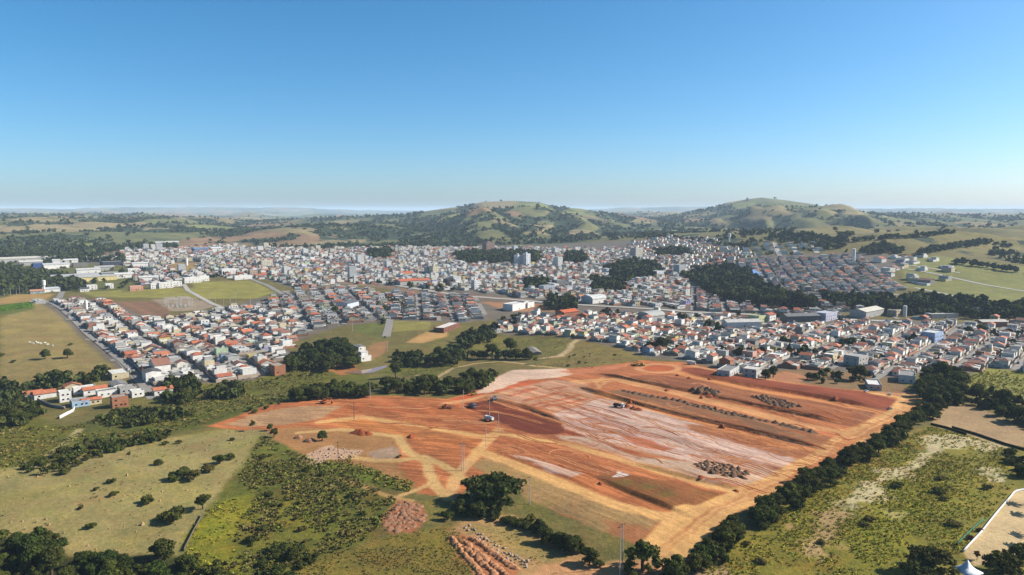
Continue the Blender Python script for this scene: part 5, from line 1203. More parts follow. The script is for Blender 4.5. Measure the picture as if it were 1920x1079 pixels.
for L, st in (([(1600, 454), (1650, 450), (1700, 447), (1740, 443), (1785, 438)], 7), ([(1620, 474), (1640, 466), (1660, 462), (1690, 474)], 5), ([(1630, 478), (1660, 472), (1690, 478)], 6), ([(1720, 482), (1760, 470), (1800, 460), (1850, 456), (1900, 464)], 7), ([(1725, 478), (1780, 466), (1830, 460)], 8), ([(1785, 494), (1830, 500), (1880, 508), (1930, 515)], 6), ([(1860, 478), (1890, 476), (1915, 484)], 6), ([(1290, 452), (1350, 462), (1400, 468)], 9), ([(560, 466), (700, 466), (860, 464)], 12)):
    row(L, st, 4, 4.5, 7, ['round', 'bushy'], [DARK], 'town wood')
for P, sp, sd in (([(150, 508), (250, 505), (262, 540), (160, 545)], 24, 45), ([(0, 493), (120, 494), (150, 506), (0, 505)], 15, 46), ([(300, 515), (420, 508), (480, 515), (400, 522)], 20, 47), ([(620, 520), (760, 530), (900, 552), (880, 556), (740, 542)], 20, 48), ([(1300, 588), (1500, 598), (1690, 606), (1500, 602)], 16, 49)):
    X, Y = scatter(W(P), sp * S, .5, sd)
    for x, y in zip(X, Y): plant(x, y, random.uniform(2.5, 5), 'bushy', vary(DARK), 'town wood')
for h in HOUSES:                                             # back-garden trees
    if random.random() < (.38 if 'earth' in h['row'][0] or 'tile' in h['row'][0] else .22):
        o = h['d'] / 2 + random.uniform(1.5, 4); s_ = random.uniform(-.5, .5) * h['w']; ca, sa = math.cos(h['ang']), math.sin(h['ang'])
        plant(h['x'] + ca * s_ - sa * o, h['y'] + sa * s_ + ca * o, random.uniform(1.1, 2.5), random.choice(['round', 'bushy', 'shrub']), vary(random.choice([DARK, MID])), 'garden')
for px, py, n_, sp in ((737, 570, 8, 5), (1420, 668, 5, 9), (1500, 655, 5, 9), (1530, 670, 4, 9), (1235, 655, 5, 8), (1330, 620, 4, 8), (1600, 650, 4, 9), (1720, 640, 4, 8), (1860, 625, 5, 9), (1150, 590, 5, 9), (1280, 600, 4, 8), (950, 600, 4, 8), (625, 590, 3, 8)):
    cx, cy, _ = at(px, py)
    for i in range(n_): plant(cx + random.gauss(0, sp), cy + random.gauss(0, sp), random.uniform(2.8, 5.2), 'round', vary(DARK), 'town clump')
for i in range(12):
    a, b = at(736 - i * .6, 562 + i * 4.2)[:2]; plant(a - 6, b, random.uniform(2, 3.2), 'round', vary(DARK), 'avenue')

for p in PLANTS:
    p['g'] = float(surf(p['x'], p['y'])); p['dist'] = math.hypot(p['x'], p['y']); p['px'], p['py'], _ = [float(q) for q in to_pix(p['x'], p['y'], p['g'])]
    p['shrub'] = p['kind'] == 'shrub'
PL_NAME = {'hedge': 'the dark hedgerow along the earthworks', 'corner wood': 'the wood at the earthworks corner', 'yard row': 'the tree belt beside the dry yard', 'yard edge': 'the bushes above the sandy yard', 'line': 'the broken tree line below the great tree', 'line end': 'the end of the broken tree line', 'pole tree': 'the foot of the tall twin poles', 'corner thicket': 'the thicket in the lower left corner', 'scrub trees': 'the scrub beside the grassy knoll', 'stream wood': 'the stream wood behind the earthworks', 'pond wood': 'the wood left of the pond', 'riverside wood': 'the riverside wood below the school', 'farm row': 'the tree row at the farm', 'pasture wood': 'the wood at the pasture foot', 'edge wood': 'the wood at the left picture edge', 'town edge wood': 'the wood at the district edge', 'valley thicket': 'the valley thicket', 'pasture thicket': 'the thicket along the near pasture', 'scrub bushes': 'the tangled scrub', 'bank thicket': 'the thin bushes on the left bank', 'pasture shrub': 'the open near pasture', 'hill pasture': 'the hill pasture at far left', 'yard': 'the sandy yard', 'weedy field': 'the weedy field', 'site edge': 'the houses at the earthworks edge', 'garden': 'the back gardens of the town', 'town clump': 'the tree clumps among the houses', 'avenue': 'the tree-lined avenue', 'town wood': 'the town woods', 'great': 'the great tree', 'bare': 'the farm track', 'pond tree': 'the pond'}
def build_plants(sel, name, cat):
    cnt = {}
    for p in sorted(sel, key=lambda q: q['dist']):
        k = cnt[p['place']] = cnt.get(p['place'], 0) + 1
        crown, trunk = random.choice(TREE_KINDS[p['kind']])
        e = bpy.data.objects.new(name, None); COL.objects.link(e); e.location = (p['x'], p['y'], p['g'] - .05); e.rotation_euler = (0, 0, random.uniform(0, 6.28))
        s = p['r'] / 1.0; e.scale = (s, s * random.uniform(.88, 1.1), s * p['hf'])
        tone = 'dry brownish' if p['tint'][0] > 1.7 else 'light green' if p['tint'][1] > 1.25 else 'olive' if p['tint'][0] > 1.05 else 'mid-green' if p['tint'][1] > .86 else 'dark green'
        e['label'] = p['label'] or f"{tone} {cat}, {ordn(k)} nearest in {PL_NAME[p['place']]}"
        e['category'] = cat; e['group'] = f"{cat}s of {PL_NAME[p['place']]}"
        c = bpy.data.objects.new('crown', crown); c.parent = e; c.color = (*p['tint'], 1); COL.objects.link(c)
        t = bpy.data.objects.new('trunk' if cat == 'tree' else 'stem', trunk); t.parent = e; COL.objects.link(t)
inview = lambda p: -50 < p['px'] < 1970 and p['py'] < 1130
def split(shrub):
    all_ = [p for p in PLANTS if p['shrub'] == shrub]
    c = sorted([p for p in all_ if inview(p)], key=lambda p: (0 if p['keep'] else 1, p['dist'] / p['r']))[:300]
    s = {id(p) for p in c}
    return c, [p for p in all_ if id(p) not in s]
tr1, tr2 = split(False); sh1, sh2 = split(True)
build_plants(tr1, 'tree', 'tree'); build_plants(sh1, 'shrub', 'shrub')

def templates(kind, cnt, n, size, seed):
    return [leaf_cloud(seed + i, n, make_lobes(np.random.default_rng(seed + i), kind), size, .5, False, .55) for i in range(cnt)]
def merge(items, temps):
    """items: (x, y, z, radius, height factor, colour); one joined mesh"""
    r = np.random.default_rng(5); VV, FF, CC, o = [], [], [], 0
    for (x, y, z, rad, hf, c) in items:
        v, f = temps[r.integers(len(temps))]; a = r.uniform(0, 6.28); ca, sa = math.cos(a), math.sin(a)
        w = np.stack([(v[:, 0] * ca - v[:, 1] * sa) * rad + x, (v[:, 0] * sa + v[:, 1] * ca) * rad + y, v[:, 2] * rad * hf + z], 1)
        VV.append(w); FF.append(f + o); o += len(v)
        k = np.repeat(r.uniform(.65, 1.4, len(v) // 4), 4)[:, None]; CC.append(np.asarray(c)[None] * k)
    me = mesh_np('m', np.concatenate(VV), np.concatenate(FF)); add_attr(me, 'tint', np.clip(np.concatenate(CC), 0, 1)); return me
LEAFC = lin(58, 66, 36, 1.4)
mid_t = templates('bushy', 8, 76, .27, 900)
me = merge([(p['x'], p['y'], p['g'], p['r'], p['hf'], LEAFC * np.array(p['tint'])) for p in tr2], mid_t)
obj('distant_trees', me, M_FAR_LEAF, kind='stuff', label='many small dark trees among the far houses and town woods', category='trees')
if sh2:
    obj('undergrowth', merge([(p['x'], p['y'], p['g'], p['r'], p['hf'], LEAFC * np.array(p['tint'])) for p in sh2], templates('shrub', 5, 110, .16, 950)), M_FAR_LEAF, kind='stuff', label='low bushes growing thick beyond the nearest shrubs', category='undergrowth')
# woods on the far hills
rr = np.random.default_rng(77); n = 90000
th = np.arctan(rr.uniform(-.76, .76, n)); rd = 1100 * S * (6200 / 1100) ** rr.random(n)
X, Y = np.sin(th) * rd, np.cos(th) * rd
wv = wood_here(X, Y) + .55 * (noise(X, Y, 90, 301, 3)) * .5
okk = (wv > .5) | (rr.random(n) < .02)
for P in TOWN: okk &= ~inside(X, Y, P)
X, Y, rd = X[okk], Y[okk], rd[okk]
keep = rr.random(len(X)) < np.clip(12000 / len(X), 0, 1); X, Y, rd = X[keep], Y[keep], rd[keep]; Z = surf(X, Y)
far_t = templates('bushy', 6, 18, .42, 990)
me = merge([(x, y, z - 1.5, rr.uniform(3.5, 7) * (1 + d_ / 11000), rr.uniform(.8, 1.2), LEAFC * np.array(DARK) * rr.uniform(.7, 1.3)) for x, y, z, d_ in zip(X, Y, Z, rd)], far_t)
obj('far_woodland', me, M_FAR_LEAF, kind='stuff', label='dark woods scattered over the far hills behind the town', category='woodland')

# weeds and rough grass close by
tuft = templates('shrub', 8, 15, .25, 1200)
def weeds(name, label, specs):
    items = []
    for P, sp, r0, r1, cols, seed, thin in specs:
        X, Y = scatter(W(P), sp * S, .5, seed); Z = surf(X, Y); nz = .75 * noise(X, Y, 26, seed, 2) + .6 * noise(X, Y, 7, seed + 3); q = np.random.default_rng(seed)
        for x, y, z, v in zip(X, Y, Z, nz):
            if v < thin + q.normal() * .25 or (name == 'weeds' and q.random() < .55 and any(inside(np.array([x]), np.array([y]), s_)[0] for s_ in SAND)): continue
            c = lin(*cols[q.integers(len(cols))], 1.2) * q.uniform(.75, 1.2)
            items.append((x, y, z - .05, q.uniform(r0, r1) * S, q.uniform(.5, 1.0), c))
    obj(name, merge(items, tuft), M_FAR_LEAF, kind='stuff', label=label, category=name.replace('_', ' ')); return len(items)
GR = [(112, 112, 48), (128, 118, 56), (96, 98, 44), (140, 124, 70)]; YG = [(170, 160, 52), (156, 150, 52), (140, 136, 50), (116, 112, 46), (164, 146, 70), (128, 140, 48)]; SC = [(98, 92, 50), (110, 100, 56), (86, 86, 44), (118, 104, 62), (108, 112, 48)]
n1_ = weeds('weeds', 'rough yellow-green weeds covering the field right of the hedgerow', [([(1330, 1062), (1475, 955), (1565, 897), (1700, 822), (1745, 800), (1815, 818), (1885, 840), (1905, 905), (1800, 1040), (1690, 1100), (1300, 1100)], 1.0, .35, .9, YG, 21, -.25)])
n2_ = weeds('scrub', 'tangled olive scrub between the pasture and the dump ground', [([(492, 818), (560, 852), (600, 870), (660, 892), (742, 935), (738, 960), (712, 985), (698, 1010), (640, 1030), (560, 1060), (460, 1100), (400, 1100), (440, 1010), (470, 930), (450, 895)], 1.35, .7, 1.5, SC, 22, -.2), ([(602, 867), (655, 860), (720, 890), (776, 906), (766, 924), (716, 912), (650, 888)], 1.3, .7, 1.3, GR, 23, -.5), ([(540, 1070), (640, 1034), (740, 1004), (852, 988), (878, 1012), (890, 1100), (520, 1100)], 1.0, .3, .7, [(118, 106, 56), (100, 96, 48), (136, 120, 70)], 24, -.3), ([(352, 1015), (402, 942), (470, 928), (440, 1010), (450, 1100), (345, 1100)], 1.7, .5, 1.0, YG, 25, .0)])
n3_ = weeds('valley_grass', 'rank grass and reeds on the valley floor left of the earthworks', [([(-60, 812), (0, 800), (120, 802), (300, 760), (470, 738), (510, 755), (380, 796), (250, 826), (0, 882), (-60, 890)], 2.2, .7, 1.5, GR + SC, 26, -.2), ([(285, 750), (400, 722), (560, 692), (620, 700), (560, 748), (430, 768)], 2.6, .8, 1.6, GR + SC, 27, -.2), ([(705, 702), (760, 685), (840, 676), (860, 688), (820, 706)], 2.6, .5, 1.0, GR, 33, .0), ([(872, 652), (930, 634), (1075, 642), (1030, 674), (900, 662)], 3.2, .4, .9, GR, 34, .1), ([(1000, 688), (1130, 694), (1190, 676), (1110, 648), (1060, 670)], 3.0, .4, .8, GR, 35, .1), ([(1800, 714), (1850, 694), (1925, 700), (1925, 750), (1850, 734)], 2.0, .8, 1.3, [(150, 146, 76), (134, 132, 66)], 28, -.3), ([(0, 586), (60, 577), (64, 568), (0, 574)], 2.0, 1.0, 1.6, [(92, 124, 44)], 29, -1)])
n4_ = weeds('pasture_tufts', 'small dry tufts dotting the near pasture', [([(-60, 900), (0, 880), (110, 868), (260, 834), (420, 810), (495, 812), (440, 890), (400, 940), (350, 1010), (330, 1040), (130, 1042), (100, 1012), (0, 1002)], 3.2, .3, .7, [(120, 112, 62), (140, 124, 76)], 30, .25), ([(900, 990), (960, 985), (1040, 1030), (1060, 1052), (1000, 1058), (930, 1020)], 1.6, .3, .6, [(140, 122, 76), (120, 112, 60)], 31, .0)])
print('plants', len(PLANTS), 'trees', len(tr1), len(tr2), 'shrubs', len(sh1), len(sh2), 'far', len(X), 'weeds', n1_, n2_, n3_, n4_)

# ------------------------------------------------------------------ earth mounds, stones
def mound_mesh(seed, mat, pointy=1.0, rough=.16):
    r = np.random.default_rng(seed); na, nr = 14, 6; V = [(0, 0, 1)]; F = []
    ph = r.uniform(0, 6.28, 6); am = r.uniform(.05, .16, 6)
    for i in range(1, nr):
        q = i / (nr - 1); zz = (1 - q) ** pointy if pointy < 1.5 else math.cos(q * math.pi / 2)
        for j in range(na):
            a = j / na * 2 * math.pi; k = 1 + sum(am[m] * math.sin((m + 1) * a + ph[m]) for m in range(4))
            V.append((math.cos(a) * q * k, math.sin(a) * q * k, zz + (r.normal() * rough * (1 - q) if i < nr - 1 else -.15)))
    f3 = [(0, 1 + j, 1 + (j + 1) % na, 1 + (j + 1) % na) for j in range(na)]
    for i in range(nr - 2):
        for j in range(na): F.append((1 + i * na + j, 1 + (i + 1) * na + j, 1 + (i + 1) * na + (j + 1) % na, 1 + i * na + (j + 1) % na))
    me = bpy.data.meshes.new('mound'); me.from_pydata(V, [], [(a, b, c) for a, b, c, _ in f3] + F); me.polygons.foreach_set('use_smooth', np.ones(len(me.polygons), bool)); me.update(); me.materials.append(mat); return me
M_SOIL_G = flat_mat('grey-brown soil', (114, 88, 68), .95, 1.6, .3, .1, 0, .25)
M_SOIL_O = flat_mat('orange soil', (182, 130, 92), .95, 1.6, .25, .1, 0, .25)
M_SOIL_R = flat_mat('red soil', (150, 78, 46), .95, 1.6, .3, .1, 0, .25)
M_SOIL_P = flat_mat('pinkish soil', (156, 114, 86), .95, 1.6, .3, .1, 0, .25)
M_TERM = flat_mat('termite clay', (166, 138, 100), .95, 2.0, .25, .1, 0, .1)
M_STONE = flat_mat('pale rubble', (168, 148, 130), .9, 2.0, .3, .2, 0, .1)
SETS = {k: [mound_mesh(sd + i, m, p) for i in range(4)] for k, m, p, sd in (('grey', M_SOIL_G, 1.0, 10), ('orange', M_SOIL_O, 2, 20), ('red', M_SOIL_R, 1.0, 30), ('pink', M_SOIL_P, 2, 40), ('term', M_TERM, .8, 50))}
def mound(x, y, r, h, kind, label, group, name='earth_mound', cat='mound'):
    o = obj(name, random.choice(SETS[kind]), None, None, label=label, category=cat, group=group)
    o.location = (x, y, float(surf(x, y)) - .03); o.rotation_euler = (0, 0, random.uniform(0, 6.28)); o.scale = (r * S, r * S * random.uniform(.75, 1.3), h * S); return o
def mound_row(L, n, r, h, kind, desc, group, jit=.6):
    P = np.array(W(L)); seg = np.hypot(*np.diff(P, axis=0).T); cum = np.concatenate([[0], np.cumsum(seg)])
    for i in range(n):
        d = cum[-1] * (i + .5) / n; x = np.interp(d, cum, P[:, 0]) + random.uniform(-jit, jit); y = np.interp(d, cum, P[:, 1]) + random.uniform(-jit, jit)
        mound(x, y, r * random.uniform(.8, 1.2), h * random.uniform(.75, 1.25), kind, desc.format(ordn(i + 1)), group)
mound_row([(1165, 733), (1210, 742), (1270, 752), (1330, 766), (1400, 783), (1460, 796), (1528, 812)], 30, 2.2, 1.25, 'grey', 'grey-brown soil mound, {} from the left in the long mound row', 'mounds of the long row')
mound_row([(1285, 758), (1330, 768), (1380, 781)], 9, 1.7, 1.0, 'grey', 'grey-brown soil mound, {} in the second line beside the long mound row', 'mounds of the long row')
def mound_heap(P, sp, r, h, kind, desc, group, seed):
    X, Y = scatter(W(P), sp * S, .35, seed)
    for i, (x, y) in enumerate(sorted(zip(X, Y), key=lambda q: q[0])): q_ = random.uniform(.55, 1.35); mound(x, y, r * q_, h * q_ * random.uniform(.7, 1.2), kind, desc.format(ordn(i + 1)), group)
    return len(X)
mound_heap([(1305, 872), (1335, 864), (1370, 872), (1408, 888), (1398, 898), (1350, 892), (1318, 884)], 1.8, 1.15, .8, 'grey', 'brown soil lump, {} from the left in the big clod heap', 'lumps of the big clod heap', 51)
mound_heap([(1408, 744), (1430, 740), (1470, 752), (1502, 762), (1490, 768), (1440, 758)], 2.2, 1.4, 1.0, 'grey', 'dark soil lump, {} from the left in the upper clod heap', 'lumps of the upper clod heap', 52)
mound_heap([(1298, 730), (1320, 727), (1352, 734), (1345, 739), (1315, 737)], 2.8, 1.6, 1.2, 'grey', 'dark soil lump, {} from the left in the farthest clod heap', 'lumps of the farthest clod heap', 53)
mound_heap([(716, 975), (748, 940), (790, 946), (798, 972), (772, 998), (736, 998)], 1.8, 1.1, .42, 'pink', 'reddish soil lump, {} from the left in the heap beside the scrub', 'lumps of the heap beside the scrub', 54)
for j, L in enumerate(([(880, 1008), (905, 1022), (935, 1045), (968, 1068)], [(866, 1014), (890, 1032), (920, 1056), (955, 1085)], [(846, 1008), (862, 1030), (885, 1056), (905, 1085)], [(872, 1026), (900, 1052), (930, 1080)])):
    mound_row(L, 17 if j < 3 else 12, 1.15, .75, 'orange', 'orange soil mound, {} from the top in ' + ('right-hand row', 'second row', 'left-hand row', 'middle short row')[j] + ' at the knoll', 'orange mound rows at the knoll', .35)
for i, (px, py, r, h, k, lb) in enumerate([(1176, 763, 1.9, 1.5, 'red', 'red soil pile right behind the loaded white truck'), (1188, 767, 2.2, 1.4, 'red', 'red soil pile, middle one right of the white truck'), (1197, 769, 2.0, 1.3, 'red', 'red soil pile, farthest right of the white truck'), (1182, 757, 1.1, 2.6, 'red', 'tall narrow red soil cone behind the white truck'), (1354, 803, 1.3, 1.8, 'red', 'lone red cone on the orange road below the mound row'), (1250, 733, 1.5, 1.0, 'red', 'lone red mound on the tan terrace road'), (1315, 747, 1.2, 1.3, 'red', 'small lone red cone on the tan terrace'), (1270, 705, 1.5, 1.1, 'red', 'small red mound just below the roundabout'), (1292, 710, 1.6, 1.0, 'red', 'second small red mound below the roundabout'), (1332, 743, 2.6, 1.0, 'red', 'low dark red mound beside the terrace edge'), (1331, 712, 1.8, 1.0, 'red', 'small red mound at the foot of the red bank'), (1566, 748, 2.4, 1.4, 'red', 'dark red mound on the right end of the red bank'), (676, 812, 4.0, 1.8, 'red', 'red spoil heap at the edge of the left dirt apron'), (690, 814, 3.0, 1.2, 'red', 'smaller red spoil heap right of the larger one'), (770, 820, 2.4, 1.2, 'red', 'red spoil heap beside the pale track junction'), (1315, 895, 1.6, .7, 'red', 'flat red clod on the pale strip near the clod heap'), (1380, 921, 1.2, .6, 'red', 'flat red clod where the strip meets the haul road'), (1125, 908, 1.2, .9, 'red', 'dark clod at the corner of the brown plot'), (580, 828, 2.6, 1.4, 'pink', 'brown spoil heap near the lone bush at the dump ground'), (560, 822, 2.2, 1.2, 'pink', 'brown spoil heap left of the lone bush at the dump')]):
    mound(*at(px, py)[:2], r, h, k, lb, 'loose piles on the earthworks')
TM = [(70, 895), (140, 872), (86, 975), (42, 978), (120, 1000), (165, 1024), (257, 985), (205, 992), (232, 988), (267, 985), (255, 998), (330, 985), (384, 938), (386, 915), (304, 922), (232, 930), (45, 935), (262, 885), (280, 848), (343, 840), (387, 845), (455, 868), (382, 830), (407, 820), (432, 832), (460, 822), (130, 912), (200, 958), (246, 966), (15, 895), (350, 920), (238, 892), (180, 1030), (300, 940), (365, 985), (92, 985), (20, 980), (300, 1005)]
for i, (px, py) in enumerate(sorted(TM, key=lambda q: -q[1])):
    b = random.uniform(.24, .46) * (1.5 if (px, py) in ((165, 1024), (267, 985), (384, 938)) else 1); mound(*at(px, py)[:2], b, b * random.uniform(1.3, 2.0), 'term', f'pale termite mound on the near pasture, {ordn(i + 1)} counting up the picture', 'termite mounds on the near pasture', 'termite_mound', 'termite mound')
# broken stone and brush dumped in lines
def rubble(name, label, specs, mat, seed):
    r = np.random.default_rng(seed); VV, FF, o = [], [], 0
    base = np.array([(-1, -1, -1), (1, -1, -1), (1, 1, -1), (-1, 1, -1), (-1, -1, 1), (1, -1, 1), (1, 1, 1), (-1, 1, 1)]) * .5; bf = np.array([(3, 2, 1, 0), (4, 5, 6, 7), (0, 1, 5, 4), (1, 2, 6, 5), (2, 3, 7, 6), (3, 0, 4, 7)])
    for P, sp, s0, s1 in specs:
        X, Y = scatter(W(P), sp * S, .6, seed)
        for x, y in zip(X, Y):
            s = r.uniform(s0, s1); v = (base + r.normal(size=(8, 3)) * .16) * s * r.uniform(.5, 1.3, 3); a = r.uniform(0, 6.28); ca, sa = math.cos(a), math.sin(a)
            v = np.stack([v[:, 0] * ca - v[:, 1] * sa + x, v[:, 0] * sa + v[:, 1] * ca + y, v[:, 2] + float(surf(x, y)) + s * .15], 1); VV.append(v); FF.append(bf + o); o += 8
    obj(name, mesh_np(name, np.concatenate(VV), np.concatenate(FF)), mat, kind='stuff', label=label, category='rubble')
rubble('rubble', 'pale broken rubble tipped along the dump ground and tree line', [([(590, 848), (625, 838), (682, 848), (668, 860), (620, 858), (594, 872), (568, 862)], 1.6, .25, .8), ([(862, 988), (880, 985), (930, 1020), (985, 1048), (1005, 1062), (985, 1068), (920, 1034)], 1.2, .3, .9)], M_STONE, 61)

# ridges of loose soil pushed up by blades and wheels
def ridges():
    r = random.Random(9); VV, FF, CC, o = [], [], [], 0
    def line(P, wd, ht, c):
        nonlocal o
        P = np.array(P); seg = np.hypot(*np.diff(P, axis=0).T); cum = np.concatenate([[0], np.cumsum(seg)]); n = max(3, int(cum[-1] / 2.2)); s = np.linspace(0, cum[-1], n)
        C = np.stack([np.interp(s, cum, P[:, 0]), np.interp(s, cum, P[:, 1])], 1); C += np.array([[r.gauss(0, .12), r.gauss(0, .12)] for _ in range(n)])
        T = np.gradient(C, axis=0); T /= np.linalg.norm(T, axis=1)[:, None] + 1e-9; N = np.stack([-T[:, 1], T[:, 0]], 1); Z = surf(C[:, 0], C[:, 1]); k = np.array([r.uniform(.4, 1.2) for _ in range(n)]); k[0] = k[-1] = .1
        L_, R_ = C + N * wd, C - N * wd
        V = np.stack([np.c_[L_, surf(L_[:, 0], L_[:, 1]) - .04], np.c_[C, Z + ht * k], np.c_[R_, surf(R_[:, 0], R_[:, 1]) - .04]], 1).reshape(-1, 3); i = np.arange(n * 3).reshape(n, 3)
        F = np.concatenate([np.stack([i[:-1, j], i[:-1, j + 1], i[1:, j + 1], i[1:, j]], 1) for j in (0, 1)]); VV.append(V); FF.append(F + o); o += len(V); CC.append(np.repeat(lin(*c)[None] * r.uniform(.85, 1.15), len(V), 0))
    cols = [(186, 122, 78), (168, 100, 60), (188, 130, 88), (150, 86, 52), (174, 110, 70)]
    for _ in range(190):
        while True:
            a, b = r.uniform(600, 1640), r.uniform(705, 930)
            if inside(np.array([a]), np.array([b]), SITE)[0]: break
        L = r.uniform(25, 110); sl = r.uniform(.2, .33) if a > 900 else r.uniform(-.04, .12); bd = r.uniform(-7, 7); c = r.choice(cols)
        pts = W([(a + L * q, b + L * q * sl + bd * math.sin(q * math.pi)) for q in np.linspace(0, 1, 6)])
        for dx in ((0, 1.9) if r.random() < .6 else (0,)): line([(x + E2[0] * dx, y + E2[1] * dx) for x, y in pts], r.uniform(.35, .7), r.uniform(.12, .32), c)
    for cx, cy, rx, ry in ((1050, 850, 26, 8), (1085, 858, 20, 7), (985, 838, 22, 7), (1015, 846, 14, 5), (1140, 722, 22, 10)):
        for q in range(2):
            a0 = r.uniform(0, 6.28); k = r.uniform(.6, 1.1); line(W([(cx + rx * k * math.cos(a0 + t), cy + ry * k * math.sin(a0 + t)) for t in np.linspace(0, r.uniform(1.5, 3.6), 9)]), .45, .22, r.choice(cols[:4]))
    for P in ([(905, 747), (960, 763), (1020, 783), (1062, 798)], [(1085, 727), (1230, 767), (1400, 807), (1545, 842)], [(1125, 701), (1250, 726), (1397, 757), (1575, 792)], [(925, 846), (1000, 856), (1070, 880), (1120, 893)]):
        for j in range(3): line([(x + r.uniform(-1.5, 1.5), y + r.uniform(-1.5, 1.5)) for x, y in W(P)], .9, .4, r.choice(cols[:4]))
    me = mesh_np('soil_ridges', np.concatenate(VV), np.concatenate(FF)); add_attr(me, 'tint', np.concatenate(CC)); obj('soil_ridges', me, tint_material('loose soil', .95, .8, .25, .05), kind='stuff', label='low ridges of loose soil and wheel ruts all over the earthworks', category='soil')
ridges()

# ------------------------------------------------------------------ poles
M_POLE = flat_mat('pole concrete', (196, 190, 180), .8, 2, .12); M_WOODP = flat_mat('pole wood', (84, 66, 54), .9, 2, .2); M_METAL = flat_mat('dark metal', (70, 70, 72), .5, 2, .15, .4, .5)
def tube_mesh(name, parts, mat):
    v, f = join([limb(*p) for p in parts]); me = mesh_np(name, v, f, False); me.materials.append(mat); return me
POST = {k: tube_mesh('post', [((0, 0, -.8), (0, 0, h), .17, .1, 8)], m) for k, h, m in (('c', 11.0, M_POLE), ('w', 9.5, M_WOODP), ('t', 17.0, M_POLE), ('s', 13.0, M_POLE))}
PH = {'c': 11.0, 'w': 9.5, 't': 17.0, 's': 13.0}
ARM = box_mesh('crossarm', -1.0, 1.0, -.06, .06, -.07, .07, M_WOODP); INS = box_mesh('insulator', -.05, .05, -.05, .05, 0, .22, M_METAL)
def pole(px, py, k, label, s=1.0):
    x, y, z = at(px, py); e = bpy.data.objects.new('utility_pole', None); COL.objects.link(e); e.location = (x, y, z); e.rotation_euler = (0, 0, .6); e.scale = (1, 1, s)
    e['label'] = label; e['category'] = 'pole'; e['group'] = 'utility poles'
    obj('post', POST[k], None, e); a = obj('crossarm', ARM, None, e); a.location = (0, .16, PH[k] - .5)
    for i in (-.8, 0, .8): q = obj('insulator', INS, None, a); q.location = (i, 0, .072)
for px, py, k, lb, s in ((664, 786, 'w', 'dark wooden pole on the left dirt apron', 1), (694, 747, 'c', 'pale pole at the rim above the stream wood', 1), (869, 766, 'c', 'pale pole left of the dark red fill', 1), (918, 784, 'c', 'pale pole right behind the white tanker truck', .9), (935, 812, 'c', 'pale pole at the crossing of the yellow tracks', 1), (911, 839, 'c', 'pale pole beside the tracks just below the crossing', .95), (866, 883, 's', 'pale pole where the tracks join above the great tree', 1), (870, 882, 's', 'second pale pole of the pair above the great tree', .95), (993, 946, 'c', 'pale pole beside the great tree', 1.05), (1162, 1082, 't', 'tallest pale pole at the bottom edge, left of the twin pair', 1), (1167, 1066, 't', 'tall pale pole behind the nearest one, right of the twin pair', .9), (634, 858, 'w', 'dark wooden pole standing in the pale rubble', .8), (599, 987, 'w', 'dark wooden pole standing in the olive scrub', .8), (727, 660, 'c', 'thin pole between the pond and the white terraced house', 1), (635, 612, 'c', 'pole at the edge of the green field left of the avenue', 1.1), (661, 622, 'c', 'pole at the corner of the green field left of the avenue', 1.1), (1132, 608, 'c', 'pole in the streets of the right district', 1), (1285, 605, 's', 'tall pole among tiled roofs right of the arched hall', 1.2)):
    pole(px, py, k, lb, s)
for i, px in enumerate((8, 20, 31, 37, 51, 64, 90, 104, 115)): pole(px, 556 - i * 1.5 if px < 60 else 548 - i * .4, 'c', f'far pole on the ridge beside the eucalyptus wood, {ordn(i + 1)} from the left', 1.0)
for i, (px, py) in enumerate(((393, 570), (442, 566), (470, 578), (405, 578), (432, 578), (420, 583))): pole(px, py, 's', f'tall pole near the substation, {ordn(i + 1)} from the left along its fence', 1.15)

# ------------------------------------------------------------------ water towers, substation
def water_tower(px, py, r, h, label, neck=1.0):
    x, y, z = at(px, py); e = bpy.data.objects.new('water_tower', None); COL.objects.link(e); e.location = (x, y, z); e['label'] = label; e['category'] = 'water tower'
    zt = h * .55
    obj('shaft', tube_mesh('shaft', [((0, 0, -1), (0, 0, zt), r * neck, r * neck, 14)], MW), None, e)
    obj('tank', tube_mesh('tank', [((0, 0, zt), (0, 0, zt + .8), r * neck, r, 14), ((0, 0, zt + .8), (0, 0, h), r, r, 14), ((0, 0, h), (0, 0, h + .5), r, .1, 14)], MW), None, e)
MW = flat_mat('white tank paint', (226, 224, 218), .6, .6, .08)
water_tower(83, 549, 2.4, 17, 'white water tower beside the pump house at far left', .6)
water_tower(1600, 493, 3.0, 24, 'tall white cylinder water tower on the right hillside')
water_tower(1367, 455, 3.0, 20, 'small far white water tower on the hill behind town', .6)
water_tower(162, 584, 1.6, 12, 'pale cylinder tank among the houses of the pasture side')
water_tower(1896 - 200, 594, 2.0, 12, 'white tank tower beyond the right district')
water_tower(350, 498, 2.4, 14, 'white cylinder tank above the yellow square field')
sx, sy, sz = at(335, 572); e = bpy.data.objects.new('substation', None); COL.objects.link(e); e.location = (sx, sy, sz); e.rotation_euler = (0, 0, .6); e['label'] = 'electric substation with rows of steel gantries on a gravel yard'; e['category'] = 'substation'
for i in range(4):
    for j in range(2):
        g = obj('gantry', tube_mesh('gantry', [((-6, 0, -1), (-6, 0, 9), .25, .2, 4), ((6, 0, -1), (6, 0, 9), .25, .2, 4), ((-6, 0, 8.6), (6, 0, 8.6), .22, .22, 4)], M_POLE) if i + j == 0 else g.data, None, e); g.location = (j * 15 - 8, i * 9 - 14, 0)
for i in range(6): q = obj('transformer', box_mesh('transformer', -1.4, 1.4, -1, 1, -.6, 2.6, M_CONC) if i == 0 else q.data, None, e); q.location = (i * 4.5 - 14, 4.5 * (i % 2) - 20, 0)

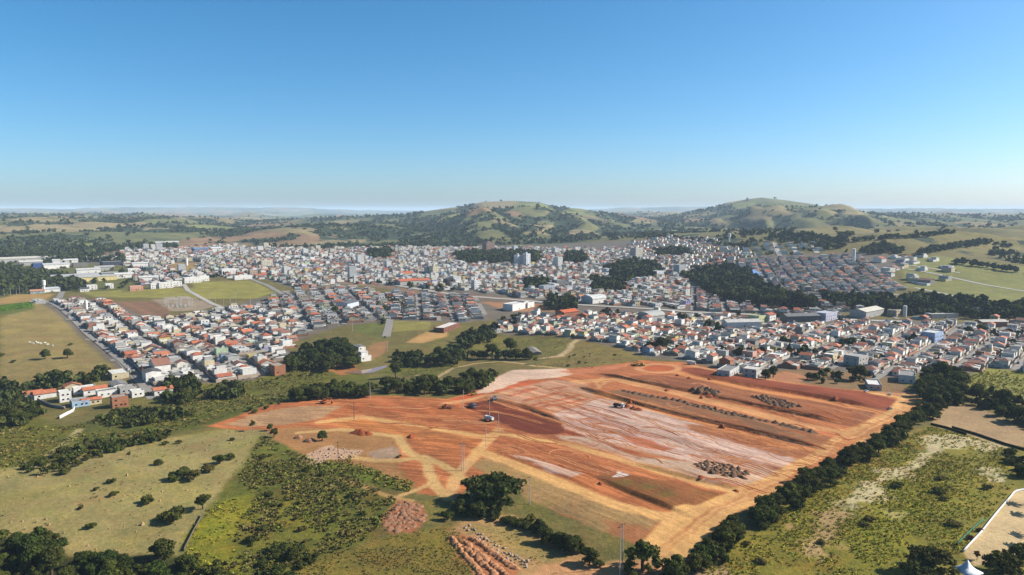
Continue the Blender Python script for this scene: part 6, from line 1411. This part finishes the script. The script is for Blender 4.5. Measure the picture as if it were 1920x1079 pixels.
# ------------------------------------------------------------------ the pond
pw = W([(640, 690), (668, 683), (724, 685), (722, 690), (700, 699), (676, 702), (650, 700)]); pz = min(float(surf(a, b)) for a, b in pw) + .35
pv = np.array([(a, b, pz) for a, b in pw]); cpt = pv.mean(0)
rings = np.concatenate([cpt[None]] + [cpt + (pv - cpt) * q for q in (.5, 1.06)]); k = len(pv)
fc = [(0, 1 + i, 1 + (i + 1) % k) for i in range(k)]; fq = [(1 + i, 1 + k + i, 1 + k + (i + 1) % k, 1 + (i + 1) % k) for i in range(k)]
pm = bpy.data.meshes.new('pond'); pm.from_pydata([tuple(q) for q in rings], [], fc + fq)
M_WATER, wnt, wbs = new_mat('muddy water'); wbs.inputs['Base Color'].default_value = (*lin(150, 120, 100), 1); wbs.inputs['Roughness'].default_value = .12
_t = NT(wnt); _t.l(_t.bump(_t.noise(_t.n('NewGeometry').outputs['Position'], .8, 3), .1, .2), wbs.inputs['Normal'])
obj('pond', pm, M_WATER, kind='structure')

# ------------------------------------------------------------------ machines and vehicles
MC = {k: flat_mat('machine ' + k, c, .45, 1.5, .1, .4) for k, c in (('yellow', (214, 160, 40)), ('white', (222, 222, 220)), ('orange', (190, 96, 40)), ('dark', (40, 38, 38)), ('grey', (120, 122, 124)), ('blue', (60, 90, 150)), ('red', (150, 40, 34)), ('soil', (140, 76, 46)))}
MC['glass'] = M_PANE
def solid(name, boxes, mat, parent):
    """boxes: (x0,x1,y0,y1,z0,z1[,taper]) joined into one part"""
    vs, fs, o = [], [], 0; bf = [(3, 2, 1, 0), (4, 5, 6, 7), (0, 1, 5, 4), (1, 2, 6, 5), (2, 3, 7, 6), (3, 0, 4, 7)]
    for b in boxes:
        x0, x1, y0, y1, z0, z1 = b[:6]; tx = b[6] if len(b) > 6 else 0; ty = b[7] if len(b) > 7 else 0
        vs += [(x0, y0, z0), (x1, y0, z0), (x1, y1, z0), (x0, y1, z0), (x0 + tx, y0 + ty, z1), (x1 - tx, y0 + ty, z1), (x1 - tx, y1 - ty, z1), (x0 + tx, y1 - ty, z1)]; fs += [tuple(i + o for i in f) for f in bf]; o += 8
    me = bpy.data.meshes.new(name); me.from_pydata(vs, [], fs); me.materials.append(MC[mat]); return obj(name, me, None, parent)
ME_WHEEL = {}
def wheel(parent, x, y, r, w=.35):
    key = (r, w)
    if key not in ME_WHEEL:
        v, f = limb((0, -w / 2, 0), (0, w / 2, 0), r, r, 12); n = len(v); me = bpy.data.meshes.new('tyre'); me.from_pydata([tuple(q) for q in v], [], [tuple(q) for q in f] + [tuple(range(11, -1, -1)), tuple(range(12, 24))]); me.materials.append(MC['dark'])
        v2, f2 = limb((0, -w / 2 - .02, 0), (0, w / 2 + .02, 0), r * .5, r * .5, 8); m2 = bpy.data.meshes.new('rim'); m2.from_pydata([tuple(q) for q in v2], [], [tuple(q) for q in f2] + [tuple(range(7, -1, -1)), tuple(range(8, 16))]); m2.materials.append(MC['grey']); ME_WHEEL[key] = (me, m2)
    o = obj('wheel', ME_WHEEL[key][0], None, parent); o.location = (x, y, r); obj('rim', ME_WHEEL[key][1], None, o)
def vehicle(name, px, py, heading, label, cat):
    x, y, z = at(px, py); e = bpy.data.objects.new(name, None); COL.objects.link(e); e.location = (x, y, z); e.rotation_euler = (0, 0, heading); e.scale = (.82, .82, .82); e['label'] = label; e['category'] = cat; return e
def truck(px, py, hd, label, cab='white', body='dump', load=None):
    e = vehicle({'dump': 'dump_truck', 'tank': 'tanker_truck', 'box': 'box_truck'}[body], px, py, hd, label, 'truck')
    solid('chassis', [(-3.6, 3.2, -.5, .5, .75, 1.05)], 'dark', e)
    c = solid('cab', [(1.9, 3.9, -1.2, 1.2, .8, 1.9), (1.9, 3.75, -1.15, 1.15, 1.9, 3.0, .12, .08)], cab, e); solid('windscreen', [(3.6, 3.86, -1.0, 1.0, 1.98, 2.75)], 'glass', c)
    if body == 'dump':
        solid('tipper_body', [(-3.9, 1.6, -1.25, -1.1, 1.25, 2.6), (-3.9, 1.6, 1.1, 1.25, 1.25, 2.6), (1.45, 1.6, -1.1, 1.1, 1.25, 2.9), (-3.9, -3.75, -1.1, 1.1, 1.25, 2.3), (-3.75, 1.45, -1.1, 1.1, 1.1, 1.25)], 'dark' if load else 'grey', e)
        if load: solid('load', [(-3.6, 1.4, -1.05, 1.05, 1.26, 3.0, .9, .5)], load, e)
    elif body == 'tank':
        v, f = limb((-3.9, 0, 2.15), (1.6, 0, 2.15), 1.12, 1.12, 16); me = bpy.data.meshes.new('tank'); me.from_pydata([tuple(q) for q in v], [], [tuple(q) for q in f] + [tuple(range(15, -1, -1)), tuple(range(16, 32))]); me.materials.append(MC['white']); obj('tank', me, None, e)
        solid('hatch', [(-1.4, -.7, -.35, .35, 3.22, 3.5)], 'grey', e)
    else: solid('box_body', [(-3.9, 1.6, -1.2, 1.2, 1.1, 3.5)], 'white', e)
    for wx in (2.9, -1.6, -2.9):
        for s in (-1, 1): wheel(e, wx, s * 1.05, .52)
    return e
def excavator(px, py, hd, label, col='yellow'):
    e = vehicle('excavator', px, py, hd, label, 'excavator')
    for s in (-1, 1): solid('track', [(-1.9, 1.9, s * 1.25 - .3, s * 1.25 + .3, .05, .85, .25, 0)], 'dark', e)
    b = solid('body', [(-2.2, 1.3, -1.3, 1.3, 1.0, 2.1)], col, e); solid('counterweight', [(-2.9, -2.2, -1.25, 1.25, 1.05, 2.1, .1, .1)], 'white' if col == 'orange' else 'grey', e)
    c = solid('cab', [(.0, 1.4, .3, 1.3, 2.1, 3.2, .1, .05)], col, e); solid('window', [(1.25, 1.44, .42, 1.18, 2.25, 2.95)], 'glass', c)
    def arm(nm, p, q, r0, r1, mat): obj(nm, tube_mesh(nm, [(p, q, r0, r1, 6)], MC[mat]), None, e)
    arm('boom', (1.1, -.2, 1.9), (4.6, -.2, 4.6), .4, .32, col); arm('boom_tip', (4.5, -.2, 4.6), (6.3, -.2, 4.2), .32, .26, col); arm('stick', (6.2, -.2, 4.4), (7.0, -.2, 1.8), .28, .2, col)
    solid('bucket', [(6.3, 7.4, -.8, .4, .6, 1.8, .2, 0)], 'dark', e)
def dozer(px, py, hd, label, col='yellow'):
    e = vehicle('bulldozer', px, py, hd, label, 'bulldozer')
    for s in (-1, 1): solid('track', [(-1.9, 1.9, s * 1.1 - .3, s * 1.1 + .3, .05, 1.0, .35, 0)], 'dark', e)
    solid('body', [(-1.9, 2.0, -.8, .8, .6, 1.6), (.2, 2.0, -.65, .65, 1.6, 2.1)], col, e); c = solid('cab', [(-1.3, .2, -.85, .85, 1.6, 3.0, .12, .08)], col, e); solid('window', [(.1, .24, -.65, .65, 2.0, 2.7)], 'glass', c)
    solid('blade', [(2.6, 2.95, -1.9, 1.9, .1, 1.4)], 'grey', e); solid('ripper', [(-2.7, -1.95, -.6, .6, .3, 1.0)], 'dark', e)
def roller(px, py, hd, label, col='yellow'):
    e = vehicle('road_roller', px, py, hd, label, 'roller')
    v, f = limb((2.0, -1.05, .75), (2.0, 1.05, .75), .75, .75, 16); me = bpy.data.meshes.new('drum'); me.from_pydata([tuple(q) for q in v], [], [tuple(q) for q in f] + [tuple(range(15, -1, -1)), tuple(range(16, 32))]); me.materials.append(MC['grey']); obj('drum', me, None, e)
    solid('body', [(-2.6, .2, -.9, .9, .8, 1.9), (.2, 3.0, -1.2, -1.08, .6, 1.0), (.2, 3.0, 1.08, 1.2, .6, 1.0)], col, e); solid('cab', [(-.9, .6, -.8, .8, 1.9, 3.0, .1, .05)], 'dark', e)
    for s in (-1, 1): wheel(e, -1.6, s * 1.0, .75, .5)
def loader(px, py, hd, label, col='yellow'):
    e = vehicle('wheel_loader', px, py, hd, label, 'loader')
    solid('body', [(-2.8, .3, -1.0, 1.0, .9, 2.0), (.3, 1.6, -.6, .6, .8, 1.5)], col, e); c = solid('cab', [(-.9, .6, -.75, .75, 2.0, 3.3, .12, .06)], col, e); solid('window', [(.45, .62, -.6, .6, 2.3, 3.0)], 'glass', c)
    solid('lift_arm', [(1.4, 3.0, -.75, -.55, 1.0, 1.35), (1.4, 3.0, .55, .75, 1.0, 1.35)], col, e); solid('bucket', [(2.9, 4.0, -1.4, 1.4, .2, 1.2, .25, 0)], 'dark', e)
    for wx in (-1.8, 1.3):
        for s in (-1, 1): wheel(e, wx, s * 1.05, .75, .5)
truck(917, 789, 2.3, 'white tanker truck at the head of the dark red fill', 'white', 'tank')
truck(1160, 764, -.5, 'white-cabbed dump truck loaded with soil on the pale plot', 'white', 'dump', 'soil')
truck(886, 764, -1.0, 'grey dump truck on the left end of the dark red fill', 'grey', 'dump')
dozer(928, 750, -2.4, 'dark bulldozer at the top of the dark red fill', 'grey')
loader(836, 766, -.1, 'dark wheel loader alone on the orange apron', 'orange')
roller(889, 741, .5, 'yellow roller at the edge of the stream wood', 'yellow')
excavator(606, 757, -.2, 'excavator with raised boom on the left rim of the earthworks', 'orange')
excavator(1188, 686, .2, 'yellow excavator left of the roundabout', 'yellow'); loader(1196, 687, -.3, 'yellow loader, nearer the roundabout of two beside the excavator', 'yellow'); dozer(1204, 686, 2.6, 'yellow bulldozer closest to the roundabout', 'yellow')
truck(1296, 684, -.4, 'white truck parked where the street meets the earthworks', 'white', 'box')
def car(px, py, hd, col, label):
    e = vehicle('car', px, py, hd, label, 'car'); e['group'] = 'parked cars'
    b = solid('body', [(-2.1, 2.1, -.85, .85, .35, .95, .08, .05)], col, e); c = solid('cabin', [(-1.3, .9, -.75, .75, .95, 1.5, .4, .1)], 'glass', e); solid('roof', [(-.85, .45, -.62, .62, 1.5, 1.54)], col, e)
    for wx in (-1.3, 1.3):
        for s in (-1, 1): wheel(e, wx, s * .78, .32, .2)
car(1624, 735, .6, 'white', 'white car parked before the low site building'); car(1668, 741, 1.2, 'white', 'small white car at the upper corner of the earthworks'); car(1668, 768, .5, 'grey', 'grey car on the track at the end of the red bank')
car(98, 548, .8, 'dark', 'dark car on the lane near the water tower'); car(722, 633, 1.6, 'dark', 'dark car at the foot of the tree-lined avenue'); car(203, 655, -.9, 'white', 'white car on the long street beside the pasture row')
car(245, 698, -.9, 'white', 'white car where the entry street bends'); car(262, 740, -.9, 'red', 'red car at the bottom of the entry street'); car(168, 624, -.9, 'grey', 'grey car halfway up the pasture street')
for i, (px, py, c) in enumerate(((1776, 630, 'red'), (1762, 642, 'white'), (1835, 662, 'white'), (1846, 654, 'red'), (1712, 668, 'grey'), (1310, 633, 'dark'), (1372, 628, 'grey'), (1384, 630, 'white'), (1362, 632, 'dark'))): car(px, py, .75, c, f'{c} car in the right district streets, {ordn(i + 1)} of those parked there')

# more cars, standing along the nearer streets
def small_car(col):
    vs, fs, o = [], [], 0; bf = [(3, 2, 1, 0), (4, 5, 6, 7), (0, 1, 5, 4), (1, 2, 6, 5), (2, 3, 7, 6), (3, 0, 4, 7)]; mi = []
    for (x0, x1, y0, y1, z0, z1, tx, m) in ((-2.1, 2.1, -.85, .85, .3, .95, .1, 0), (-1.3, .9, -.75, .75, .95, 1.48, .45, 1), (-.8, .4, -.6, .6, 1.48, 1.53, .02, 0), (-1.6, -1.0, -.88, .88, 0, .55, .1, 2), (1.0, 1.6, -.88, .88, 0, .55, .1, 2)):
        vs += [(x0, y0, z0), (x1, y0, z0), (x1, y1, z0), (x0, y1, z0), (x0 + tx, y0, z1), (x1 - tx, y0, z1), (x1 - tx, y1, z1), (x0 + tx, y1, z1)]; fs += [tuple(i + o for i in f) for f in bf]; mi += [m] * 6; o += 8
    me = bpy.data.meshes.new('car'); me.from_pydata(vs, [], fs)
    for m in (MC[col], M_PANE, MC['dark']): me.materials.append(m)
    me.polygons.foreach_set('material_index', np.array(mi, np.int32)); return me
CARS = {c: small_car(c) for c in ('white', 'grey', 'dark', 'red', 'blue')}
near_st = sorted([(min(math.hypot(*q) for q in l), l, w) for l, w in STREETS if min(math.hypot(*q) for q in l) < 720], key=lambda q: q[0])
for si, (dm, l, w) in enumerate(near_st[:26]):
    P = np.array(l); n_ = 0
    if np.hypot(*P[0]) > np.hypot(*P[-1]): P = P[::-1]
    for i in range(2, len(P) - 2, 2):
        if random.random() < .3 and n_ < 6:
            d_ = P[i + 1] - P[i]; d_ /= np.linalg.norm(d_); sd_ = random.choice([-1, 1]); x, y = P[i] + np.array([-d_[1], d_[0]]) * sd_ * (w / 2 - 1.1); n_ += 1; c = random.choice(['white', 'white', 'grey', 'dark', 'red', 'blue', 'grey'])
            o = obj('car', CARS[c], None, None, label=f'small {c} car parked in the town, {ordn(n_)} along the {ordn(si + 1)} nearest street', category='car', group='cars parked along the town streets'); o.location = (x, y, float(surf(x, y)) + .12); o.rotation_euler = (0, 0, math.atan2(d_[1], d_[0]))

# ------------------------------------------------------------------ white cattle on the hill pasture
def cow_mesh():
    me = bpy.data.meshes.new('cow'); V = [(-.8, 0, 1.15), (0, 0, 1.1), (.6, 0, 1.2), (1.05, 0, 1.3), (1.45, 0, 1.1), (-.8, .25, .9), (-.85, .25, .45), (-.8, .25, 0), (-.8, -.25, .9), (-.85, -.25, .45), (-.8, -.25, 0), (.6, .25, .85), (.6, .25, .4), (.6, .25, 0), (.6, -.25, .85), (.6, -.25, .4), (.6, -.25, 0), (-1.05, 0, .8)]
    E = [(0, 1), (1, 2), (2, 3), (3, 4), (0, 5), (5, 6), (6, 7), (0, 8), (8, 9), (9, 10), (2, 11), (11, 12), (12, 13), (2, 14), (14, 15), (15, 16), (0, 17)]
    R = [.34, .42, .36, .2, .13, .17, .09, .07, .17, .09, .07, .15, .08, .07, .15, .08, .07, .03]
    me.from_pydata(V, E, []); o = bpy.data.objects.new('tmp', me); COL.objects.link(o); m = o.modifiers.new('s', 'SKIN'); o.modifiers.new('d', 'SUBSURF').levels = 1
    for v, r in zip(me.skin_vertices[0].data, R): v.radius = (r, r)
    me.skin_vertices[0].data[1].use_root = True
    dg = bpy.context.evaluated_depsgraph_get(); dg.update(); out = bpy.data.meshes.new_from_object(o.evaluated_get(dg)); bpy.data.objects.remove(o); out.materials.clear(); out.materials.append(flat_mat('white hide', (226, 220, 206), .9, 2, .1)); return out
cm = cow_mesh()
for i, (px, py) in enumerate(((56, 644), (68, 643), (71, 645), (77, 646), (85, 645), (90, 648), (62, 646), (99, 650))):
    x, y, z = at(px, py); o = obj('cow', cm, None, None, label=f'white cow on the hill pasture, {ordn(i + 1)} in the grazing herd', category='cow', group='cattle on the hill pasture'); o.location = (x, y, z); o.rotation_euler = (0, 0, random.uniform(0, 6.28))

# ------------------------------------------------------------------ the sandy yard: wall, fence, tent, palms
M_WHITE = flat_mat('white render', (222, 220, 214), .8, .8, .1); M_FENCE = flat_mat('green mesh fence', (46, 110, 74), .7, 1.2, .2); M_TENT = flat_mat('white canvas', (228, 232, 238), .6, .5, .05)
def wall_run(name, L, h, th, mat, label, cat, post=None):
    P = np.array(W(L)); seg = np.hypot(*np.diff(P, axis=0).T); cum = np.concatenate([[0], np.cumsum(seg)]); n = max(2, int(cum[-1] / 3)); s = np.linspace(0, cum[-1], n)
    C = np.stack([np.interp(s, cum, P[:, 0]), np.interp(s, cum, P[:, 1])], 1); T = np.gradient(C, axis=0); T /= np.linalg.norm(T, axis=1)[:, None]; N = np.stack([-T[:, 1], T[:, 0]], 1); Z = surf(C[:, 0], C[:, 1])
    prof = ((-.5, -.4), (.5, -.4), (.5, h), (-.5, h)); V = np.stack([np.stack([C[:, 0] + N[:, 0] * th * a, C[:, 1] + N[:, 1] * th * a, Z + b], 1) for a, b in prof], 1).reshape(-1, 3); F = []
    for i in range(n - 1):
        for j in range(4): F.append((i * 4 + j, i * 4 + (j + 1) % 4, (i + 1) * 4 + (j + 1) % 4, (i + 1) * 4 + j))
    F += [(0, 3, 2, 1), ((n - 1) * 4, (n - 1) * 4 + 1, (n - 1) * 4 + 2, (n - 1) * 4 + 3)]
    if post is None: return obj(name, mesh_np(name, V, F), mat, None, label=label, category=cat)
    e = bpy.data.objects.new(name, None); COL.objects.link(e); e['label'] = label; e['category'] = cat; obj('mesh_panel', mesh_np('mesh_panel', V, F), mat, e)
    pm = tube_mesh('post', [((0, 0, -.4), (0, 0, h + .15), .06, .06, 5)], post)
    for i in range(n): q = obj('post', pm, None, e); q.location = (C[i, 0], C[i, 1], Z[i])
wall_run('yard_wall', [(1806, 1036), (1840, 1000), (1870, 962), (1903, 923), (1925, 919), (2000, 914)], .9, .3, M_WHITE, 'low white wall along the edge of the sandy yard', 'wall')
wall_run('mesh_fence', [(1794, 1024), (1815, 1003), (1845, 976)], 1.1, .05, M_FENCE, 'green mesh fence between weeds and the white yard wall', 'fence', M_METAL)
wall_run('hedge_fence', [(1745, 797), (1775, 804), (1812, 816)], 1.2, .5, flat_mat('clipped hedge', (44, 54, 30), .95, 2.5, .4, .1, 0, .3), 'low clipped dark hedge between dry yard and weedy field, left piece', 'hedge')
wall_run('hedge_fence', [(1785, 803), (1830, 816), (1885, 835), (1940, 850)], 1.2, .5, bpy.data.materials['clipped hedge'], 'low clipped dark hedge between dry yard and weedy field, right piece', 'hedge')
wall_run('pasture_fence', [(380, 968), (362, 1000), (345, 1034)], 1.1, .04, flat_mat('weathered wire', (104, 92, 74), .9, 2, .2), 'wire fence between the near pasture and yellow grass', 'fence', M_WOODP)
wall_run('garden_wall', [(112, 786), (138, 772), (140, 766)], 1.9, .25, M_WHITE, 'pale garden wall below the edge settlement', 'wall')
wall_run('lot_wall', [(70, 752), (98, 764), (122, 768)], 1.9, .25, M_CONC, 'dark shaded lot wall beside the orange-roofed pair', 'wall')
tx, ty, tz = at(1812, 1086); e = bpy.data.objects.new('party_tent', None); COL.objects.link(e); e.location = (tx, ty, tz); e.rotation_euler = (0, 0, .35); e['label'] = 'white peaked tent at the bottom edge beside the sandy yard'; e['category'] = 'tent'
TV, TF = [], []; rings_ = [(3.1, 2.6), (3.1, 3.0), (1.9, 3.6), (1.0, 4.4), (.45, 5.4), (.05, 6.4)]
for s, zz in rings_: TV += [(-s, -s, zz), (0, -s, zz), (s, -s, zz), (s, 0, zz), (s, s, zz), (0, s, zz), (-s, s, zz), (-s, 0, zz)]
for i in range(len(rings_) - 1):
    for j in range(8): TF.append((i * 8 + j, i * 8 + (j + 1) % 8, (i + 1) * 8 + (j + 1) % 8, (i + 1) * 8 + j))
obj('canopy', mesh_np('canopy', np.array(TV), TF), M_TENT, e)
tpm = tube_mesh('pole', [((0, 0, -.3), (0, 0, 2.9), .06, .06, 6)], M_METAL)
for a in (-1, 1):
    for b in (-1, 1): q = obj('pole', tpm, None, e); q.location = (a * 2.9, b * 2.9, 0)
def frond_mesh():
    V, F = [], []; r = np.random.default_rng(3)
    for k in range(16):
        a = k / 16 * 6.283 + r.uniform(-.1, .1); up = r.uniform(.1, .9); c, s = math.cos(a), math.sin(a)
        for i in range(7):
            q = i / 6; rad = 3.4 * q; zz = 1.3 * up * math.sin(q * 2.2) - 1.6 * q * q * (1 - up * .5); w = .55 * math.sin(math.pi * min(.98, q * .85 + .12))
            V += [(c * rad - s * w, s * rad + c * w, zz - .12), (c * rad, s * rad, zz), (c * rad + s * w, s * rad - c * w, zz - .12)]
            if i: o = len(V) - 6; F += [(o, o + 1, o + 4, o + 3), (o + 1, o + 2, o + 5, o + 4)]
    me = mesh_np('fronds', np.array(V), F); me.materials.append(M_LEAF); return me
fm = frond_mesh(); ptm = tube_mesh('trunk', [((0, 0, -.5), (0, 0, 7.6), .22, .16, 8)], M_BARK2)
shx, shy = -math.cos(SUN_EL) * math.sin(SUN_AZ) / math.sin(SUN_EL), -math.cos(SUN_EL) * math.cos(SUN_AZ) / math.sin(SUN_EL)
for i, (px, py) in enumerate(((1895, 946), (1902, 965), (1903, 1004), (1896, 1025))):
    x, y, z = at(px, py); x -= shx * 7.6; y -= shy * 7.6
    e = bpy.data.objects.new('palm_tree', None); COL.objects.link(e); e.location = (x, y, float(surf(x, y))); e.rotation_euler = (0, 0, i * 1.1); e['label'] = f'tall palm beside the sandy yard, {ordn(i + 1)} from the far end'; e['category'] = 'palm'; e['group'] = 'palms beside the sandy yard'
    obj('trunk', ptm, None, e); q = obj('fronds', fm, None, e); q.location = (0, 0, 7.6)

# ------------------------------------------------------------------ haze: the air between here and the hills
def haze_box():
    x, y0, y1, z0, z1 = 29000.0, -600.0, 29000.0, float(GZ.min()) - 1.0, max(float(GZ.max()) + 6.0, CAM_Z + 6.0)
    V = [(-x, y0, z0), (x, y0, z0), (x, y1, z0), (-x, y1, z0), (-x, y0, z1), (x, y0, z1), (x, y1, z1), (-x, y1, z1)]
    F = [(3, 2, 1, 0), (4, 5, 6, 7), (0, 1, 5, 4), (1, 2, 6, 5), (2, 3, 7, 6), (3, 0, 4, 7)]
    me = mesh_np('haze', np.array(V), np.array(F))
    m = bpy.data.materials.new('haze'); m.use_nodes = True; nt = m.node_tree
    nt.nodes.remove(nt.nodes['Principled BSDF'])
    v = nt.nodes.new('ShaderNodeVolumePrincipled')
    v.inputs['Color'].default_value = (0.62, 0.8, 0.98, 1); v.inputs['Density'].default_value = HAZE
    v.inputs['Anisotropy'].default_value = 0.0
    nt.links.new(v.outputs[0], nt.nodes['Material Output'].inputs['Volume'])
    obj('haze', me, m, kind='stuff', label='thin blue haze over the valley and far hills', category='haze')
HAZE = 5.5e-5
haze_box()
